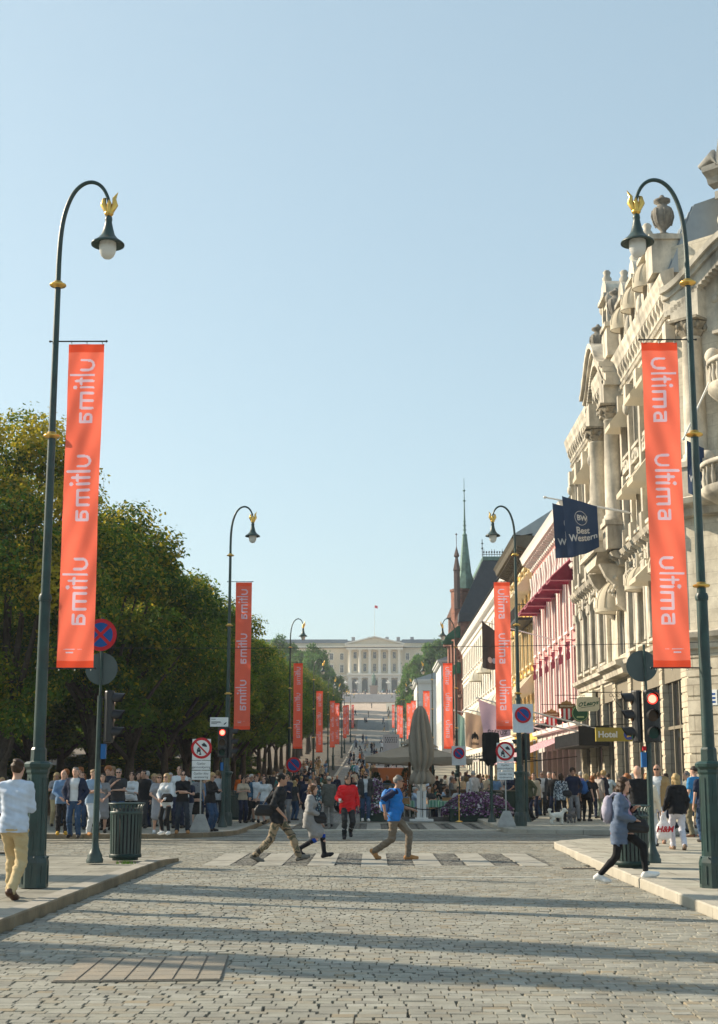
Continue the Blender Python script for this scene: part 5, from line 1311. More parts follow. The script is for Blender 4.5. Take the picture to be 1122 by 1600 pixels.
# ---- yellow house
M_yellow = mat('ochre_render', (.72, .43, .10), .85, var=.10, vscale=.7, bump=.1)
lv = [dict(z0=0, z1=5, a=.5, b=4.2, w=2.4, n=4), dict(z0=5, z1=9, a=5.8, b=8.6, w=1.1, n=6), dict(z0=9, z1=13, a=9.6, b=12.4, w=1.1, n=6), dict(z0=13, z1=17, a=13.9, b=16.4, w=1.1, n=6)]
yel, Y_ = simple_house('yellow_house', 'ochre yellow house under deep dark eaves, between the pink house and the long cream one', 101.1, 117, .2, M_yellow, lv, top=18.4)
b = MB(); L_ = 15.9
for l in lv[1:]:
    for i, c_ in enumerate(centers(l, 0, L_)): surround(b, c_, 1.1, l['a'], l['b'], .13, .08, True, ('flat', None, 'flat')[(i + int(l['z0'])) % 3])
for k in range(7): b.box(k * L_ / 6 - .09 if k else 0, k * L_ / 6 + .09 if k < 6 else L_, .003, .12, 5, 17)
cornice(b, 0, L_, 4.8, [(.003, 0), (.3, .1), (.35, .4), (.003, .5)])
Y_.put(b, 'stone_trim', mat('buff_trim', (.66, .56, .36), .8, var=.12, dirt=.2))
b = MB(); cornice(b, -.1, L_, 17.2, [(.003, 0), (.3, .1), (.4, .5), (1.25, .75), (1.35, 1.1), (1.5, 1.3), (.003, 1.6)]); brackets(b, 0, L_, 17.95, .8, 1.1, .2, .9); Y_.put(b, 'eaves', mat('dark_eaves', (.11, .095, .07), .8, var=.2))
b = MB(); rows = [[(-.1, 1.4, 18.7), (L_, 1.4, 18.7)], [(-.1, -3, 21.5), (L_, -3, 21.5)], [(-.1, -12, 21.5), (L_, -12, 21.5)]]; b.ribbon([r_[::-1] for r_ in rows], smooth=False); b.add([(-.1, 1.4, 18.7), (-.1, -3, 21.5), (-.1, -12, 21.5), (-.1, -12, 18)], [(0, 1, 2, 3)]); Y_.put(b, 'roof', M_zinc)
for k, c_ in enumerate(centers(lv[3], 0, L_)): slope_awning(Y_, c_, 14.9, 1.8, 1.4, 1.2)
for k, c_ in enumerate(centers(lv[1], 0, L_)):
    if k < 4: slope_awning(Y_, c_, 7.6, 1.8, 1.3, 1.2)
b = MB(); b.box(0, 8, .0, 1.3, 12.55, 12.75); 
for k in range(34): u = .1 + k * 7.8 / 33; b.tube([(u, 1.2, 12.75), (u, 1.2, 13.65)], .018, 4)
b.tube([(.05, 1.2, 13.65), (7.95, 1.2, 13.65)], .035, 5); b.tube([(.05, 0, 13.65), (.05, 1.2, 13.65)], .035, 5); Y_.put(b, 'balcony', M_iron)

# ---- long cream house
M_creamw = mat('cream_render', (.76, .70, .58), .85, var=.06, vscale=.5, bump=.08)
lv = [dict(z0=0, z1=4.6, a=.4, b=3.8, w=2.6, n=16), dict(z0=4.6, z1=9, a=5.3, b=8.4, w=1.15, n=22), dict(z0=9, z1=13, a=9.6, b=12.3, w=1.15, n=22), dict(z0=13, z1=17, a=13.5, b=16.0, w=1.15, n=22)]
L_ = 65.5
t = thing('cream_house', 'long cream house with rows of tall windows and white awnings, beyond the yellow house', 'building', (11.5, 117.2, .6), PI / 2); C_ = Fac(t)
b = MB(); wall(b, 0, L_, lv); b.box(0, L_, -.5, 0, 17, 17.8); C_.put(b, 'wall', M_creamw)
b = MB(); b.box(.01, L_ - .01, -12, -.52, -2, 17.7); C_.put(b, 'rear_block', M_creamw)
for l in lv[1:]: windows(C_, l, 0, L_, M_whitef, 2)
b = MB(); b.add([(.1, -.3, 0), (L_ - .1, -.3, 0), (L_ - .1, -.3, 4.2), (.1, -.3, 4.2)], [(0, 1, 2, 3)]); C_.put(b, 'shop_glazing', M_glassD)
b = MB()
for l in lv[1:]:
    for i, c_ in enumerate(centers(l, 0, L_)): surround(b, c_, 1.15, l['a'], l['b'], .15, .05, True, None)
for z in (4.4, 8.8, 12.8): cornice(b, 0, L_, z, [(.003, 0), (.10, .03), (.12, .2), (.003, .26)])
cornice(b, -.2, L_, 16.6, [(.003, 0), (.15, .1), (.2, .5), (.5, .7), (.6, 1.0), (.65, 1.25), (.003, 1.4)]); brackets(b, 0, L_, 17.25, .5, .45, .18, 1.0)
C_.put(b, 'white_trim', mat('white_stucco', (.8, .76, .68), .8))
b = MB(); rows = [[(-.2, .8, 17.95), (L_, .8, 17.95)], [(-.2, -4, 20.6), (L_, -4, 20.6)], [(-.2, -12, 20.6), (L_, -12, 20.6)]]; b.ribbon([r_[::-1] for r_ in rows], smooth=False); b.add([(-.2, .8, 17.95), (-.2, -4, 20.6), (-.2, -12, 20.6), (-.2, -12, 17)], [(0, 1, 2, 3)]); C_.put(b, 'roof', mat('slate', (.07, .075, .085), .6, var=.15))
for c_ in centers(lv[2], 0, L_)[3:12:4]: dome_awning(C_, c_, 11.4, 1.7, 1.2, 1.3, M_creamw)
for c_ in centers(lv[1], 0, L_)[0:18:3]: dome_awning(C_, c_, 7.4, 1.8, 1.2, 1.4, M_creamw)

# ---- red brick corner house with spire
M_brick = mat_slabs('red_brick', (.23, .10, .075), (.30, .13, .09), (.22, .17, .14), .6, .25, bump=.3, axis='YZ')
M_copper = mat('verdigris', (.14, .23, .19), .65, var=.3, vscale=1.6)
lv = [dict(z0=0, z1=5, a=.5, b=4.2, w=2.2, n=6), dict(z0=5, z1=9.5, a=6, b=9, w=1.2, n=8), dict(z0=9.5, z1=14, a=10.3, b=13.2, w=1.2, n=8), dict(z0=14, z1=18.5, a=14.8, b=17.6, w=1.2, n=8)]
br_, B_ = simple_house('brick_house', 'red brick corner house with green copper spire and steep dark roof', 184, 212, 2.6, M_brick, lv, x=11.4, top=19.2)
b = MB()
for l in lv[1:]:
    for i, c_ in enumerate(centers(l, 0, 28)): surround(b, c_, 1.2, l['a'], l['b'], .2, .14, True, 'arc')
for z in (4.7, 9.3, 13.8, 18.5): cornice(b, -.1, 28, z, [(.003, 0), (.3, .05), (.4, .35), (.003, .45)])
B_.put(b, 'stone_trim', mat('brown_stone', (.26, .16, .12), .85, var=.15))
b = MB()       # projecting bays
for u in (3, 11, 19): b.box(u - 1.6, u + 1.6, .004, .7, 4.7, 17.5); b.lathe([(1.5, 0), (1.2, 1.0), (.5, 2.0), (.08, 3.0)], c=(u, .1, 17.5), n=6, smooth=False)
B_.put(b, 'oriel', M_brick)
b = MB(); rows = [[(-.5, .3, 19.0), (28, .3, 19.0)], [(-.5, .2, 20.2), (28, .2, 20.2)], [(2.0, -3.2, 27.4), (26, -3.2, 27.4)], [(2.0, -6.8, 27.4), (26, -6.8, 27.4)], [(-.5, -12.5, 19.5), (28, -12.5, 19.5)]]
b.ribbon([r_[::-1] for r_ in rows], smooth=False); b.add([(-.5, .3, 19), (-.5, .2, 20.2), (2, -3.2, 27.4), (2, -6.8, 27.4), (-.5, -12.5, 19.5)], [(0, 1, 2, 3, 4)]); B_.put(b, 'steep_roof', mat('dark_slates', (.035, .045, .055), .6, var=.2, vscale=2, bump=.3))
b = MB(); b.box(1.9, 26, -6.9, -3.1, 27.4, 27.9); B_.put(b, 'roof_edge', M_copper)
b = MB()
for v in np.arange(-6.8, -3.1, .35): b.tube([(2, v, 27.9), (2, v, 28.6 + .3 * (int(v * 10) % 2))], .03, 4); b.ell((2, v, 28.5), (.05, .14, .14), 6, 4)
for v in (-6.9, -3.1, -7.9): b.tube([(2, v, 27.9 if v > -7 else 25.4), (2, v, 30.2 if v > -7 else 29.2)], .05, 5); b.ell((2, v, 29.0 if v > -7 else 28.4), (.16, .16, .16), 6, 4); b.lathe([(.2, 0), (.05, .2)], c=(2, v, 29.6 if v > -7 else 29.0), n=6)
b.tube([(2, -6.9, 28.2), (2, -3.1, 28.2)], .04, 4); B_.put(b, 'iron_cresting', M_iron)
b = MB(); b.lathe([(1.35, 17), (1.35, 23.5), (1.5, 23.6), (1.5, 23.9)], c=(5.0, -.4, 0), n=8, smooth=False); B_.put(b, 'corner_tower', M_brick)
b = MB(); b.lathe([(1.45, 23.9), (1.25, 24.8), (1.0, 25.6), (.82, 26.2), (.30, 31.2), (.35, 31.3), (.22, 31.5)], c=(5.0, -1.0, 0), n=8, smooth=False); 
for z, r_ in ((32.0, .32), (32.6, .28), (33.2, .24), (36.0, .25), (37.4, .22)):
    b.lathe([(.04, -.15), (r_, 0), (.04, .15)], c=(5, -1.0, z), n=8)
b.tube([(5, -1.0, 31.3), (5, -1.0, 36), (5, -1.0, 39.2)], [.16, .07, .02], 6); B_.put(b, 'spire', M_copper)
b = MB(); b.lathe([(.45, 21), (.45, 26), (.55, 26.1), (.35, 27), (.2, 27.8), (.42, 28.0), (.05, 29.2)], c=(2.2, .3, 0), n=6, smooth=False); b.tube([(2.2, .3, 29), (2.2, .3, 31.0)], .04, 5); b.lathe([(.02, 0), (.18, .1), (.02, .3)], c=(2.2, .3, 30.8), n=6); B_.put(b, 'pinnacle', mat('dark_stone', (.14, .09, .08), .8, var=.2))
b = MB(); b.lathe([(.9, 18), (.9, 20.3), (1.2, 20.4), (.1, 22.6)], c=(8, .4, 0), n=6, smooth=False); B_.put(b, 'turret', MATS['brown_stone'])
for u, z in ((1.5, 17.2), (1.5, 12.6), (9, 17.2), (9, 12.6), (7.5, 8.5)): slope_awning(B_, u, z, 2.2, 1.6, 2.0, mat('green_canvas', (.02, .12, .07), .8, trans=.1))

# ---- white pedimented houses
def temple(name, label, x0, x1, Y0, Y1, H, rise, nx, ny):
    zb = zt(Y0); t = thing(name, label, 'building', (x0, Y0, zb)); W_ = x1 - x0; D = Y1 - Y0
    Fr = Fac(t, (W_, 0, 0), PI); lv = [dict(z0=0, z1=H * .5, a=H * .14, b=H * .40, w=1.0, n=nx), dict(z0=H * .5, z1=H, a=H * .58, b=H * .84, w=1.0, n=nx)]
    Fs = Fac(t, (0, 0, 0), PI / 2); lvs = [dict(lv[0], n=ny), dict(lv[1], n=ny)]
    m = mat('white_render', (.62, .62, .60), .85, var=.05, vscale=.5)
    b = MB(); wall(b, 0, W_, lv); Fr.put(b, 'wall', m)
    for l in lv: windows(Fr, l, 0, W_, M_whitef, 2)
    b = MB(); wall(b, .5, D, lvs); Fs.put(b, 'wall', m)
    for l in lvs: windows(Fs, l, .5, D, M_whitef, 2)
    b = MB(); b.box(.55, W_, .55, D, -1, H - .05); b.build('rear_block', m, t)
    b = MB(); b.box(-.4, W_ + .4, -.4, D + .4, H, H + .35); b.box(-.6, W_ + .6, -.6, D + .6, H + .35, H + .6)
    b.build('cornice', m, t)
    b = MB(); c_ = W_ / 2
    b.add([(-.6, -.6, H + .6), (W_ + .6, -.6, H + .6), (c_, -.6, H + .6 + rise), (-.6, D, H + .6), (W_ + .6, D, H + .6), (c_, D, H + .6 + rise)], [(0, 1, 2), (3, 5, 4), (0, 2, 5, 3), (1, 4, 5, 2)], False)
    b.build('roof', M_zinc, t); return t
temple('white_house', 'white pedimented house set back beyond the brick one, nearer of the two', 10.6, 22, 222, 240, 14.5, 2.2, 4, 6)
temple('white_house', 'smaller white house with grey roof, farthest in the row before the slope', 7.9, 16.5, 256, 276, 12.0, 1.6, 3, 6)

# ---- the palace
M_pal = mat('palace_render', (.66, .575, .43), .85, var=.05, vscale=.3); M_palw = mat('palace_white', (.78, .74, .64), .8, var=.04)
zb = 34.5; PX = .7
pal = thing('palace', 'wide yellow palace with a white columned portico and pediment at the top of the avenue', 'building', (PX, 560, zb))
Pf = Fac(pal, (10.9, 0, 0), PI)       # central block, 21.8 wide
lv = [dict(z0=0, z1=7.6, a=.2, b=5.6, w=2.2, n=1, cs=[3.2 + 3.85 * k for k in range(5)]), dict(z0=7.6, z1=12.6, a=8.6, b=11.6, w=1.25, n=1, cs=[3.2 + 3.85 * k for k in range(5)]), dict(z0=12.6, z1=17.0, a=13.6, b=16.2, w=1.25, n=1, cs=[3.2 + 3.85 * k for k in range(5)])]
b = MB(); wall(b, 0, 21.8, lv); Pf.put(b, 'wall', M_pal)
for l in lv[1:]: windows(Pf, l, 0, 0, M_palw, 2)
for c_ in lv[0]['cs']:
    b = MB(); pl = [(c_ - 1.1, .2), (c_ + 1.1, .2), (c_ + 1.1, 4.6)] + [(c_ + 1.1 * math.cos(PI * k / 12), 4.6 + 1.1 * math.sin(PI * k / 12)) for k in range(1, 12)] + [(c_ - 1.1, 4.6)]
    b.prism(pl[::-1], lambda p, q, d: (p, d, q), -.3, -.2); aw = Pf.put(b, 'arched_door', M_glass)
b = MB()
for c_ in lv[0]['cs']:
    for k in range(13):
        a0, a1 = PI * k / 13, PI * (k + 1) / 13; b.prism([(c_ + 1.1 * math.cos(a0), 4.5 + 1.1 * math.sin(a0)), (c_ + 1.6 * math.cos(a0), 4.5 + 1.6 * math.sin(a0)), (c_ + 1.6 * math.cos(a1), 4.5 + 1.6 * math.sin(a1)), (c_ + 1.1 * math.cos(a1), 4.5 + 1.1 * math.sin(a1))], lambda p, q, d: (p, d, q), -.1, .12)
b.box(-.1, 21.9, .003, 3.0, 7.0, 7.6)
Pf.put(b, 'arcade_trim', M_palw)
b = MB()
for k in range(6): u = 1.28 + 3.85 * k; b.box(u - .7, u + .7, .01, 2.6, 0, 7.0)
b.box(0, 21.8, 1.2, 2.55, 5.9, 7.0); Pf.put(b, 'portico_base', mat('palace_grey', (.62, .59, .52), .85, var=.05))
b = MB()
for k in range(6): column(b, 1.28 + 3.85 * k, 2.1, 7.6, 17.0, .55, None, 12)
Pf.put(b, 'columns', M_palw)
b = MB(); b.box(-.2, 22.0, -1, 2.9, 17.0, 18.4); b.box(-.6, 22.4, -1, 3.3, 18.4, 18.9); Pf.put(b, 'entablature', M_palw)
b = MB(); b.prism([(-.5, 18.9), (22.3, 18.9), (10.9, 21.6)][::-1], lambda p, q, d: (p, d, q), -6, 2.6); Pf.put(b, 'pediment', M_pal)
b = MB()
for s2 in (0, 1):
    p0, p1 = ((-.8, 18.9), (10.9, 21.7)) if s2 == 0 else ((22.6, 18.9), (10.9, 21.7)); b.prism([p0, p1, (p1[0], p1[1] + .5), (p0[0], p0[1] + .5)], lambda p, q, d: (p, d, q), -6, 3.3)
Pf.put(b, 'pediment_rim', M_palw)
b = MB(); b.box(0, 21.8, -14, -.52, 0, 18.4); Pf.put(b, 'rear_block', M_pal)
for nm, o0, W_ in (('wing', 60.0, 49.0), ('wing', -11.0, 49.0)):
    Wf = Fac(pal, (o0, 6, 0), PI); lw = [dict(z0=0, z1=7.6, a=1.5, b=5.0, w=1.5, n=12), dict(z0=7.6, z1=12.6, a=8.6, b=11.6, w=1.35, n=12), dict(z0=12.6, z1=18.2, a=13.6, b=16.2, w=1.35, n=12)]
    b = MB(); wall(b, 0, W_, lw); Wf.put(b, 'wing_wall', M_pal)
    for l in lw: windows(Wf, l, 0, W_, M_palw, 2)
    b = MB(); b.box(0, W_, -12, -.52, 0, 18.3); Wf.put(b, 'rear_block', M_pal)
    b = MB(); b.box(-.3, W_ + .1, -12, .8, 18.3, 18.9); b.box(-.1, W_, .003, .35, 7.2, 7.7)
    for c_ in centers(lw[1], 0, W_): surround(b, c_, 1.35, 8.6, 11.6, .25, .15, True, 'flat'); surround(b, c_, 1.35, 13.6, 16.2, .2, .15)
    Wf.put(b, 'wing_trim', M_palw)
    b = MB(); b.box(0, W_, -11.5, -1.5, 18.9, 20.4); Wf.put(b, 'attic', M_pal)
    b = MB(); b.box(-.2, W_ + .2, -12, -.8, 20.4, 21.8); Wf.put(b, 'roof', mat('palace_roof', (.14, .18, .22), .6, var=.1))
b = MB(); b.box(-13, 13, 10, 14, 20.5, 21.6)
for x in (-8.5, -2, 5, 9.5, 15): b.box(x - .7, x + .7, 9, 11, 21, 23)
b.build('chimneys', mat('chimney_grey', (.3, .3, .32), .8), pal)
t = thing('flagpole', 'tall white flagpole with a red flag rising from the palace roof', 'flagpole', (PX + .0, 566, zb + 21.5))
b = MB(); b.tube([(0, 0, -1), (0, 0, 14.2)], [.09, .05], 6); b.build('pole', M_palw, t)
b = MB(); b.ribbon([[(.1 + .2 * k, .12 * math.sin(k), z - .05 * k) for k in range(7)] for z in (12.8, 13.9)]); b.build('flag', mat('flag_red', (.55, .05, .07), .8, trans=.3), t)
b = MB(); b.box(.55, .85, -.08, .24, 12.3, 13.7); 
# statue
st_ = thing('statue', 'green bronze rider on a tall stone plinth in front of the palace', 'statue', (.27, 470, 28.2))
b = MB(); b.box(-1.9, 1.9, -2.6, 2.6, 0, .5); b.box(-1.25, 1.25, -1.9, 1.9, .5, 3.2); b.box(-1.45, 1.45, -2.1, 2.1, 3.2, 3.5); b.build('plinth', mat('plinth_granite', (.36, .30, .27), .8), st_)
b = MB(); b.ell((0, .1, 5.6), (.48, 1.25, .6), 12, 8); b.tube([(0, -1.0, 5.8), (0, -1.5, 6.5), (0, -1.75, 6.9)], [.4, .3, .25], 8); b.ell((0, -1.95, 6.75), (.18, .45, .22), 8, 6)
for x, y in ((-.28, -.9), (.28, -.85), (-.28, 1.0), (.28, .95)): b.tube([(x, y, 5.4), (x, y + .1, 4.5), (x, y - .05, 3.5)], [.24, .13, .12], 7)
b.tube([(0, 1.3, 5.7), (0, 1.6, 5.2), (0, 1.55, 4.4)], [.15, .15, .08], 6)
b.ell((0, 0, 6.7), (.36, .3, .65), 10, 8); b.ell((0, -.05, 7.6), (.2, .22, .26), 8, 6); b.tube([(-.25, 0, 7.0), (-.6, -.2, 6.6), (-.4, -.6, 6.4)], [.14, .12, .09], 6); b.tube([(.25, 0, 7.0), (.6, -.2, 6.6), (.4, -.6, 6.4)], [.14, .12, .09], 6)
for s2 in (-1, 1): b.tube([(s2 * .25, 0, 6.2), (s2 * .55, -.35, 5.6), (s2 * .5, -.2, 4.9)], [.22, .18, .12], 6)
b.build('rider_and_horse', M_copper, st_)
# candelabra before the palace
cg = None
for i, x in enumerate((-10.5, -6.0, 5.8, 10.4)):
    if cg is None:
        cg = thing('candelabrum', 'x', 'street lamp'); b = MB(); b.tube([(0, 0, 0), (0, 0, 4.2)], [.16, .07], 6)
        for k in range(4): a = k * PI / 2 + .4; b.tube([(0, 0, 3.3), (.6 * math.cos(a), .6 * math.sin(a), 3.3), (.7 * math.cos(a), .7 * math.sin(a), 3.8)], .05, 5)
        b.build('stem', M_steel, cg); b = MB()
        for k in range(4): a = k * PI / 2 + .4; b.ell((.7 * math.cos(a), .7 * math.sin(a), 4.05), (.26, .26, .3), 8, 6)
        b.ell((0, 0, 4.5), (.28, .28, .33), 8, 6); b.build('globe', M_globe, cg); c_ = cg
    else: c_ = copy_tree(cg)
    c_.location = (x, 545, zt(545)); tag(c_, 'many-armed globe lamp before the palace, ' + ('far left', 'just left of the rider', 'just right of the rider', 'far right')[i], 'street lamp', 'globe lamps before the palace')
# ------------------------------------------------------------------ people: distance-field bodies turned into one surface each
class Field:
    def __init__(s, vox): s.h = vox; s.pr = []
    def cone(s, a, b, r1, r2, k=.02): s.pr.append(('c', np.array(a, float), np.array(b, float), r1, r2, k)); return s
    def ell(s, c, r, k=.02, rot=None): s.pr.append(('e', np.array(c, float), np.array(r, float), rot, 0, k)); return s
    def cut(s, c, r, rot=None): s.pr.append(('x', np.array(c, float), np.array(r, float), rot, 0, .01)); return s
    def cutz(s, z, above=True): s.pr.append(('z', z, above)); return s
    def mesh(s, wr=0.0, seed=0):
        h = s.h; lo = np.full(3, 9.0); hi = -lo
        for p in s.pr:
            if p[0] == 'c': m = max(p[3], p[4]); lo = np.minimum(lo, np.minimum(p[1], p[2]) - m); hi = np.maximum(hi, np.maximum(p[1], p[2]) + m)
            elif p[0] == 'e': m = max(p[2]) if p[3] is not None else p[2]; lo = np.minimum(lo, p[1] - m); hi = np.maximum(hi, p[1] + m)
        lo -= 3 * h; hi += 3 * h; n = np.ceil((hi - lo) / h).astype(int) + 1
        ax = [lo[i] + h * np.arange(n[i]) for i in range(3)]
        Fd = np.full(n, .5, np.float32)
        def sub(l, u):
            i0 = np.clip(np.floor((l - lo) / h).astype(int) - 1, 0, n - 1); i1 = np.clip(np.ceil((u - lo) / h).astype(int) + 2, 1, n); return i0, i1
        for p in s.pr:
            if p[0] == 'z':
                k = ax[2] - p[1]; pl = (k if p[2] else -k)[None, None, :]; Fd = np.maximum(Fd, pl.astype(np.float32)); continue
            if p[0] == 'c': m = max(p[3], p[4]) + p[5] + 2 * h; i0, i1 = sub(np.minimum(p[1], p[2]) - m, np.maximum(p[1], p[2]) + m)
            else: m = (max(p[2]) if p[3] is not None else p[2]) + p[5] + 2 * h; i0, i1 = sub(p[1] - m, p[1] + m)
            X = ax[0][i0[0]:i1[0], None, None]; Y = ax[1][None, i0[1]:i1[1], None]; Z = ax[2][None, None, i0[2]:i1[2]]
            if p[0] == 'c':
                ab = p[2] - p[1]; L2 = max(1e-9, ab @ ab); t = np.clip(((X - p[1][0]) * ab[0] + (Y - p[1][1]) * ab[1] + (Z - p[1][2]) * ab[2]) / L2, 0, 1)
                d = np.sqrt((X - p[1][0] - t * ab[0]) ** 2 + (Y - p[1][1] - t * ab[1]) ** 2 + (Z - p[1][2] - t * ab[2]) ** 2) - (p[3] + (p[4] - p[3]) * t)
            else:
                x, y, z = X - p[1][0], Y - p[1][1], Z - p[1][2]
                if p[3] is not None:
                    M = p[3]; x, y, z = M[0][0] * x + M[1][0] * y + M[2][0] * z, M[0][1] * x + M[1][1] * y + M[2][1] * z, M[0][2] * x + M[1][2] * y + M[2][2] * z
                r_ = p[2]; k0 = np.sqrt((x / r_[0]) ** 2 + (y / r_[1]) ** 2 + (z / r_[2]) ** 2); k1 = np.sqrt((x / r_[0] ** 2) ** 2 + (y / r_[1] ** 2) ** 2 + (z / r_[2] ** 2) ** 2) + 1e-9
                d = k0 * (k0 - 1) / k1
            sl = tuple(slice(a, b) for a, b in zip(i0, i1)); f = Fd[sl]; k = p[5]
            if p[0] == 'x': Fd[sl] = np.maximum(f, -d)
            else: hh = np.maximum(k - np.abs(f - d), 0) / k; Fd[sl] = np.minimum(f, d) - hh * hh * k * .25
        if wr > 0:
            X = ax[0][:, None, None]; Y = ax[1][None, :, None]; Z = ax[2][None, None, :]; ph = seed * 1.7
            w_ = np.sin(46 * Z + 20 * X + ph + 2.2 * np.sin(11 * Y + 9 * X + ph)) * np.sin(15 * X - 12 * Y + 7 * Z + ph * 2) + .5 * np.sin(85 * Z - 30 * Y + 26 * X + ph + 2 * np.sin(14 * X + ph))
            Fd = Fd + (wr * w_).astype(np.float32)
        # surface nets
        I = Fd < 0; c = np.zeros(n - 1, np.int8); C8 = [(a, b, g) for a in (0, 1) for b in (0, 1) for g in (0, 1)]
        def sh(A, o): return A[o[0]:n[0] - 1 + o[0], o[1]:n[1] - 1 + o[1], o[2]:n[2] - 1 + o[2]]
        for o in C8: c += sh(I, o)
        act = (c > 0) & (c < 8); idx = -np.ones(n - 1, np.int64); ids = np.argwhere(act); idx[act] = np.arange(len(ids))
        acc = np.zeros((len(ids), 3)); cnt = np.zeros(len(ids))
        for axn in range(3):
            for o in C8:
                if o[axn]: continue
                o2 = list(o); o2[axn] = 1
                f0 = sh(Fd, o)[act]; f1 = sh(Fd, o2)[act]; cr = (f0 < 0) != (f1 < 0)
                t = np.where(cr, f0 / np.where(f0 == f1, 1, f0 - f1), 0)
                pt = np.array(o, float)[None, :].repeat(len(ids), 0); pt[:, axn] += t; acc += pt * cr[:, None]; cnt += cr
        V = lo + (ids + acc / cnt[:, None]) * h
        quads = []
        for axn in range(3):
            a, b = [(1, 2), (2, 0), (0, 1)][axn]
            s0 = [slice(1, -1)] * 3; s0[axn] = slice(0, n[axn] - 1); s1 = list(s0); s1[axn] = slice(1, n[axn])
            A0 = I[tuple(s0)]; A1 = I[tuple(s1)]; ch = np.argwhere(A0 != A1)
            if not len(ch): continue
            fl = A0[tuple(ch.T)]; base = ch.copy(); base[:, a] += 1; base[:, b] += 1
            def g(da, db):
                q = base.copy(); q[:, a] += da - 1; q[:, b] += db - 1; return idx[tuple(q.T)]
            q = np.stack([g(0, 0), g(1, 0), g(1, 1), g(0, 1)], 1); q[~fl] = q[~fl][:, ::-1]; quads.append(q)
        return V, np.concatenate(quads)
def field_obj(name, V, Q, mats, parent, extra=None, mi=None):
    me = bpy.data.meshes.new(name); nv = len(V); vs = V.astype(np.float32)
    Fx = [tuple(q) for q in Q.tolist()]; ms = [0] * len(Fx)
    if extra is not None and extra.v: Fx += [tuple(nv + i for i in f) for f in extra.f]; ms += extra.m; vs = np.concatenate([vs, np.array(extra.v, np.float32)])
    me.from_pydata(vs.tolist(), [], Fx)
    for m_ in (mats if isinstance(mats, (list, tuple)) else [mats]): me.materials.append(m_)
    me.polygons.foreach_set('use_smooth', [True] * len(Fx)); me.polygons.foreach_set('material_index', ms); me.update()
    return link(name, me, parent)

def unit(v): v = np.array(v, float); return v / max(1e-9, np.linalg.norm(v))
def ik(a, t, l1, l2, hint):
    a = np.array(a, float); t = np.array(t, float); d = t - a; L_ = np.linalg.norm(d)
    if L_ > (l1 + l2) * .995: t = a + d * ((l1 + l2) * .995 / L_); d = t - a; L_ = np.linalg.norm(d)
    x = (L_ ** 2 + l1 ** 2 - l2 ** 2) / (2 * L_); hgt = math.sqrt(max(0, l1 ** 2 - x ** 2)); u = d / L_; h = np.array(hint, float); h = unit(h - u * (h @ u))
    return a + u * x + h * hgt, t
POSE = {
 'stand': {}, 
 'stand2': dict(aL=(.04, .13, .085), aR=(-.05, -.12, .085), wL=(.08, .25, .88), wR=(.02, -.27, .87), hy=15),
 'pockets': dict(wL=(.07, .19, .93), wR=(.07, -.19, .93), eL=(-.6, .8, 0), eR=(-.6, -.8, 0), aL=(.10, .14, .085), aR=(-.04, -.10, .085)),
 'crossed': dict(wL=(.24, -.07, 1.17), wR=(.20, .09, 1.13), eL=(-.1, .8, -.5), eR=(-.1, -.8, -.5), curl=1.2),
 'chin': dict(wL=(.23, -.06, 1.14), wR=(.20, -.07, 1.36), eL=(0, .8, -.5), eR=(.3, -.6, -.8), curl=1.4),
 'phone': dict(wL=(.30, .05, 1.20), wR=(.29, -.07, 1.18), eL=(-.3, .7, -.6), eR=(-.3, -.7, -.6), hp=20, curl=1.3),
 'camera': dict(wL=(.22, .07, 1.50), wR=(.22, -.09, 1.52), eL=(0, .8, -.6), eR=(0, -.8, -.6), curl=1.3),
 'hips': dict(wL=(.05, .20, 1.0), wR=(.05, -.20, 1.0), eL=(-.3, .95, 0), eR=(-.3, -.95, 0)),
 'hold': dict(wL=(.26, .08, 1.0), wR=(.25, -.10, 1.02), eL=(-.4, .7, -.4), eR=(-.4, -.7, -.4), curl=1.2),
 'walkL': dict(aL=(.36, .06, .10), aR=(-.40, -.06, .19), fR=50, fL=-14, drop=.06, wL=(-.20, .24, .93), wR=(.27, -.22, .97), lean=5, eL=(-1, .2, 0), eR=(-1, -.2, 0)),
 'walkR': dict(aR=(.36, -.06, .10), aL=(-.40, .06, .19), fL=50, fR=-14, drop=.06, wR=(-.20, -.24, .93), wL=(.27, .22, .97), lean=5, eL=(-1, .2, 0), eR=(-1, -.2, 0)),
 'walkS': dict(aL=(.20, .08, .09), aR=(-.22, -.08, .12), fR=22, drop=.02, wL=(-.08, .25, .90), wR=(.15, -.24, .92), lean=3, eL=(-1, .2, 0), eR=(-1, -.2, 0)),
 'walkT': dict(aR=(.20, -.08, .09), aL=(-.22, .08, .12), fL=22, drop=.02, wR=(-.08, -.25, .90), wL=(.15, .24, .92), lean=3, eL=(-1, .2, 0), eR=(-1, -.2, 0)),
 'sit': dict(pz=.50, aL=(.46, .12, .085), aR=(.44, -.11, .085), wL=(.36, .12, .78), wR=(.38, -.14, .78), kn=(.2, 0, 1), eL=(-.3, .8, -.5), eR=(-.3, -.8, -.5), curl=1.0),
 'sitb': dict(pz=.50, aL=(.42, .14, .085), aR=(.50, -.10, .085), wL=(.30, .10, .70), wR=(.28, -.05, 1.05), kn=(.2, 0, 1), lean=-6, eL=(-.3, .8, -.5), eR=(-.2, -.8, -.6), curl=1.0),
}
def rotv(v, yaw=0, pitch=0):
    x, y, z = v; p = math.radians(pitch); x, z = x * math.cos(p) + z * math.sin(p), -x * math.sin(p) + z * math.cos(p); q = math.radians(yaw); return np.array([x * math.cos(q) - y * math.sin(q), x * math.sin(q) + y * math.cos(q), z])
SKIN = [mat('skin_light', (.56, .33, .24), .55, var=.07, vscale=9), mat('skin_tan', (.42, .235, .16), .55, var=.07, vscale=9), mat('skin_brown', (.14, .075, .05), .5, var=.07)]
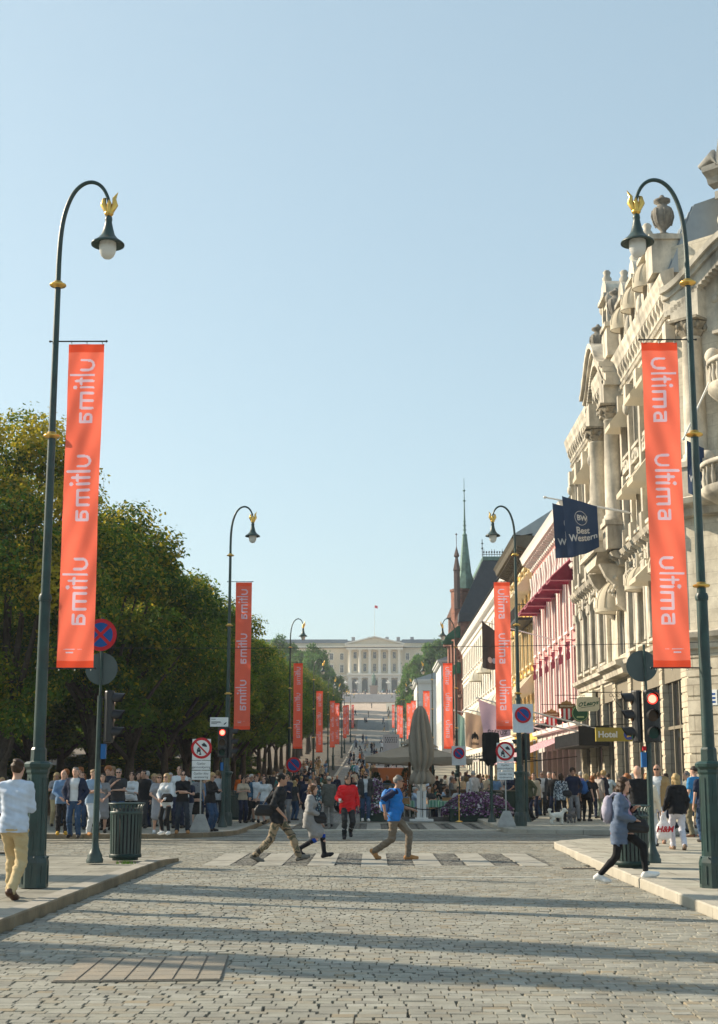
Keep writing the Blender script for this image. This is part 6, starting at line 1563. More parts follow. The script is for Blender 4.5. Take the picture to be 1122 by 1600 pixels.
M_eye = mat('eye_dark', (.02, .015, .012), .2, var=0); M_lip = mat('lips', (.36, .12, .10), .5, var=0); M_glas = mat('sunglasses', (.008, .008, .01), .12, var=0)
HAIRC = dict(black=(.010, .009, .008), brown=(.045, .024, .013), chestnut=(.10, .045, .018), ginger=(.26, .09, .025), blonde=(.42, .29, .13), grey=(.17, .16, .15), white=(.42, .41, .39), dark=(.022, .015, .011), sandy=(.22, .14, .07))
def hairmat(c): return mat('hair_' + c, HAIRC[c], .5, var=.3, vscale=22, bump=.5, bscale=60)
CLO = {}
def cloth(name, col=None, **k):
    nm = 'cloth_' + name
    if nm in MATS: return MATS[nm]
    return mat(nm, col, k.pop('rough', .85), var=k.pop('var', .14), vscale=4, bump=.2, bscale=30, **k)
def person(loc, rz, pose='stand', h=1.75, w=1.0, female=False, skin=0, hair=('short', 'brown'), top=None, legs=None, shoe=None, jacket=None, label='x', group=None, vox=.02, glasses=False, over={}, hat=None, beard=False, sleeves=1.0, name='person'):
    """top=(material, length, sleeve 0-1, looseness); legs=('trousers'|'shorts'|'skirt'|'dress'|'leggings', material); jacket=(material, hem z, looseness)"""
    P = dict(pose=None); P.update(POSE[pose]); P.update(over); s = h / 1.75
    pz = P.get('pz', .93 - P.get('drop', 0)); lean = P.get('lean', 1); hy = P.get('hy', 0); hp = P.get('hp', 0); tw = P.get('twist', 0)
    pel = np.array([0, 0, pz]); up_ = rotv((0, 0, 1), 0, lean)
    wst = pel + up_ * .16; chest = pel + up_ * .36 + np.array([-.01, 0, 0]); neck = pel + up_ * .535 + np.array([.0, 0, 0]); 
    side = rotv((0, 1, 0), tw)
    hc = neck + rotv((.035, 0, .145), 0, lean * .3 + hp * .35); fwd = rotv((1, 0, 0), hy, hp); hl = rotv((0, 1, 0), hy); hu = np.cross(fwd, hl)
    shw = .150 if female else .170; shw *= (.5 + .5 * w)
    sh = {1: chest + side * shw + up_ * .105, -1: chest - side * shw + up_ * .105}
    aL = np.array(P.get('aL', (.01, .10, .085)), float); aR = np.array(P.get('aR', (.01, -.10, .085)), float); dz = pz - .93
    wr = {1: P.get('wL', (.05, .26, .86 + dz)), -1: P.get('wR', (.05, -.26, .86 + dz))}
    if tw: wr = {k: rotv(v, tw * .6) for k, v in wr.items()}
    eh = {1: P.get('eL', (-1, .35, 0)), -1: P.get('eR', (-1, -.35, 0))}; ft = {1: P.get('fL', 0), -1: P.get('fR', 0)}; an = {1: aL, -1: aR}
    J = {}
    for k in (1, -1):
        hip = pel + np.array([0, .088 * k, -.03]); kn, a = ik(hip, an[k], .435, .425, P.get('kn', (1, .08 * k, .1))); el, wv = ik(sh[k], wr[k], .285, .255, eh[k]); J[k] = (hip, kn, a, el, wv)
    S_ = lambda v: np.array(v) * s
    def pr(F_, part, inf=0.0):
        g = w; i = inf
        if part == 'torso':
            for k in (1, -1):
                F_.cone(S_(chest + side * k * .075 * g), S_(wst + np.array([0, .055 * k * g, 0])), (.098 * (.92 if female else 1) + i) * s, (.085 * (.88 if female else 1) * (g ** .8) + i) * s, .05)
                F_.cone(S_(wst + np.array([0, .055 * k * g, 0])), S_(pel + np.array([-.005, .07 * k * g, -.02])), (.085 * (.88 if female else 1) * (g ** .8) + i) * s, (.102 + i) * s * (g ** .5), .05)
                F_.cone(S_(neck + np.array([-.01, 0, -.02])), S_(sh[k] + np.array([0, -.015 * k, -.025])), (.052 + i * .8) * s, (.056 + i) * s, .05)
                if female: F_.ell(S_(chest + side * k * .075 + np.array([.085, 0, .0])), np.array([.06, .065, .065]) * s + i * s, .04)
            if not female: F_.ell(S_(chest + np.array([.045, 0, .02])), np.array([.085, .15, .12]) * s + i * s, .05)
            if w > 1.08: F_.ell(S_(wst + np.array([.05, 0, .0])), np.array([.11, .13, .13]) * s * w * .95 + i * s, .05)
        if part == 'arms':
            for k in (1, -1):
                hip, kn, a, el, wv = J[k]; F_.cone(S_(sh[k]), S_(el), (.052 + i) * s, (.040 + i) * s, .03); e2 = el + (wv - el) * min(1, inf_sl); 
                if inf_sl > .05: F_.cone(S_(el), S_(e2), (.040 + i) * s, (.028 + i * 1.0) * s, .02)
        if part == 'legs':
            for k in (1, -1):
                hip, kn, a, el, wv = J[k]; a2 = a + np.array([0, 0, .0]); F_.cone(S_(hip), S_(kn), (.086 * (g ** .5) + i * .6) * s, (.054 + i) * s, .04)
                F_.cone(S_(kn), S_(kn + (a2 - kn) * .35 + unit(np.cross(kn - hip, [0, 1, 0])) * .01), (.052 + i) * s, (.052 + i) * s, .03); F_.cone(S_(kn + (a2 - kn) * .35), S_(a2), (.05 + i) * s, (.034 + i * 1.6) * s, .03)
            F_.ell(S_(pel + np.array([-.02, 0, -.03])), np.array([.115, .155 * (g ** .5), .11]) * s + i * s, .05)
    def feet(F_, i=0.0):
        for k in (1, -1):
            a = J[k][2]; yaw = 8 * k; hee = a + rotv((-.045, 0, -.045), yaw, ft[k]); ball = a + rotv((.125, 0, -.052), yaw, ft[k]); toe = ball + rotv((.06, 0, .004), yaw, min(ft[k], 8) if ft[k] > 0 else ft[k])
            F_.cone(S_(a), S_(hee), (.036 + i) * s, (.034 + i) * s, .02); F_.cone(S_(hee), S_(ball), (.033 + i) * s, (.036 + i) * s, .02); F_.cone(S_(ball), S_(toe), (.036 + i) * s, (.027 + i) * s, .02); F_.cone(S_(a), S_(ball), (.035 + i) * s, (.03 + i) * s, .02)
    Rm = np.stack([fwd, hl, hu], 1)
    W3 = lambda v: S_(hc + Rm @ np.array(v, float))
    t = thing(name, label, 'person', loc, R(rz), group)
    sk = SKIN[skin]
    # ---- body: one continuous skin
    B = Field(vox); inf_sl = 1.0
    pr(B, 'torso', -.014); pr(B, 'arms', -.003); pr(B, 'legs', -.008 if (legs and legs[0] in ('trousers', 'leggings')) else 0); feet(B)
    B.cone(S_(neck + np.array([-.005, 0, -.04])), S_(hc + np.array([-.012, 0, -.05])), .058 * s, .052 * s, .03)
    B.ell(W3((-.008, 0, .02)), np.array([.096, .076, .105]) * s, .02, Rm); B.ell(W3((.028, 0, -.055)), np.array([.058, .055, .062]) * s, .03, Rm)
    B.cone(W3((.088, 0, .015)), W3((.106, 0, -.018)), .010 * s, .014 * s, .012); B.ell(W3((.07, 0, -.098)), np.array([.02, .022, .016]) * s, .02, Rm)
    for k in (1, -1): B.ell(W3((-.01, .077 * k, -.005)), np.array([.018, .009, .03]) * s, .01, Rm)
    hands = MB()
    for k in (1, -1):
        el, wv = J[k][3], J[k][4]; d = unit(wv - el); curl = P.get('curl', .7)
        nrm = unit(np.cross(d, [0, 0, 1.0])) if abs(d[2]) < .8 else np.array([0, -1.0 * k, 0]); 
        if abs(d[2]) >= .8: nrm = unit(nrm - d * (nrm @ d)); 
        else: nrm = unit(np.array([0, 0, -1.0]) - d * (-d[2]))
        sp = np.cross(nrm, d) * k; pc = wv + d * .055
        Rh = np.stack([d, sp, nrm], 1); B.ell(S_(pc), np.array([.056, .042, .021]) * s, .018, Rh)
        for f_, (off, ln) in enumerate(((.030, .068), (.011, .078), (-.010, .073), (-.029, .056))):
            st = pc + d * .038 + sp * off; p1 = st + d * ln * .45 + nrm * ln * .12 * curl; dd = unit(d + nrm * .9 * curl); p2 = p1 + dd * ln * .32; dd = unit(d + nrm * 2.2 * curl); p3 = p2 + dd * ln * .25
            hands.tube([S_(st), S_(p1), S_(p2), S_(p3)], [.0105 * s, .0095 * s, .0085 * s, .006 * s], 6)
        th0 = pc - d * .02 + sp * .036; hands.tube([S_(th0), S_(th0 + sp * .028 + d * .03 + nrm * .012), S_(th0 + sp * .034 + d * .062 + nrm * .026)], [.014 * s, .0115 * s, .008 * s], 6)
    for k in (1, -1):
        hands.mi = 1; hands.ell(W3((.080, .030 * k, .014)), (.009 * s, .013 * s, .007 * s), 6, 4); hands.mi = 2
    hands.mi = 2; hands.ell(W3((.082, 0, -.052)), (.008 * s, .022 * s, .007 * s), 8, 4)
    hands.mi = 3
    for k in (1, -1): hands.ell(W3((.086, .030 * k, .036)), (.006 * s, .019 * s, .005 * s), 6, 4)
    V, Q = B.mesh(); field_obj('body', V, Q, [sk, M_eye, M_lip, hairmat(hair[1])], t, hands)
    # ---- legs
    lk, lm = legs if legs else ('trousers', cloth('navy', (.02, .025, .045)))
    LG = Field(vox)
    if lk in ('trousers', 'leggings', 'shorts'):
        i = .006 if lk == 'leggings' else .018
        pr(LG, 'legs', i); LG.cone(S_(pel + np.array([0, .05, .05])), S_(pel + np.array([0, .05, -.02])), (.105 + i * .5) * s * (w ** .6), (.11 + i) * s, .04); LG.cone(S_(pel + np.array([0, -.05, .05])), S_(pel + np.array([0, -.05, -.02])), (.105 + i * .5) * s * (w ** .6), (.11 + i) * s, .04)
        if lk == 'shorts': LG.cutz(-(.50 * s), False) if False else None
        V, Q = LG.mesh(.007 if lk == 'trousers' else 0, seed=int(h * 100) + len(label))
        tzz = min(.14, top[1] if top else 0)
        if tzz > .03: zc = V[Q].mean(1)[:, 2]; Q = Q[zc < (pz - tzz + .005) * s]
        if lk == 'shorts':
            zc = V[Q].mean(1)[:, 2]; Q = Q[zc > .50 * s]
        else: zc = V[Q].mean(1)[:, 2]
        field_obj({'shorts': 'shorts', 'leggings': 'leggings'}.get(lk, 'trousers'), V, Q, lm, t)
    if lk in ('skirt', 'dress', 'coatdress'):
        hem = .52 if lk != 'coatdress' else .60; mid = (J[1][1] + J[-1][1]) / 2
        for k in (1, -1):
            kn = J[k][1]; hipk = J[k][0]; e = hipk + (kn - hipk) * (1.0 if hem < .55 else .72); LG.cone(S_(hipk + np.array([0, -.02 * k, .10])), S_(e), .115 * s, .115 * s, .09)
        LG.cone(S_(pel + up_ * .1), S_(pel + (mid - pel) * .75), .12 * s, .15 * s, .08)
        V, Q = LG.mesh(.006, 3); field_obj('skirt' if lk == 'skirt' else 'dress_skirt', V, Q, lm, t)
    # ---- shoes
    Sh = Field(vox); feet(Sh, .008)
    if shoe and len(shoe) > 1 and shoe[1] == 'boots':
        for k in (1, -1): a = J[k][2]; kn = J[k][1]; Sh.cone(S_(a), S_(a + (kn - a) * shoe[2]), .048 * s, (.062) * s, .02)
    V, Q = Sh.mesh(); field_obj('shoes', V, Q, (shoe[0] if shoe else cloth('shoe_dark', (.02, .017, .015), rough=.5)), t)
    # ---- top
    tm, tz, sl, lo_ = top if top else (cloth('white', (.70, .72, .74)), .0, 1.0, .014)
    lo_ = max(.013, lo_ * .65)
    if tm is not None:
        T_ = Field(vox); inf_sl = sl; pr(T_, 'torso', lo_)
        for k in ((1, -1) if not jacket else ()):
            el, wv = J[k][3], J[k][4]
            if sl <= .5: T_.cone(S_(sh[k]), S_(sh[k] + (el - sh[k]) * (.25 + sl)), (.054 + lo_) * s, (.055 + lo_) * s, .03)
            else: T_.cone(S_(sh[k]), S_(el), (.052 + lo_) * s, (.042 + lo_) * s, .03); T_.cone(S_(el), S_(el + (wv - el) * min(1, (sl - .5) * 2)), (.042 + lo_) * s, (.032 + lo_) * s, .02)
        hz = tz if not jacket else min(tz, max(0, jacket[1] - .06))
        if hz: 
            for k in (1, -1): T_.cone(S_(pel + np.array([-.012, .052 * k * w, .02])), S_(pel + np.array([-.018, .058 * k * w, -hz])), (.107 + lo_) * s * (w ** .4), (.108 + lo_) * s * (w ** .4), .05)
        V, Q = T_.mesh(.0065 if vox < .018 else .005, len(label)); zc = V[Q].mean(1); ok = (zc[:, 2] < (neck[2] + .012) * s) & ((zc[:, 2] > (pz - .03 - hz) * s) | (np.abs(zc[:, 1]) > .20 * s))
        if jacket is None or True: field_obj('shirt' if lk != 'dress' else 'dress_bodice', V, Q[ok], tm, t)
    if jacket:
        jm, jz, jl = jacket; jl = max(jl * .5, lo_ + .010); T_ = Field(vox); pr(T_, 'torso', jl + .010)
        for k in (1, -1):
            el, wv = J[k][3], J[k][4]; T_.cone(S_(sh[k]), S_(el), (.056 + jl) * s, (.046 + jl) * s, .03); T_.cone(S_(el), S_(el + (wv - el) * .93), (.046 + jl) * s, (.036 + jl) * s, .02)
            T_.cone(S_(pel + np.array([0, .06 * k * w, .04])), S_(pel + np.array([-.015, .07 * k * w, -jz])), (.108 + jl) * s * (w ** .4), (.113 + jl) * s * (w ** .4), .05)
        V, Q = T_.mesh(.0065 if vox < .018 else .005, 5); zc = V[Q].mean(1); x, y, z = zc[:, 0], zc[:, 1], zc[:, 2]
        opn = P.get('open', .05); f_ = (x > .05 * s) & (np.abs(y) < (opn + .05 * np.clip((z / s - 1.2) * 3, 0, 1)) * s) & (z < 1.6 * s) & (opn > 0)
        ok = (z < (neck[2] + .02) * s) & ((z > (pz - .03 - jz) * s) | (np.abs(y) > .22 * s)) & ~f_
        field_obj('jacket', V, Q[ok], jm, t)
    # ---- hair
    if hair[0] != 'bald':
        H = Field(max(.012, vox * .8)); st_ = hair[0]
        H.ell(W3((-.022, 0, .036)), np.array([.101, .083, .098]) * s, .02, Rm)
        if st_ in ('long', 'bob', 'pony', 'tuft', 'bun'):
            dn = {'long': .30, 'bob': .13, 'pony': .06, 'tuft': .04, 'bun': .04}[st_]
            for k in (1, -1): H.cone(W3((-.03, .055 * k, .03)), W3((-.02 - .02 * (st_ == 'long'), .068 * k, -dn)), .045 * s, .034 * s, .03)
            H.cone(W3((-.06, 0, .02)), W3((-.075, 0, -dn)), .06 * s, .045 * s, .03)
            if st_ == 'pony': H.cone(W3((-.12, 0, .05)), W3((-.15, 0, -.16)), .035 * s, .02 * s, .02)
            if st_ == 'bun': H.ell(W3((-.10, 0, .10)), np.array([.045, .045, .045]) * s, .02)
        if st_ == 'curly': H.ell(W3((-.02, 0, .05)), np.array([.115, .105, .11]) * s, .02, Rm)
        H.cut(W3((.095, 0, -.04)), np.array([.095, .068, .105]) * s, Rm)
        if st_ == 'short': H.cut(W3((.05, 0, -.10)), np.array([.125, .12, .108]) * s, Rm)
        V, Q = H.mesh(.009, 9); field_obj('hair', V, Q, hairmat(hair[1]), t)
    if beard: H = Field(.012); H.ell(W3((.045, 0, -.075)), np.array([.055, .058, .045]) * s, .02, Rm); V, Q = H.mesh(); field_obj('beard', V, Q, hairmat(hair[1]), t)
    if glasses:
        b = MB()
        for k in (1, -1): b.ell(W3((.094, .031 * k, .014)), (.012 * s, .027 * s, .020 * s), 8, 6); b.tube([W3((.09, .055 * k, .02)), W3((.0, .080 * k, .015))], .004 * s, 4)
        b.tube([W3((.10, -.02, .02)), W3((.10, .02, .02))], .004 * s, 4); b.build('sunglasses', M_glas, t)
    if hat:
        H = Field(.014); H.ell(W3((-.012, 0, .06)), np.array([.108, .092, .085]) * s, .02, Rm); H.cone(W3((.09, -.03, .055)), W3((.13, -.02, .05)), .02 * s, .016 * s, .05); H.cone(W3((.09, .03, .055)), W3((.13, .02, .05)), .02 * s, .016 * s, .05); H.cutz(-99, True) if False else None
        H.cut(W3((.0, 0, -.06)), np.array([.2, .2, .095]) * s, Rm); V, Q = H.mesh(); field_obj('cap', V, Q, hat, t)
    t['_s'] = s; t['_z'] = pz
    KJ[t.name] = dict(J=J, sh=sh, chest=chest, pel=pel, neck=neck, s=s, W3=W3, rz=R(rz))
    return t
KJ = {}
def at_person(t, v):
    """world point from the person's own frame"""
    a = t.rotation_euler.z; x, y, z = v; return (t.location.x + x * math.cos(a) - y * math.sin(a), t.location.y + x * math.sin(a) + y * math.cos(a), t.location.z + z)
C = cloth
white = C('white', (.60, .62, .64)); lblue = C('light_blue', (.38, .50, .66)); denim = C('denim', (.13, .22, .36)); jeans = C('jeans', (.03, .065, .13)); black = C('black', (.012, .012, .014)); charcoal = C('charcoal', (.04, .042, .046)); navy = C('navy', (.015, .022, .05)); grey = C('grey', (.22, .22, .23)); lgrey = C('light_grey', (.45, .45, .46)); khaki = C('khaki', (.44, .33, .18)); brownp = C('taupe', (.17, .135, .10)); red = C('red', (.62, .015, .02)); blue = C('bright_blue', (.015, .16, .50)); cardi = C('slate_blue', (.11, .145, .215)); pink_ = C('dusty_pink', (.52, .30, .40)); beige = C('beige', (.46, .38, .28)); tan = C('tan', (.34, .22, .10)); cream_ = C('cream', (.66, .58, .45)); olive = C('olive', (.10, .10, .055)); rose = C('rose', (.5, .16, .16)); teal = C('teal', (.03, .2, .2)); orange_ = C('orange', (.75, .16, .02)); maroon_ = C('wine', (.14, .02, .035))
camo = mat_cells('camouflage', [(0, (.28, .21, .13)), (.43, (.09, .085, .05)), (.49, (.26, .19, .115)), (.54, (.04, .035, .025)), (.61, (.20, .155, .095))], 4.5, noise=True)
floral = mat_cells('floral_print', [(0, (.02, .04, .07)), (.35, (.05, .16, .2)), (.6, (.45, .5, .5)), (.72, (.02, .03, .06))], 22)
printed = mat_cells('spotted_print', [(0, (.05, .06, .08)), (.4, (.35, .4, .44)), (.6, (.1, .13, .16)), (.8, (.5, .53, .55))], 24)
leather = C('brown_leather', (.08, .035, .018), rough=.4); bshoe = C('black_leather', (.012, .011, .01), rough=.4); wshoe = C('white_shoe', (.75, .74, .72)); tshoe = C('tan_shoe', (.40, .20, .08)); yshoe = C('yellow_shoe', (.45, .27, .04))
def gp(px, py, z=.13):
    p = atZ(px, py, z); return (p[0], p[1], z)
def bag(name, label, t, pts, size, m, strap=None, text=None, cat='bag'):
    """soft bag at a point in the person's frame, with an optional strap"""
    c = at_person(t, pts); o = thing(name, label, cat, c, t.rotation_euler.z)
    Fb = Field(.014); a, b_, g_ = size; th_ = min(a, b_) * .62; ln_ = max(a, b_) - th_ * .4; dx, dy = (ln_, 0) if a > b_ else (0, ln_)
    for z_, q_, r_ in ((-.62, 1.0, 1.0), (-.2, .98, 1.05), (.22, .88, .8), (.6, .74, .5)): Fb.cone((-dx * q_, -dy * q_, g_ * z_), (dx * q_, dy * q_, g_ * z_), th_ * r_, th_ * r_, .05)
    V, Q = Fb.mesh(.005, 2); field_obj('pouch', V, Q, m, o)
    if strap:
        b = MB(); L0 = np.array(pts); b.tube([tuple(np.array(p) - L0) for p in strap], .012, 6); b.build('strap', m, o)
    return o
def backpack(t, m, label, m2=None, sz=1.0):
    k = KJ[t.name]; c = k['chest'] * k['s']; s = k['s']; p = (c[0] - .20 * s, c[1], c[2] - .06)
    o = thing('backpack', label, 'backpack', at_person(t, p), t.rotation_euler.z)
    Fb = Field(.018); Fb.ell((0, 0, 0), (.10 * sz, .14 * sz, .23 * sz), .04); Fb.ell((-.02, 0, -.08), (.11 * sz, .15 * sz, .16 * sz), .05); V, Q = Fb.mesh(.004, 3); field_obj('pack', V, Q, m, o)
    Fb = Field(.018); Fb.ell((-.09, 0, -.09), (.045, .10, .10), .03); V, Q = Fb.mesh(.003); field_obj('front_pocket', V, Q, m2 or m, o)
    b = MB()
    for q in (1, -1): b.tube([(.03, .08 * q, .17), (.10, .10 * q, .235), (.22, .105 * q, .20), (.325, .10 * q, .08), (.30, .11 * q, -.03), (.10, .13 * q, -.14)], [.02] * 6, 6)
    b.build('strap', m, o); return o
# ------------------------------------------------------------------ the people on and around the crossing
HV = .0135
# 1 man in white shirt, near left, seen from behind
t = person(gp(17, 1404), 84, 'walkS', 1.78, 1.0, hair=('short', 'brown'), top=(C('shirt_white_blue', (.52, .58, .68)), .07, 1.0, .018), legs=('trousers', C('chino', (.52, .40, .22))), shoe=(leather,), vox=HV,
           over=dict(wL=(.27, .09, 1.22), wR=(.27, -.09, 1.22), eL=(-.3, .3, -1), eR=(-.3, -.3, -1)), label='man in white shirt and beige trousers walking away beside the tall lamp post')
# 2 camouflage trousers
t = person(gp(433, 1346, 0), 2, 'walkL', 1.82, 1.05, hair=('short', 'black'), skin=1, top=(C('shirt_black', (.016, .018, .022)), .12, .62, .03), legs=('trousers', camo), shoe=(C('trainer_grey', (.16, .15, .13)),), vox=HV,
           over=dict(wR=(.10, -.27, .90), wL=(-.1, .25, .92), aL=(.42, .06, .10), aR=(-.42, -.06, .12), fR=25), label='man in black shirt and camouflage trousers striding over the crossing')
bag('shoulder_bag', 'black shoulder bag slung behind the man in camouflage trousers', t, (-.26, -.12, 1.02), (.17, .09, .11), C('bag_black', (.02, .02, .022), rough=.5), strap=[(-.30, -.1, 1.08), (-.12, -.10, 1.38), (-.02, .06, 1.52), (.12, .18, 1.40)])
# 3 woman in grey coat
t = person(gp(483, 1341, 0), 0, 'walkL', 1.60, .9, True, hair=('bob', 'chestnut'), top=(C('top_brown', (.08, .06, .04)), 0, 1.0, .006), legs=('coatdress', C('coat_grey', (.27, .265, .26))), jacket=(C('coat_grey', (.40, .39, .38)), .16, .012), shoe=(C('boot_black', (.014, .014, .02)), 'boots', .86), vox=HV,
           over=dict(wL=(.20, .06, .96), wR=(.20, -.10, .98), aL=(.34, .06, .10), aR=(-.22, -.06, .22), fR=45, eL=(-.6, .6, -.3), eR=(-.6, -.7, -.3), open=.03), label='woman in short grey coat and knee socks with brown bobbed hair on the crossing')
k = KJ[t.name]
b = MB()
for q in (1, -1):
    a = k['J'][q][2]; kn = k['J'][q][1]; p0 = (a + (kn - a) * .84) * k['s']; p1 = (a + (kn - a) * 1.02) * k['s']; b.tube([p0, p1], [.063, .066], 14)
b.build('blue_sock_band', C('sock_blue', (.01, .06, .36)), t)
bag('shoulder_bag', 'black bag carried in front of the woman in the grey coat', t, (.22, -.10, .84), (.13, .06, .15), C('bag_black', (.02, .02, .022)), strap=[(.20, -.1, .95), (.14, -.12, 1.2), (.0, -.05, 1.40), (-.1, .1, 1.34)])
# 4 red jacket
t = person(gp(543, 1311, 0), 278, 'walkR', 1.80, 1.08, hair=('short', 'dark'), skin=1, top=(C('collar_black', (.012, .012, .014)), 0, 1.0, .01), legs=('trousers', C('trousers_black', (.022, .024, .026))), jacket=(red, .18, .03), shoe=(C('boot_black', (.014, .014, .02)), 'boots', .35), vox=HV,
           over=dict(wR=(.22, -.24, 1.02), wL=(.02, .28, .88), aR=(.12, -.10, .09), aL=(-.16, .10, .22), fL=50, fR=0, open=0, hy=20), label='man in bright red jacket and black boots walking toward the camera')
k = KJ[t.name]; b = MB(); nk = k['neck'] * k['s']; b.lathe([(.085, -.03), (.095, .02), (.08, .05), (.07, .02)], c=(nk[0], nk[1], nk[2]), n=14); b.build('collar', C('collar_black', (.012, .012, .014)), t)
b = MB()
for q in (1, -1): a = k['J'][q][2]; kn = k['J'][q][1]; b.tube([(a + (kn - a) * .40) * k['s'], (a + (kn - a) * .50) * k['s']], [.068, .068], 12)
b.build('reflective_band', white, t)
p = at_person(t, np.array(k['J'][-1][4]) * k['s'] + np.array([.08, 0, -.02])); o = thing('paper_cup', 'small white cup in the hand of the man in the red jacket', 'cup', p); b = MB(); b.lathe([(.028, -.05), (.038, .05), (.036, .05), (.03, -.04)], n=12); b.build('cup', M_white, o); b = MB(); b.lathe([(.04, .05), (.04, .06), (.01, .065)], n=12); b.build('lid', M_white, o)
# 5 man with blue shirt and backpack
t = person(gp(617, 1343, 0), 352, 'walkL', 1.77, 1.1, hair=('short', 'grey'), skin=1, glasses=True, top=(blue, .08, .62, .022), legs=('trousers', brownp), shoe=(tshoe,), vox=HV,
           over=dict(wR=(-.16, -.27, .94), wL=(.30, .22, 1.0), aL=(.26, .06, .085), aR=(-.40, -.06, .17), fR=48, fL=0, hp=6), label='man in bright blue shirt and sunglasses striding over the crossing')
k = KJ[t.name]; F2 = Field(HV)
for q in (1, -1): F2.cone(np.array(k['sh'][q]) * k['s'], np.array(k['J'][q][3]) * k['s'], .074, .066, .02)
V, Q = F2.mesh(.003); field_obj('dark_sleeves', V, Q, C('sleeve_navy', (.012, .02, .06)), t)
backpack(t, C('pack_blue', (.06, .20, .50)), 'blue and grey backpack on the man in the bright blue shirt', C('pack_grey', (.34, .30, .26)))
# 6 woman in cardigan
t = person(gp(972, 1378, .06), 345, 'walkL', 1.66, 1.16, True, hair=('bob', 'brown'), top=(pink_, .12, 1.0, .012), legs=('leggings', black), jacket=(cardi, .24, .022), shoe=(wshoe,), vox=.012,
           over=dict(wL=(.25, .06, 1.18), wR=(.23, -.16, 1.0), aL=(.38, .07, .15), aR=(-.36, -.07, .10), fR=12, fL=-10, eL=(-.3, .8, -.5), eR=(-.8, -.6, -.2), open=.13, hp=8, lean=4), label='woman in slate blue cardigan and pink top stepping up onto the right kerb')
bag('handbag', 'black handbag on the arm of the woman in the blue cardigan', t, (.27, -.10, .86), (.15, .07, .12), C('bag_black', (.02, .02, .022)), strap=[(.22, -.1, .98), (.27, -.1, 1.03), (.33, -.08, .97)])
backpack(t, C('pack_lilac', (.36, .34, .42)), 'lilac and dark grey backpack on the woman in the blue cardigan', charcoal, .9)
# 7..10 behind the red jacket
person(gp(571, 1283), 275, 'walkS', 1.80, 1.05, hair=('short', 'black'), skin=1, beard=True, glasses=True, top=(white, 0, 1.0, .012), legs=('trousers', jeans), jacket=(charcoal, .10, .02), shoe=(wshoe,), vox=.018, label='bearded man in dark cardigan over a white tee behind the red jacket')
person(gp(497, 1293, 0), 185, 'phone', 1.68, .95, True, hair=('long', 'brown'), top=(floral, 0, .3, .01), legs=('dress', floral), shoe=(C('sandal', (.35, .2, .14)),), vox=.018, over=dict(aL=(.10, .1, .085), aR=(-.16, -.1, .085)), label='woman in dark floral dress looking down at her phone')
person(gp(514, 1291, 0), 95, 'stand', 1.72, 1.1, hair=('short', 'grey'), hat=cream_, top=(C('coat_olive', (.10, .10, .085)), .18, 1.0, .03), legs=('trousers', C('trousers_grey', (.20, .19, .18))), vox=.018, label='man in pale cap and olive coat seen from behind near the floral dress')
person(gp(478, 1287, 0), 60, 'stand2', 1.70, 1.0, hair=('short', 'brown'), top=(navy, .1, 1.0, .02), vox=.02, label='man in navy top half hidden behind the woman in the floral dress')
person(gp(400, 1285), 275, 'walkS', 1.66, 1.0, hair=('short', 'dark'), top=(white, .14, .3, .03), jacket=(C('hoodie_blue', (.04, .10, .17)), .08, .02), legs=('shorts', black), shoe=(black,), vox=.018, over=dict(open=.12), label='boy in white tee, open blue hoodie and black shorts walking up by the bin')
person(gp(413, 1287), 250, 'walkS', 1.60, .92, True, hair=('long', 'black'), top=(white, .1, .4, .015), legs=('shorts', jeans), vox=.018, label='girl with long black hair in a white top behind the camouflage trousers')

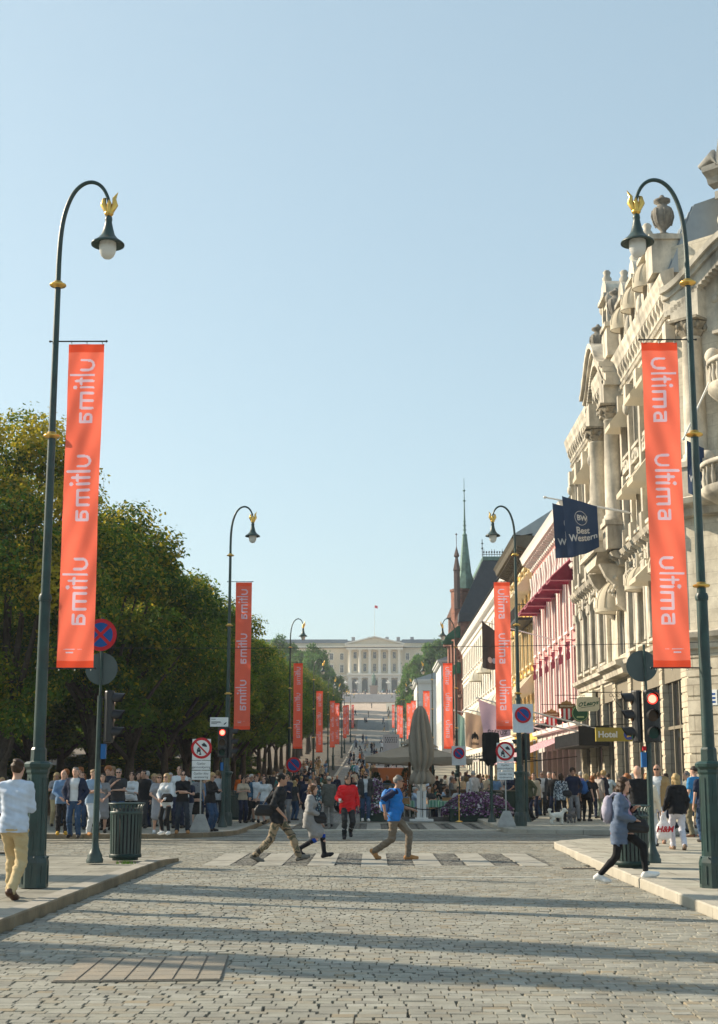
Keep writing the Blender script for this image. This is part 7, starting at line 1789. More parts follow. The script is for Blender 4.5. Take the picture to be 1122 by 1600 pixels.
# ---- waiting crowd on the left
G = dict(vox=.02)
LC = [
 (96, 1304, 285, 'hold', dict(h=1.74, w=1.08, hair=('bald', 'brown'), top=(denim, .10, 1.0, .02), legs=('trousers', black), shoe=(yshoe,), label='bald man in denim shirt and yellow shoes at the end of the waiting crowd')),
 (115, 1309, 268, 'pockets', dict(h=1.80, w=1.05, hair=('short', 'grey'), top=(white, .04, 1.0, .02), legs=('trousers', jeans), jacket=(navy, .12, .02), shoe=(bshoe,), over=dict(open=.10), label='grey haired man in white shirt, navy blazer and blue jeans, hands in his pockets')),
 (142, 1305, 315, 'crossed', dict(h=1.76, w=1.0, hair=('short', 'sandy'), top=(C('tee_blue', (.26, .36, .48)), .10, .35, .02), legs=('trousers', white), shoe=(tshoe,), label='man in blue tee and white trousers with arms crossed beside the green pole')),
 (158, 1301, 280, 'hold', dict(h=1.66, female=True, w=.95, hair=('long', 'dark'), top=(grey, 0, .35, .01), legs=('dress', grey), shoe=(bshoe,), label='woman in grey dress with dark hair just right of the green pole')),
 (167, 1297, 262, 'stand', dict(h=1.88, w=1.05, hair=('curly', 'ginger'), top=(C('shirt_ink', (.02, .025, .04)), .1, 1.0, .02), legs=('trousers', black), label='tall man with curly reddish hair and dark shirt in the waiting crowd')),
 (183, 1299, 275, 'chin', dict(h=1.80, w=1.12, hair=('short', 'grey'), glasses=True, top=(charcoal, .1, .35, .025), legs=('trousers', jeans), label='man in black tee and sunglasses with a hand on his chin above the bin')),
 (204, 1298, 270, 'crossed', dict(h=1.70, female=True, w=.92, hair=('bun', 'brown'), top=(white, .05, 1.0, .012), legs=('trousers', black), label='woman in white blouse holding a white bag right of the bin')),
 (232, 1292, 205, 'hips', dict(h=1.76, w=1.05, hair=('short', 'white'), top=(white, 0, 1.0, .01), legs=('trousers', navy), jacket=(C('jacket_bluegrey', (.13, .17, .21)), .12, .03), over=dict(open=.02, lean=8), label='white haired man in blue-grey jacket turned sideways, hand on his hip')),
 (246, 1302, 285, 'hold', dict(h=1.64, female=True, w=1.0, hair=('bob', 'sandy'), glasses=True, top=(C('dress_grey', (.27, .28, .31)), 0, .35, .012), legs=('dress', C('dress_grey', (.27, .28, .31))), shoe=(white,), label='woman in grey dress and sunglasses with a brown handbag')),
 (259, 1304, 250, 'hold', dict(h=1.66, female=True, w=.95, hair=('bob', 'blonde'), glasses=True, top=(white, .16, 1.0, .022), legs=('leggings', black), shoe=(wshoe,), label='blonde woman in loose white shirt, black trousers and white trainers at the kerb')),
 (284, 1302, 280, 'crossed', dict(h=1.72, female=True, w=.98, hair=('short', 'black'), glasses=True, top=(black, .05, .55, .02), legs=('trousers', C('jeans_dark', (.02, .03, .045))), shoe=(tshoe,), over=dict(aL=(.06, .16, .085), aR=(0, -.14, .085)), label='woman with cropped black hair, arms crossed, in black shirt and tan shoes')),
 (279, 1294, 262, 'stand', dict(h=1.90, w=1.0, hair=('short', 'brown'), top=(white, .06, 1.0, .02), legs=('trousers', navy), label='tall man in white shirt behind the woman with crossed arms')),
 (328, 1299, 330, 'phone', dict(h=1.70, female=True, w=1.0, hair=('long', 'blonde'), glasses=True, top=(black, .10, 1.0, .02), legs=('trousers', jeans), shoe=(bshoe,), label='blonde woman in black sweater holding a phone right of the prohibition board')),
 (307, 1292, 110, 'stand2', dict(h=1.66, female=True, w=.95, hair=('long', 'brown'), top=(grey, 0, .3, .01), legs=('skirt', black), label='woman with long brown hair seen from behind in grey top and black skirt')),
 (339, 1290, 80, 'pockets', dict(h=1.78, hair=('short', 'sandy'), top=(lgrey, .1, .4, .02), legs=('trousers', charcoal), label='man in pale grey tee and dark trousers behind the blonde woman with the phone')),
 (385, 1284, 300, 'camera', dict(h=1.62, female=True, hair=('pony', 'brown'), top=(charcoal, .08, 1.0, .02), legs=('trousers', black), label='woman in dark top lifting a phone beside the second lamp post')),
]
for px, py, hd, pose, kw in LC:
    t = person(gp(px, py), hd, pose, group='people waiting at the left corner', vox=.02, **kw)
    if 'brown handbag' in kw['label']: bag('handbag', 'brown leather handbag on the arm of the woman in grey dress', t, (.10, .27, .95), (.13, .07, .14), leather, strap=[(.1, .25, 1.08), (.05, .22, 1.3), (0, .2, 1.42)])
    if 'holding a white bag' in kw['label']: bag('handbag', 'white shoulder bag held by the woman above the bin', t, (.2, -.05, .98), (.06, .15, .09), white)
    if 'loose white shirt' in kw['label']: bag('handbag', 'black bag under the arm of the blonde woman in white', t, (.2, .12, 1.0), (.08, .15, .13), black)
tops_ = [('navy', navy), ('black', black), ('white', white), ('grey', grey), ('light blue', lblue), ('charcoal', charcoal), ('beige', beige), ('olive', olive), ('denim', denim), ('black', black), ('navy', navy), ('pale grey', lgrey), ('teal', teal), ('tan', tan), ('cream', cream_)]
legs_ = [('jeans', jeans), ('black trousers', black), ('charcoal trousers', charcoal), ('beige trousers', khaki), ('navy trousers', navy), ('grey trousers', grey)]
hairs_ = ['brown', 'dark', 'black', 'blonde', 'grey', 'sandy', 'chestnut', 'white', 'ginger']
rp_ = random.Random(99)
# templates for everyone farther off: shared meshes, own colours
TPL = []
for i, (ps, fem, hs, lk, hd_) in enumerate((('stand', 0, 'short', 'trousers', 0), ('stand2', 1, 'long', 'trousers', 0), ('crossed', 0, 'short', 'trousers', 0), ('phone', 1, 'bob', 'trousers', 0), ('walkS', 0, 'short', 'trousers', 0), ('walkT', 1, 'long', 'skirt', 0),
                                    ('walkL', 0, 'short', 'trousers', 0), ('hold', 1, 'pony', 'dress', 0), ('pockets', 0, 'curly', 'trousers', 0), ('sit', 0, 'short', 'trousers', 0), ('sitb', 1, 'long', 'trousers', 0), ('sit', 1, 'bob', 'trousers', 0))):
    mt = C('tpl_top', (.3, .3, .3)); ml = C('tpl_leg', (.05, .05, .05))
    t = person((0, -400 - i, 0), 0, ps, 1.66 if fem else 1.77, .96 if fem else 1.05, bool(fem), hair=(hs, 'brown'), top=(mt, .08 if lk == 'trousers' else 0, (.35 if i % 2 else 1.0), .018), legs=(lk, mt if lk == 'dress' else ml), vox=.026, label='x'); TPL.append(t)
PARTC = {}
def extra(k, loc, rz, label, group, s=1.0, top=None, leg=None, hair=None, skin=None):
    src = TPL[k]; c = src.copy(); COL.objects.link(c); c.location = loc; c.rotation_euler = (0, 0, R(rz)); c.scale = (s, s, s); tag(c, label, 'person', group)
    if k not in PARTC: PARTC[k] = list(src.children)
    for ch in PARTC[k]:
        d = ch.copy(); COL.objects.link(d); d.parent = c; nm = ch.name.split('.')[0]
        m = {'body': SKIN[skin if skin is not None else (0 if rp_.random() < .7 else 1)], 'shirt': top, 'dress_bodice': top, 'dress_skirt': top, 'trousers': leg, 'skirt': leg, 'hair': hairmat(hair or 'brown')}.get(nm)
        if m: d.material_slots[0].link = 'OBJECT'; d.material_slots[0].material = m
    return c
def rand_person(ks, loc, rz, where, group, s=None):
    k = rp_.choice(ks); tn, tm = rp_.choice(tops_); ln, lm = rp_.choice(legs_); hc_ = rp_.choice(hairs_); sit = k in (9, 10, 11)
    who = 'woman' if k in (1, 3, 5, 7, 10, 11) else 'man'
    lab = '%s haired %s in %s top%s %s' % (hc_, who, tn, '' if sit or k == 7 else ' and ' + ln, where)
    return extra(k, loc, rz, lab, group, s or rp_.uniform(.90, 1.07), tm, lm, hc_)
WL = 'people waiting at the left corner'
for px, Y in [(4, 46), (88, 46.5), (104, 47), (126, 47), (131, 45), (152, 46.5), (176, 46), (192, 48.5), (216, 46), (226, 49), (240, 46.5), (266, 47), (272, 50), (296, 45.2), (303, 49.5), (322, 47), (348, 49.5), (225, 44.6), (128, 43.6), (380, 50), (392, 53)]:
    p = atY(px, 1217, Y); rand_person([0, 1, 2, 3, 8], (p[0], Y, .13), rp_.uniform(245, 300), 'in the crowd behind' if px < 300 else 'behind the prohibition board', WL)
for px, Y in [(388, 58), (396, 62), (408, 66), (418, 59), (428, 72), (437, 63), (446, 70), (452, 78), (463, 66), (470, 74), (476, 84), (484, 69), (490, 80), (498, 72), (508, 88), (519, 78), (527, 92), (422, 86), (434, 92), (446, 98), (456, 88), (404, 76), (412, 84), (392, 70), (466, 98), (478, 104), (488, 96), (499, 102), (512, 108), (460, 58), (449, 54), (552, 72), (545, 90)]:
    p = atY(px, 1217, Y); z = zt(Y) + (.13 if p[0] < -3.96 else 0)
    rand_person([0, 1, 2, 3, 4, 5, 6, 7, 8], (p[0], Y, z), rp_.choice([90, 270]) + rp_.uniform(-40, 40), 'walking under the park trees', 'people strolling along the park side')
FARG = 'tiny walkers on the rising avenue'
for i in range(62):
    Y = rp_.uniform(118, 200) if i < 26 else rp_.uniform(200, 425); x = rp_.uniform(-3.2, 3.4) if Y < 330 else rp_.uniform(-7, 7)
    if Y < 170 and x > .6: x -= 2.2
    c = rand_person([0, 1, 2, 4, 5, 6, 7], (x, Y, zt(Y)), rp_.uniform(0, 360), '', FARG); c['label'] = 'tiny walker on the rising avenue between the banners'
for i in range(46):
    Y = rp_.uniform(120, 172); x = rp_.uniform(-8, -4.3); c = rand_person([0, 1, 2, 4, 5, 6, 7], (x, Y, zt(Y) + .13), rp_.uniform(0, 360), '', 'walkers far along the park pavement'); c['label'] = 'small walker far along the pavement under the trees'
for i in range(44):
    Y = rp_.uniform(485, 552); x = rp_.uniform(-13, 14); c = rand_person([0, 1, 2, 4, 5], (x, Y, zt(Y) + .03), rp_.uniform(0, 360), '', 'visitors before the palace'); c['label'] = 'tiny visitor on the pale square before the palace'
p = atZ(563, 1172, 4.0)
extra(6, (-1.75, 195, zt(195)), 200, 'tiny walker in an orange top on the left half of the rising avenue', FARG, 1.0, orange_, black, 'dark')
extra(4, (-7.0, 76, .13), 270, 'person in orange high-visibility top under the park trees', 'people strolling along the park side', 1.0, orange_, navy, 'dark')

# ---- people on the right corner
RC = [
 (848, 1274, 262, 'walkS', dict(h=1.84, w=1.12, hair=('short', 'grey'), glasses=True, top=(white, .03, 1.0, .02), legs=('trousers', C('suit_trousers', (.045, .05, .06))), jacket=(C('suit_grey', (.05, .06, .075)), .14, .02), shoe=(bshoe,), over=dict(open=.10), label='man in grey suit and sunglasses walking up behind the little white dog')),
 (859, 1271, 268, 'stand', dict(h=1.80, w=1.1, hair=('short', 'white'), top=(white, .03, 1.0, .02), legs=('trousers', black), jacket=(C('suit_black', (.015, .016, .02)), .14, .02), shoe=(bshoe,), over=dict(open=.05), label='white haired man in black suit just behind the grey suit')),
 (878, 1284, 85, 'stand2', dict(h=1.70, female=True, hair=('long', 'brown'), top=(printed, .12, 1.0, .02), legs=('trousers', black), shoe=(bshoe,), label='woman in spotted blouse with long brown hair seen from behind by the white dog')),
 (902, 1281, 75, 'stand', dict(h=1.68, female=True, w=.95, hair=('bun', 'sandy'), top=(C('top_umber', (.06, .035, .03)), .1, .3, .015), legs=('trousers', C('trousers_umber', (.03, .02, .02))), shoe=(black,), label='woman in dark umber top with fair hair tied up beside the blue backpack')),
 (917, 1283, 60, 'stand2', dict(h=1.70, female=True, hair=('pony', 'blonde'), top=(black, .08, .4, .015), legs=('leggings', black), shoe=(charcoal,), label='blonde woman in black wearing a blue backpack')),
 (909, 1275, 90, 'stand', dict(h=1.80, hair=('short', 'white'), top=(C('shirt_violet', (.18, .16, .34)), .08, 1.0, .02), legs=('trousers', charcoal), label='white haired person in violet shirt behind the two women')),
 (937, 1278, 35, 'stand', dict(h=1.76, w=1.05, hair=('short', 'sandy'), top=(C('shirt_stone', (.38, .34, .31)), .16, .75, .035), legs=('trousers', C('trousers_greygreen', (.22, .25, .22))), label='man in loose stone coloured shirt holding a pale carrier bag')),
 (952, 1272, 70, 'hips', dict(h=1.74, w=1.05, hair=('short', 'dark'), top=(C('shirt_sky', (.42, .53, .62)), .06, .45, .025), legs=('trousers', black), label='man in sky blue shirt seen from behind beyond the cardigan woman')),
 (984, 1330, 88, 'hold', dict(h=1.62, female=True, hair=('bob', 'ginger'), top=(white, .08, .4, .02), legs=('trousers', lgrey), label='ginger haired woman in white top behind the bin')),
 (1001, 1332, 100, 'phone', dict(h=1.78, w=1.15, hair=('bald', 'brown'), top=(black, .10, .35, .025), legs=('trousers', jeans), shoe=(bshoe,), over=dict(hp=5), label='bald man in black tee seen from behind at the signal pole')),
 (1016, 1322, 60, 'stand', dict(h=1.62, female=True, hair=('short', 'blonde'), top=(cream_, .1, 1.0, .02), legs=('trousers', white), label='blonde woman in cream hidden behind the signal pole')),
 (1031, 1318, 250, 'stand', dict(h=1.84, w=1.1, hair=('bald', 'brown'), glasses=True, skin=1, top=(white, .1, 1.0, .02), legs=('trousers', C('trousers_pale', (.55, .52, .55))), jacket=(tan, .16, .025), shoe=(C('sandal', (.35, .2, .14)),), over=dict(open=.08), label='bald man in tan jacket and pale trousers right of the signal pole')),
 (1061, 1328, 92, 'walkS', dict(h=1.64, female=True, w=1.1, hair=('bob', 'blonde'), top=(black, .08, 1.0, .03), legs=('trousers', C('trousers_white', (.62, .61, .68))), shoe=(C('trainer_brown', (.25, .17, .12)),), over=dict(wL=(.10, .28, .90)), label='blonde woman in black sweater and white trousers carrying a white carrier bag')),
 (1078, 1300, 200, 'stand', dict(h=1.72, hair=('short', 'grey'), top=(cream_, .1, 1.0, .02), legs=('trousers', grey), label='grey haired man in cream shirt beyond the woman with the carrier bag')),
 (1090, 1308, 120, 'stand2', dict(h=1.84, w=1.1, hair=('short', 'dark'), top=(C('polo_blue', (.03, .19, .42)), .08, .4, .025), legs=('trousers', C('trousers_olive', (.16, .14, .09))), shoe=(leather,), label='man in blue polo shirt and olive trousers beside the right lamp post')),
 (1104, 1316, 100, 'stand', dict(h=1.78, w=1.1, hair=('short', 'dark'), top=(navy, .1, .4, .03), legs=('trousers', jeans), label='man in navy half hidden by the right lamp post')),
]
PR = {}
for px, py, hd, pose, kw in RC: PR[px] = person(gp(px, py), hd, pose, group='people around the right corner', vox=.019, **kw)
backpack(PR[917], C('pack_navyblue', (.03, .10, .28)), 'blue backpack on the blonde woman in black')
# carrier bag with letters
t = PR[1061]
o = thing('carrier_bag', 'white plastic carrier bag with red H&M letters in the hand of the blonde woman', 'bag', at_person(t, (.04, .30, .42)), R(2))
Fb = Field(.014); Fb.ell((0, 0, .0), (.17, .10, .19), .03); Fb.cone((-.08, 0, -.13), (.08, 0, -.13), .075, .075, .05); Fb.cone((-.05, 0, .17), (-.02, 0, .36), .035, .015, .03); Fb.cone((.05, 0, .17), (.02, 0, .36), .035, .015, .03)
V, Q = Fb.mesh(.006, 4); field_obj('plastic', V, Q, mat('carrier_plastic', (.80, .79, .80), .3, var=.05, trans=.35, bump=.4, bscale=14), o)
b = MB(); text_on(b, 'H&M', .17, lambda a, e: (a, -.118 + .9 * a * a, .01 + e), shear=.25, bold=.006); b.build('lettering', M_red, o)
t = PR[937]; o = bag('carrier_bag', 'pale green carrier bag held by the man in the stone coloured shirt', t, (.05, -.26, .58), (.07, .13, .19), C('bag_mint', (.42, .52, .44)))
t = PR[878]; bag('handbag', 'dark handbag behind the woman in the spotted blouse', t, (-.08, -.20, 1.0), (.10, .13, .11), C('bag_black', (.02, .02, .022)), strap=[(-.02, -.18, 1.1), (.0, -.12, 1.4)])
GR = 'passers-by along the house fronts'
for px, Y in [(826, 52), (834, 56), (843, 60), (866, 55), (871, 60), (889, 58), (895, 52), (925, 56), (930, 62), (944, 58), (1042, 44), (1112, 40), (858, 66), (878, 70), (842, 74), (830, 68), (818, 62), (1010, 50), (990, 52), (975, 56), (1084, 45)]:
    p = atY(px, 1217, Y); rand_person([0, 1, 2, 3, 4, 5, 8], (p[0], Y, .13), rp_.uniform(40, 320), 'near the right shop fronts', GR)

# ---- dogs
def dog(label, loc, rz, s, m, dark=False):
    t = thing('dog', label, 'dog', loc, R(rz)); Fd = Field(.011 * s); q = lambda *v: np.array(v) * s
    Fd.cone(q(-.15, 0, .30), q(.14, 0, .31), .085 * s, .10 * s, .04); Fd.ell(q(.13, 0, .29), q(.09, .085, .10), .04); Fd.cone(q(.16, 0, .34), q(.26, 0, .45), .06 * s, .055 * s, .03)
    Fd.ell(q(.28, 0, .48), q(.075, .065, .07), .02); Fd.cone(q(.31, 0, .465), q(.375, 0, .45), .036 * s, .026 * s, .02)
    for k in (1, -1): Fd.ell(q(.26, .07 * k, .46), q(.03, .02, .06), .015)
    for x, k in ((.15, 1), (.17, -1)): Fd.cone(q(x, .055 * k, .26), q(x + .01, .055 * k, .13), .042 * s, .03 * s, .03); Fd.cone(q(x + .01, .055 * k, .13), q(x, .055 * k, .03), .03 * s, .027 * s, .02); Fd.ell(q(x + .02, .055 * k, .025), q(.04, .03, .025), .02)
    for x, k in ((-.17, 1), (-.14, -1)): Fd.cone(q(x, .055 * k, .28), q(x + .03, .055 * k, .18), .058 * s, .042 * s, .03); Fd.cone(q(x + .03, .055 * k, .18), q(x - .035, .055 * k, .11), .036 * s, .027 * s, .02); Fd.cone(q(x - .035, .055 * k, .11), q(x - .02, .055 * k, .03), .028 * s, .027 * s, .02); Fd.ell(q(x + .01, .055 * k, .025), q(.04, .03, .025), .02)
    Fd.cone(q(-.21, 0, .36), q(-.26, 0, .47), .035 * s, .05 * s, .02); Fd.ell(q(-.22, 0, .49), q(.06, .05, .045), .03)
    b = MB()
    b.mi = 1; b.ell(q(.398, 0, .455), q(.014, .016, .013), 6, 4)
    for k in (1, -1): b.ell(q(.335, .028 * k, .495), q(.010, .010, .010), 6, 4)
    V, Q = Fd.mesh(.005 * s, 6); field_obj('body', V, Q, [m, M_eye], t, b)
dog('small fluffy white dog standing at the kerb in front of the grey suit', gp(870, 1288), 5, .98, mat('white_fur', (.74, .70, .62), .95, var=.12, vscale=25, bump=.8, bscale=60))
dog('small curly grey dog between the two women', gp(893, 1286), 60, .95, mat('grey_fur', (.14, .13, .13), .95, var=.2, vscale=25, bump=.8, bscale=60))
# ------------------------------------------------------------------ pavement cafe
M_para = mat('parasol_canvas', (.33, .285, .225), .85, var=.08, vscale=2, bump=.15, trans=.12); M_wpost = mat('white_post', (.72, .72, .70), .5, var=.06)
Y = 56; p = atY(658, 1217, Y)
t = thing('closed_parasol', 'tall closed taupe parasol, tied below the middle, standing on a white post', 'parasol', (p[0], Y, .02))
b = MB(); rows = []; NP = 80
prof = [(4.42, .02), (4.36, .09), (4.24, .17), (4.0, .24), (3.6, .31), (3.1, .36), (2.7, .38), (2.35, .36), (2.1, .29), (1.96, .22), (1.85, .27), (1.68, .36), (1.50, .39), (1.44, .36)]
for i, (z, r_) in enumerate(prof):
    rows.append([((r_ * (.66 + .66 * abs(math.sin(4.5 * PI * 2 * k / NP + .8 * math.sin(z * 2) + i * .10)) ** .7 + .10 * math.sin(3 * 2 * PI * k / NP + z))) * math.cos(2 * PI * k / NP), r_ * (.66 + .66 * abs(math.sin(4.5 * 2 * PI * k / NP + .8 * math.sin(z * 2) + i * .10)) ** .7) * math.sin(2 * PI * k / NP) * .9, z + (.05 * math.sin(8 * PI * k / NP) if i > 9 else 0)) for k in range(NP)])
b.ribbon(rows, True); b.build('canopy', M_para, t)
b = MB(); b.tube([(0, 0, 0), (0, 0, 4.5)], .05, 10); b.ell((0, 0, 4.5), (.05, .05, .08), 8, 6); b.build('pole', M_wpost, t)
b = MB(); b.tube([(.31 * math.cos(a), .28 * math.sin(a), 1.92) for a in np.linspace(0, 2 * PI, 20)], .018, 5); b.build('tie', M_para, t)
b = MB(); b.box(-.45, .45, -.35, .35, 0, .08); b.box(-.17, -.05, -.12, .12, .08, 1.15); b.box(.07, .19, -.12, .12, .08, 1.15); b.box(-.24, .26, -.15, .15, .08, .14); b.build('foot', M_wpost, t)
Y = 64; p = atY(640, 1217, Y)
t = thing('open_parasol', 'large open square parasol in taupe canvas over the cafe tables', 'parasol', (p[0], Y, 0))
b = MB(); hw = 1.95; zc, ze = 3.16, 2.56; rows = []
for i in range(9):
    f = i / 8; r_ = hw * f; z = zc - (zc - ze) * f ** .9; row = []
    for k in range(40):
        a = 2 * PI * k / 40; m_ = max(abs(math.cos(a)), abs(math.sin(a))); x_, y_ = r_ * math.cos(a) / m_, r_ * math.sin(a) / m_; sag = .07 * f * (1 - abs(2 * ((k % 10) / 10) - 1)) * 0
        row.append((x_, y_, z + sag - .04 * math.sin(4 * a) ** 2 * f))
    rows.append(row)
b.ribbon(rows, True, False); b.ribbon([rows[-1], [(x, y, z - .24 + .02 * math.sin(i * 1.3)) for i, (x, y, z) in enumerate(rows[-1])]], True, False)
b.build('canopy', M_para, t)
b = MB(); b.box(-.35, .35, -.35, .35, 3.17, 3.2); b.add([(-.4, -.4, 3.14), (.4, -.4, 3.14), (.4, .4, 3.14), (-.4, .4, 3.14), (0, 0, 3.42)], [(0, 1, 4), (1, 2, 4), (2, 3, 4), (3, 0, 4)]); b.ell((0, 0, 3.45), (.05, .05, .09), 8, 6); b.build('vent_cap', M_para, t)
b = MB(); b.box(-.06, .06, -.06, .06, 0, 3.2); b.build('pole', M_wood, t)
for k in range(8): a = k * PI / 4; m_ = max(abs(math.cos(a)), abs(math.sin(a))); b = MB(); b.tube([(0, 0, 3.1), (hw * .97 * math.cos(a) / m_, hw * .97 * math.sin(a) / m_, ze - .03)], .018, 4); b.build('rib', M_wood, t)
b = MB(); b.box(-.4, .4, -.4, .4, 0, .1); b.build('foot', M_conc, t)
t2 = copy_tree(t); t2.location = (p[0] + 1.2, 71, 0); t2['label'] = 'second open parasol in taupe canvas mostly hidden behind the first'; t2['group'] = 'open parasols'; t['group'] = 'open parasols'
# furniture
M_cane = mat('cane', (.34, .20, .09), .6, var=.25, vscale=12); M_alu = mat('aluminium', (.62, .63, .64), .35, metal=.7, var=.05); M_gcloth = mat_stripes('green_check', [(0, (.10, .30, .20)), (.5, (.30, .50, .40))], .14, 'X', trans=0)
def make_chair():
    t = thing('cafe_chair', 'x', 'chair')
    b = MB(); b.box(-.21, .21, -.21, .21, .43, .46); b.build('seat', M_cane, t)
    b = MB(); rows = []
    for z in (.62, .70, .78, .86): rows.append([(.23 * math.sin(a), .19 + .08 * math.cos(a), z) for a in np.linspace(-1.3, 1.3, 9)])
    b.ribbon(rows); b.ribbon([[(x, y - .02, z) for x, y, z in r_] for r_ in rows]); b.build('backrest', M_cane, t)
    for x, y, up_ in ((-.2, -.2, .44), (.2, -.2, .44), (-.2, .2, .88), (.2, .2, .88)):
        b = MB(); b.tube([(x * 1.12, y * 1.15, 0), (x, y, .45), (x, y * (1.2 if up_ > .5 else 1), up_)], .014, 6); b.build('leg', M_alu, t)
    return t
def make_table():
    t = thing('cafe_table', 'x', 'table'); b = MB(); b.box(-.38, .38, -.38, .38, .70, .725)
    b.build('tabletop', M_wood, t)
    b = MB(); b.box(-.40, .40, -.40, .40, .726, .735); v = [(-.4, -.4), (.4, -.4), (.4, .4), (-.4, .4)]
    rows = [[(x * (1 + .02 * (k > 0)), y * (1 + .02 * (k > 0)), .73 - .27 * k) for x, y in v] for k in (0, 1)]; b.ribbon(rows, True, False); b.build('cloth', M_gcloth, t)
    b = MB(); b.tube([(0, 0, .03), (0, 0, .7)], .03, 8); b.build('column', M_alu, t); b = MB(); b.tube([(-.28, 0, .02), (.28, 0, .02)], .018, 5); b.tube([(0, -.28, .022), (0, .28, .022)], .018, 5); b.build('foot', M_alu, t); return t
ch0 = make_chair(); tb0 = make_table(); uc = [0, 0]; CG = 'cane chairs of the street cafe'; TG = 'tables with green cloths of the street cafe'
def chair(x, y, rz, lb='cane cafe chair at a green table'): 
    c = ch0 if uc[0] == 0 else copy_tree(ch0); uc[0] += 1; c.location = (x, y, zt(y) + .02); c.rotation_euler = (0, 0, R(rz)); tag(c, lb, 'chair', CG)
def table(x, y, lb='square cafe table under a green checked cloth'):
    c = tb0 if uc[1] == 0 else copy_tree(tb0); uc[1] += 1; c.location = (x, y, zt(y) + .02); tag(c, lb, 'table', TG)
CP = 'guests seated at the street cafe'
rq = random.Random(5)
spots = [(1.25, 58.2), (3.0, 57.6), (2.35, 60.0), (.6, 62.0), (3.6, 60.5), (4.9, 61.0), (1.9, 64.5), (3.2, 65.0), (4.6, 64.5), (6.0, 64.0), (.8, 67), (2.6, 69), (4.2, 69), (6.2, 69), (5.5, 73), (7.2, 74), (3.8, 75), (6.4, 79), (8.0, 80), (4.6, 82), (6.6, 86), (8.4, 88)]
for i, (x, y) in enumerate(spots):
    table(x, y); z = zt(y) + .02
    for q, (dx, dy, rz) in enumerate(((-.62, 0, 90), (.62, 0, -90), (0, .62, 0), (0, -.62, 180))):
        if q == 3 and i % 3: continue
        if i > 8 and q == 3: continue
        chair(x + dx, y + dy, rz)
        if (i > 1 and rq.random() < .8) or (i == 0 and q == 2):
            rand_person([9, 10, 11], (x + dx * 1.05, y + dy * 1.05, z - .02), {0: 0, 1: 180, 2: 270, 3: 90}[q], 'seated at a cafe table', CP)
for px, Y in [(705, 63), (712, 68), (722, 66), (735, 62), (741, 60), (752, 64), (748, 70), (760, 66), (768, 72), (775, 62), (690, 70), (683, 76), (697, 80), (708, 84), (718, 78), (728, 88), (740, 82), (755, 80), (765, 90), (780, 76), (788, 68), (796, 62), (802, 72), (810, 80), (798, 88), (670, 84), (675, 92), (785, 96), (750, 96), (730, 100), (605, 80), (592, 84), (600, 96), (640, 88), (628, 94)]:
    p = atY(px, 1217, Y); rand_person([0, 1, 2, 3, 4, 7, 8], (p[0], Y, zt(Y) + (.13 if p[0] > 3.96 else .0)), rp_.uniform(0, 360), 'standing among the cafe tables', 'people standing around the street cafe')
# flower beds
M_soil = mat('planter_green', (.02, .045, .035), .6, var=.2); 
fl = [mat('petal_purple', (.15, .05, .15), .6, var=.3, vscale=9, trans=.3), mat('petal_lilac', (.32, .19, .33), .6, var=.2, trans=.3), mat('petal_white', (.72, .68, .72), .6, var=.1, trans=.3), mat('flower_leaf', (.05, .085, .025), .6, var=.3, trans=.3), mat('petal_plum', (.10, .02, .10), .6, var=.2, trans=.2)]
def flowers(label, x, y, wx, wy, h, n, cols, seed):
    t = thing('flower_bed', label, 'flower bed', (x, y, 0.02)); rs = np.random.RandomState(seed)
    b = MB(); b.box(-wx * .82, wx * .82, -wy * .8, wy * .8, 0, .42); b.box(-wx * .86, wx * .86, -wy * .84, wy * .84, .42, .47); b.build('planter', M_soil, t)
    b = MB()
    for i in range(n):
        a = rs.uniform(0, 2 * PI); r_ = rs.uniform(0, 1) ** .5; zz = h * (1 - r_ ** 2.5 * .75) * rs.uniform(.75, 1.03) + .25 - (.3 * rs.rand() if r_ > .9 else 0); cx, cy = wx * r_ * math.cos(a) * 1.05, wy * r_ * math.sin(a) * 1.1
        s = rs.uniform(.028, .055); nn = unit((math.cos(a) * r_, math.sin(a) * r_ - .4, 1.0) + rs.normal(size=3) * .5); u = unit(np.cross(nn, rs.normal(size=3))); v = np.cross(nn, u); c = np.array((cx, cy, zz))
        mi = int(rs.choice(5, p=cols)); 
        b.add([c + u * s, c + v * s * .9, c - u * s, c - v * s * .9], [(0, 1, 2, 3)], False, mi)
    b.build('blossoms', fl, t)
flowers('broad bed of purple and white flowers beside the leaning bicycle', 4.05, 56.3, 1.35, .6, .85, 5200, [.34, .22, .10, .22, .12], 3)
flowers('tall planter of mixed purple and pink flowers behind the blue shirted man', .0, 56.5, .62, .6, 1.35, 3600, [.2, .2, .15, .33, .12], 4)
flowers('small dark planter below the closed parasol', 1.1, 59.5, .6, .35, .7, 1300, [.05, .08, .1, .67, .1], 5)
# rope barrier
t = thing('rope_barrier', 'brass posts with a sagging black rope before the cafe tables', 'barrier', (2.1, 55.0, .02))
for x in (-1.35, 1.15):
    b = MB(); b.tube([(x, 0, 0), (x, 0, .95)], .022, 8); b.lathe([(.14, 0), (.14, .02), (.03, .06)], c=(x, 0, 0), n=14); b.ell((x, 0, .98), (.04, .04, .04), 8, 6); b.build('post', M_gold, t)
b = MB(); b.tube([(-1.35 + 2.5 * f, 0, .88 - .42 * 4 * f * (1 - f)) for f in np.linspace(0, 1, 17)], .022, 6); b.build('rope', M_black, t)
t = thing('timber_deck', 'low grey deck edge under the front cafe tables', 'deck', (2.0, 57.0, 0)); b = MB(); b.box(-1.9, 1.1, -.2, 3.4, .0, .018); b.box(-1.9, 1.1, -.32, -.2, .0, .16); b.build('boards', mat('grey_deck', (.16, .15, .14), .8, var=.2), t)
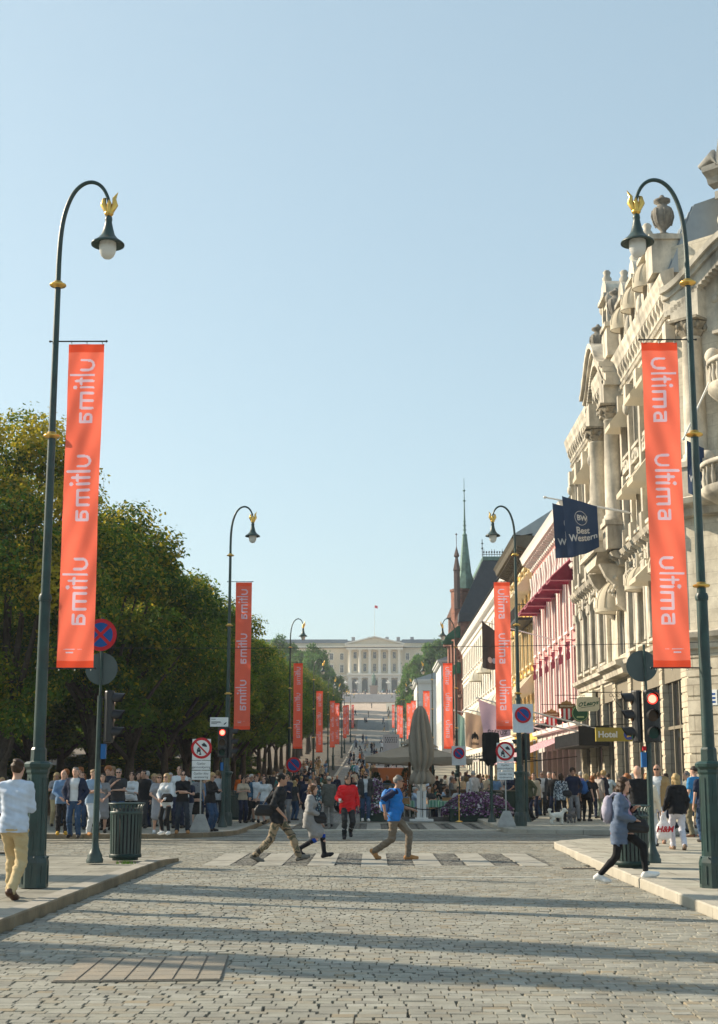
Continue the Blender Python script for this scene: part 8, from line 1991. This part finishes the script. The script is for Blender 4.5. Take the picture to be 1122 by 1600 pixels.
# serving counters
for x, y, lb in ((5.2, 58.5, 'dark green serving counter behind the flower bed'), (4.1, 62.2, 'brown wooden counter beyond the cafe chairs')):
    t = thing('counter', lb, 'counter', (x, y, .13)); b = MB(); b.box(-.75, .75, -.3, .3, .05, 1.0); b.build('body', mat('counter_' + ('green' if 'green' in lb else 'brown'), (.02, .04, .03) if 'green' in lb else (.13, .07, .035), .6, var=.15), t)
    b = MB(); b.box(-.8, .8, -.35, .35, 1.0, 1.05); b.build('counter_top', mat('counter_top', (.12, .11, .08), .5, var=.1), t)
# bicycle
def bicycle(label, loc, rz, lean):
    t = thing('bicycle', label, 'bicycle', loc, R(rz)); t.rotation_euler = (R(lean), 0, R(rz)); M_tyre = mat('tyre', (.012, .012, .012), .8, var=.1); M_fr = mat('bike_teal', (.02, .10, .12), .4, var=.1)
    for x in (-.52, .52):
        b = MB(); b.tube([(x + .33 * math.cos(a), 0, .34 + .33 * math.sin(a)) for a in np.linspace(0, 2 * PI, 25)], .024, 6, cap=False); wl = b.build('wheel', M_tyre, t)
        b = MB()
        for k in range(12): a = k * PI / 6; b.tube([(x, 0, .34), (x + .32 * math.cos(a), 0, .34 + .32 * math.sin(a))], .003, 3)
        b.build('spokes', M_alu, wl)
        b = MB(); b.ribbon([[(x + .37 * math.cos(a), s_, .34 + .37 * math.sin(a)) for a in np.linspace(.1, 2.6, 10)] for s_ in (-.03, .03)]); b.build('mudguard', M_black, wl)
    b = MB()
    for p0, p1 in (((-.52, 0, .34), (-.08, 0, .30)), ((-.08, 0, .30), (-.2, 0, .80)), ((-.08, 0, .30), (.38, 0, .72)), ((-.18, 0, .66), (.36, 0, .80)), ((.34, 0, .92), (.40, 0, .65)), ((.40, 0, .65), (.52, 0, .34)), ((-.52, 0, .34), (-.18, 0, .66))): b.tube([p0, p1], .019, 6)
    b.build('frame', M_fr, t); b = MB(); b.tube([(.30, -.28, .98), (.36, -.12, 1.02), (.35, 0, 1.0), (.36, .12, 1.02), (.30, .28, .98)], .016, 6); b.build('handlebar', M_black, t)
    b = MB(); b.ell((-.24, 0, .86), (.13, .07, .04), 8, 6); b.build('saddle', M_black, t); b = MB(); b.tube([(.46, -.1, .92), (.46, .1, .92), (.7, .1, .92), (.7, -.1, .92), (.46, -.1, .92)], .01, 4); b.box(.46, .7, -.12, .12, .72, .90); b.build('basket', M_black, t)
p = gp(768, 1283, .0); bicycle('dark city bicycle leaning beside the prohibition board and the purple flower bed', (p[0] + .05, p[1] + .3, .13), 62, 6)

# ---- vehicles half hidden behind the cafe
M_tyre = mat('tyre', (.012, .012, .012), .8, var=.1)
def wheels(t, xs, hw, r_=.32):
    for x in xs:
        for s2 in (-1, 1):
            b = MB(lambda p, x=x, s2=s2: (x + p[0], s2 * hw + p[2] * s2, r_ + p[1])); b.lathe([(r_ * .6, -.09), (r_ * .95, -.1), (r_, -.07), (r_, .03), (r_ * .92, .06), (r_ * .6, .05)], n=20); w_ = b.build('wheel', M_tyre, t)
            b = MB(lambda p, x=x, s2=s2: (x + p[0], s2 * hw + p[2] * s2, r_ + p[1])); b.lathe([(.02, .045), (r_ * .6, .058), (r_ * .62, .03)], n=16); b.build('rim', M_alu, w_)
def car(label, loc, rz, m):
    t = thing('parked_car', label, 'car', loc, R(rz)); Fc = Field(.05)
    side = [(-2.1, .55), (-2.0, .85), (-1.6, .95), (-1.0, 1.38), (.2, 1.44), (.95, 1.05), (1.8, .92), (2.1, .7), (2.1, .35), (-2.1, .35)]
    b = MB(); n = len(side); rows = []
    for y, sc_ in ((-.84, .0), (-.80, 1.0), (-.62, 1.0), (.62, 1.0), (.80, 1.0), (.84, .0)):
        ins = .02 if abs(y) > .82 else 0; rows.append([(x * (1 - ins), y * (1 - (.18 if z > 1.0 and abs(y) > .7 else 0)), z if abs(y) < .7 else z - (.03 if z > .5 else 0)) for x, z in side])
    b.ribbon([r_[::-1] for r_ in rows], True, False); b.add(rows[0], [tuple(range(n))]); b.add(rows[-1][::-1], [tuple(range(n))]); b.build('body', m, t)
    b = MB(); b.add([(-1.62, -.70, .99), (-1.03, -.62, 1.35), (-1.03, .62, 1.35), (-1.62, .70, .99)], [(0, 1, 2, 3)]); 
    b.v = [(x - .02, y, z + .02) for x, y, z in b.v]; b.build('rear_window', M_glass, t)
    b = MB(); b.add([(.97, -.72, 1.07), (.24, -.62, 1.42), (.24, .62, 1.42), (.97, .72, 1.07)], [(3, 2, 1, 0)]); b.v = [(x + .02, y, z + .02) for x, y, z in b.v]; b.build('windscreen', M_glass, t)
    for s2 in (-1, 1): b = MB(); b.add([(-1.3, s2 * .80, 1.0), (-.92, s2 * .695, 1.30), (.15, s2 * .695, 1.35), (.75, s2 * .80, 1.04)], [(0, 1, 2, 3)]); b.build('side_window', M_glass, t)
    for s2 in (-1, 1): b = MB(); b.ell((-2.06, s2 * .62, .75), (.05, .14, .08), 8, 6); b.build('tail_light', M_red, t); b = MB(); b.ell((2.06, s2 * .62, .66), (.05, .15, .08), 8, 6); b.build('headlight', M_white, t)
    wheels(t, (-1.3, 1.3), .76)
car('blue-grey car showing its roof behind the flower planter', (-.1, 70, .02), 200, mat('car_bluegrey', (.08, .13, .18), .25, metal=.3, var=.03))
t = thing('van', 'orange delivery van half hidden under the open parasol', 'van', (1.0, 93, .15), R(96))
b = MB(); pr_ = [(-2.3, .45), (-2.3, 2.15), (.9, 2.2), (1.5, 2.0), (2.0, 1.25), (2.6, 1.05), (2.7, .45)]
b.prism(pr_[::-1], lambda a, c_, d: (a, d, c_), -.95, .95); b.build('body', mat('van_orange', (.36, .12, .03), .35, var=.04), t)
b = MB(); b.add([(1.53, -.85, 1.98), (2.0, -.85, 1.3), (2.0, .85, 1.3), (1.53, .85, 1.98)], [(0, 1, 2, 3)]); b.v = [(x + .02, y, z + .01) for x, y, z in b.v]; b.build('windscreen', M_glass, t)
for s2 in (-1, 1): b = MB(); b.add([(.7, s2 * .956, 1.35), (1.75, s2 * .956, 1.35), (1.4, s2 * .956, 1.95), (.7, s2 * .956, 1.95)], [(0, 1, 2, 3)]); b.build('side_window', M_glass, t)
b = MB(); b.box(-2.31, 2.0, -.96, .96, .75, .85); b.build('stripe', navy, t)
for s2 in (-1, 1): b = MB(); b.ell((-2.31, s2 * .8, 1.0), (.03, .08, .16), 8, 6); b.build('tail_light', M_red, t)
wheels(t, (-1.5, 1.9), .86, .34)
for x, y, h_, lb in ((.15, 70.5, 1.9, 'dark potted conifer left of the parasol post'), (1.55, 68.5, 2.1, 'dark potted conifer behind the closed parasol'), (.75, 74.0, 1.5, 'round dark potted bush in front of the orange van')):
    t = thing('potted_conifer', lb, 'potted plant', (x, y, .02)); b = MB(); b.lathe([(.16, 0), (.22, .38), (.24, .40), (.2, .42)], n=14); b.build('pot', M_conc, t); b = MB(); rs = np.random.RandomState(int(y))
    for i in range(1500):
        f = rs.uniform(0, 1); a = rs.uniform(0, 6.283); r_ = (.42 * (1 - f) ** .6 + .04) * rs.uniform(.6, 1.05); c = np.array((r_ * math.cos(a), r_ * math.sin(a), .45 + (h_ - .45) * f)); d = unit((math.cos(a), math.sin(a), .9) + rs.normal(size=3) * .4) * rs.uniform(.05, .11); s_ = unit(np.cross(d, rs.normal(size=3))) * .022
        b.add([c - s_, c + s_, c + d], [(0, 1, 2)], False)
    b.build('foliage', mat('conifer', (.02, .045, .018), .8, var=.3), t)

# ---- awnings over the right pavement
def street_awning(label, Y0, Y1, z0, z1, x1, m, group=None, val=.22):
    t = thing('street_awning', label, 'awning', (11.45, Y0, 0), 0, group); b = MB(); L_ = Y1 - Y0; n = 10
    rows = [[(x, L_ * k / n, z) for k in range(n + 1)] for x, z in ((0, z0), ((x1 - 11.45) * .5, z0 + (z1 - z0) * .5 - .05), (x1 - 11.45, z1))]
    b.ribbon(rows, smooth=False); b.ribbon([rows[-1], [(x, y, z - val + .03 * (i % 2)) for i, (x, y, z) in enumerate(rows[-1])]], smooth=False); b.build('canvas', m, t)
    b = MB(); b.tube([(x1 - 11.45, 0, z1 - .02), (x1 - 11.45, L_, z1 - .02)], .035, 6)
    for y in (.2, L_ / 2, L_ - .2): b.tube([(0, y, z1 + .1), ((x1 - 11.45) * .6, y, z1 - .1), (x1 - 11.5, y, z1 - .05)], .025, 5)
    b.build('frame', M_iron, t); return t
pinks = mat_stripes('pink_stripes', [(0, (.62, .30, .36)), (.30, (.75, .68, .66)), (.42, (.45, .06, .12)), (.50, (.75, .55, .58)), (.78, (.12, .06, .10))], 2.3, 'Y')
street_awning('pink striped awning sloping from the pink house over the pub tables', 80.9, 97.5, 4.15, 2.75, 8.0, pinks)
wstr = mat_stripes('grey_stripes', [(0, (.70, .66, .60)), (.6, (.16, .15, .17))], .7, 'Y')
WG = 'striped awnings along the far shop fronts'
for Y0, Y1, x1, nm in ((101, 108, 7.4, 'nearest'), (110, 117, 7.2, 'second'), (120, 128, 7.2, 'third'), (131, 138, 7.5, 'farthest')): street_awning('%s pale awning with grey stripes beyond the pink one' % nm, Y0, Y1, zt(Y0) + 4.0, zt(Y0) + 2.7, x1, wstr, WG)
# ---- flags
def flag(name, label, tip, root, quad, m, mats=None, marks=None, ry=.10, cat='flag'):
    """quad: four corner points in order top-pole, top-free, bottom-free, bottom-pole"""
    o = thing(name, label, cat, tuple(root)); L0 = np.array(root)
    b = MB(); b.tube([tuple(np.zeros(3)), tuple(np.array(tip) - L0)], [.045, .03], 8); b.ell(tuple(np.array(tip) - L0), (.06, .06, .06), 8, 6); b.build('pole', M_wpost, o)
    q = [np.array(v) - L0 for v in quad]; n = 12
    def P(f, g, off=0.0): 
        a = q[0] + (q[1] - q[0]) * f; c_ = q[3] + (q[2] - q[3]) * f; v = a + (c_ - a) * g; return (v[0], v[1] + ry * math.sin(f * 9 + g * 2.5) * (.3 + g * .7) - off, v[2] - .12 * math.sin(PI * f) * g)
    b = MB(); b.ribbon([[P(i / n, j / n) for i in range(n + 1)] for j in range(n + 1)]); cl_ = b.build('cloth', m, o)
    if marks: marks(P, cl_)
    return o
M_bw = mat('flag_navy', (.022, .045, .10), .8, var=.08, trans=.12); M_silver = mat('flag_silver', (.5, .5, .5), .7, var=.05)
def bw_marks(P, par):
    b = MB(); n = 28
    S2 = lambda u, v: P(.5 + u / 1.75, .5 - v / 2.45, .02)
    ring = [[S2(.33 * math.cos(2 * PI * k / n) * r_, .42 + .33 * math.sin(2 * PI * k / n) * r_) for k in range(n + 1)] for r_ in (1, .93)]; b.ribbon(ring, smooth=False)
    for tx, sz, cy, bo in (('BW', .34, .42, .012), ('Best', .42, -.16, .010), ('Western', .42, -.50, .010)): vs, fs = text_pts(tx, sz, bold=bo); b.add([S2(a + .05, cy + e) for a, e, _ in vs], fs, False)
    b.build('lettering', M_silver, par)
for i, (tipx, q, lb, Yf) in enumerate((((851, 777), [(878, 775), (933, 791), (936, 855), (888, 868)], 'navy Best Western flag nearer the camera on a slanting white pole', 61), ((862, 762), [(863, 786), (915, 800), (919, 861), (869, 872)], 'navy Best Western flag mostly hidden behind the nearer one', 62.6))):
    if i == 0: tip = atY(851, 777, Yf); rt_ = atY(962, 803, Yf)
    else: tip = atY(852, 777, Yf); rt_ = atY(960, 800, Yf)
    if i == 1: tip = tip + np.array([0, 0, .0]); 
    rt_[0] = 11.4
    flag('hotel_flag', lb, tip, rt_, [atY(a, c_, Yf - .15) for a, c_ in q], M_bw, marks=bw_marks)
pz_ = atY(1085, 690, 52.5)
flag('hotel_flag', 'navy hotel flag peeping out behind the right lamp post', atY(1068, 686, 50.5), (12.4, 50.5, 16.0), [atY(a, c_, 50.5) for a, c_ in ((1073, 688), (1100, 700), (1102, 775), (1076, 770))], M_bw, marks=bw_marks)
def dots(P, par):
    b = MB(); n = 16
    for cx, m in ((.42, 0), (.66, 1)): b.add([P(cx + .13 * math.cos(2 * PI * k / n), .78 + .07 * math.sin(2 * PI * k / n), .02 + .004 * m) for k in range(n)], [tuple(range(n))], False, m)
    b.build('dots', [mat('dot_grey', (.50, .46, .42), .7), mat('dot_blue', (.35, .45, .55), .7)], par)
flag('shop_flag', 'dark brown flag with two pale dots behind the second banner of the house side', atY(751, 970, 90), (11.4, 90, atY(751, 970, 90)[2] - 1.2), [atY(a, c_, 89.9) for a, c_ in ((753, 970), (782, 992), (782, 1044), (754, 1043))], mat('flag_brown', (.055, .045, .042), .85, var=.1, trans=.1), marks=dots)
def gest(P, par):
    b = MB(); vs, fs = text_pts('GESTUZ', .30, bold=.006, spacing=1.15); b.add([P(.52 + a / 1.7, .86 - e / 1.75, .02) for a, e, _ in vs], fs, False); b.build('lettering', charcoal, par)
flag('shop_flag', 'pale pink flag lettered GESTUZ behind the second banner of the house side', atY(745, 1090, 70), (11.4, 70, 3.9), [atY(a, c_, 70) for a, c_ in ((747, 1092), (796, 1112), (798, 1149), (756, 1149))], mat('flag_pink', (.72, .50, .60), .8, var=.04, trans=.25), marks=gest)
def tref(P, par):
    b = MB(); n = 12
    for cx, cy, rx, ry_, an_ in ((.5, .62, .07, .11, 0), (.38, .66, .06, .10, .6), (.62, .66, .06, .10, -.6)):
        pts = []
        for k in range(n):
            a = 2 * PI * k / n; u, v = rx * math.cos(a), ry_ * math.sin(a); pts.append(P(cx + u * math.cos(an_) - v * math.sin(an_), cy + u * math.sin(an_) + v * math.cos(an_), .02 + .003 * len(b.v)))
        b.add(pts, [tuple(range(n))], False)
    vs, fs = text_pts('adidas', .22, bold=.006); b.add([P(.5 + a / 1.3, .86 - e / 1.75, .02) for a, e, _ in vs], fs, False); b.build('lettering', charcoal, par)
flag('shop_flag', 'peach flag with a dark trefoil below the pink one', atY(727, 1108, 80), (11.4, 80, 4.2), [atY(a, c_, 80) for a, c_ in ((727, 1112), (756, 1120), (757, 1166), (728, 1166))], mat('flag_peach', (.66, .47, .33), .8, var=.04, trans=.25), marks=tref)
flag('shop_flag', 'mint green flag behind the third banner of the house side', atY(710, 1110, 92), (11.4, 92, 4.6), [atY(a, c_, 92) for a, c_ in ((711, 1112), (726, 1122), (727, 1168), (712, 1166))], mat('flag_mint', (.28, .50, .44), .8, var=.04, trans=.25))
# flag line rods from the fronts
for i, t in enumerate(TPL): 
    for ch in list(t.children): bpy.data.objects.remove(ch)
    bpy.data.objects.remove(t)
# weeds at the foot of the street furniture
for px, py, z, lb in ((198, 1350, .13, 'small green weed at the foot of the left litter bin'), (42, 1376, .13, 'tuft of grass at the foot of the tall lamp post')):
    p = atZ(px, py, z); t = thing('weed', lb, 'weed', (p[0], p[1], z)); b = MB(); rs = np.random.RandomState(px)
    for i in range(60):
        a = rs.uniform(0, 6.28); r_ = rs.uniform(0, .12); h = rs.uniform(.03, .09); x, y = r_ * 1.6 * math.cos(a), r_ * .7 * math.sin(a); d = rs.normal(size=2) * .02
        b.add([(x - .006, y, 0), (x + .006, y, 0), (x + d[0], y + d[1], h)], [(0, 1, 2)], False)
    b.build('blades', mat('weed_green', (.10, .20, .03), .7, trans=.3), t)

# ---- haze
HAZE = True
if HAZE:
    b = MB(); b.box(-260, 260, -45, 640, -1.2, 72); hz = b.build('haze', [mat('haze_surface', (1, 1, 1), 1, var=0)]); tag(hz, kind='stuff')
    m = bpy.data.materials.new('haze_air'); m.use_nodes = True; n = m.node_tree; n.nodes.clear(); o = n.nodes.new('ShaderNodeOutputMaterial'); v = n.nodes.new('ShaderNodeVolumePrincipled')
    v.inputs['Color'].default_value = (.86, .92, 1.0, 1); v.inputs['Density'].default_value = .00028; v.inputs['Anisotropy'].default_value = .3
    n.links.new(v.outputs[0], o.inputs['Volume']); hz.data.materials[0] = m
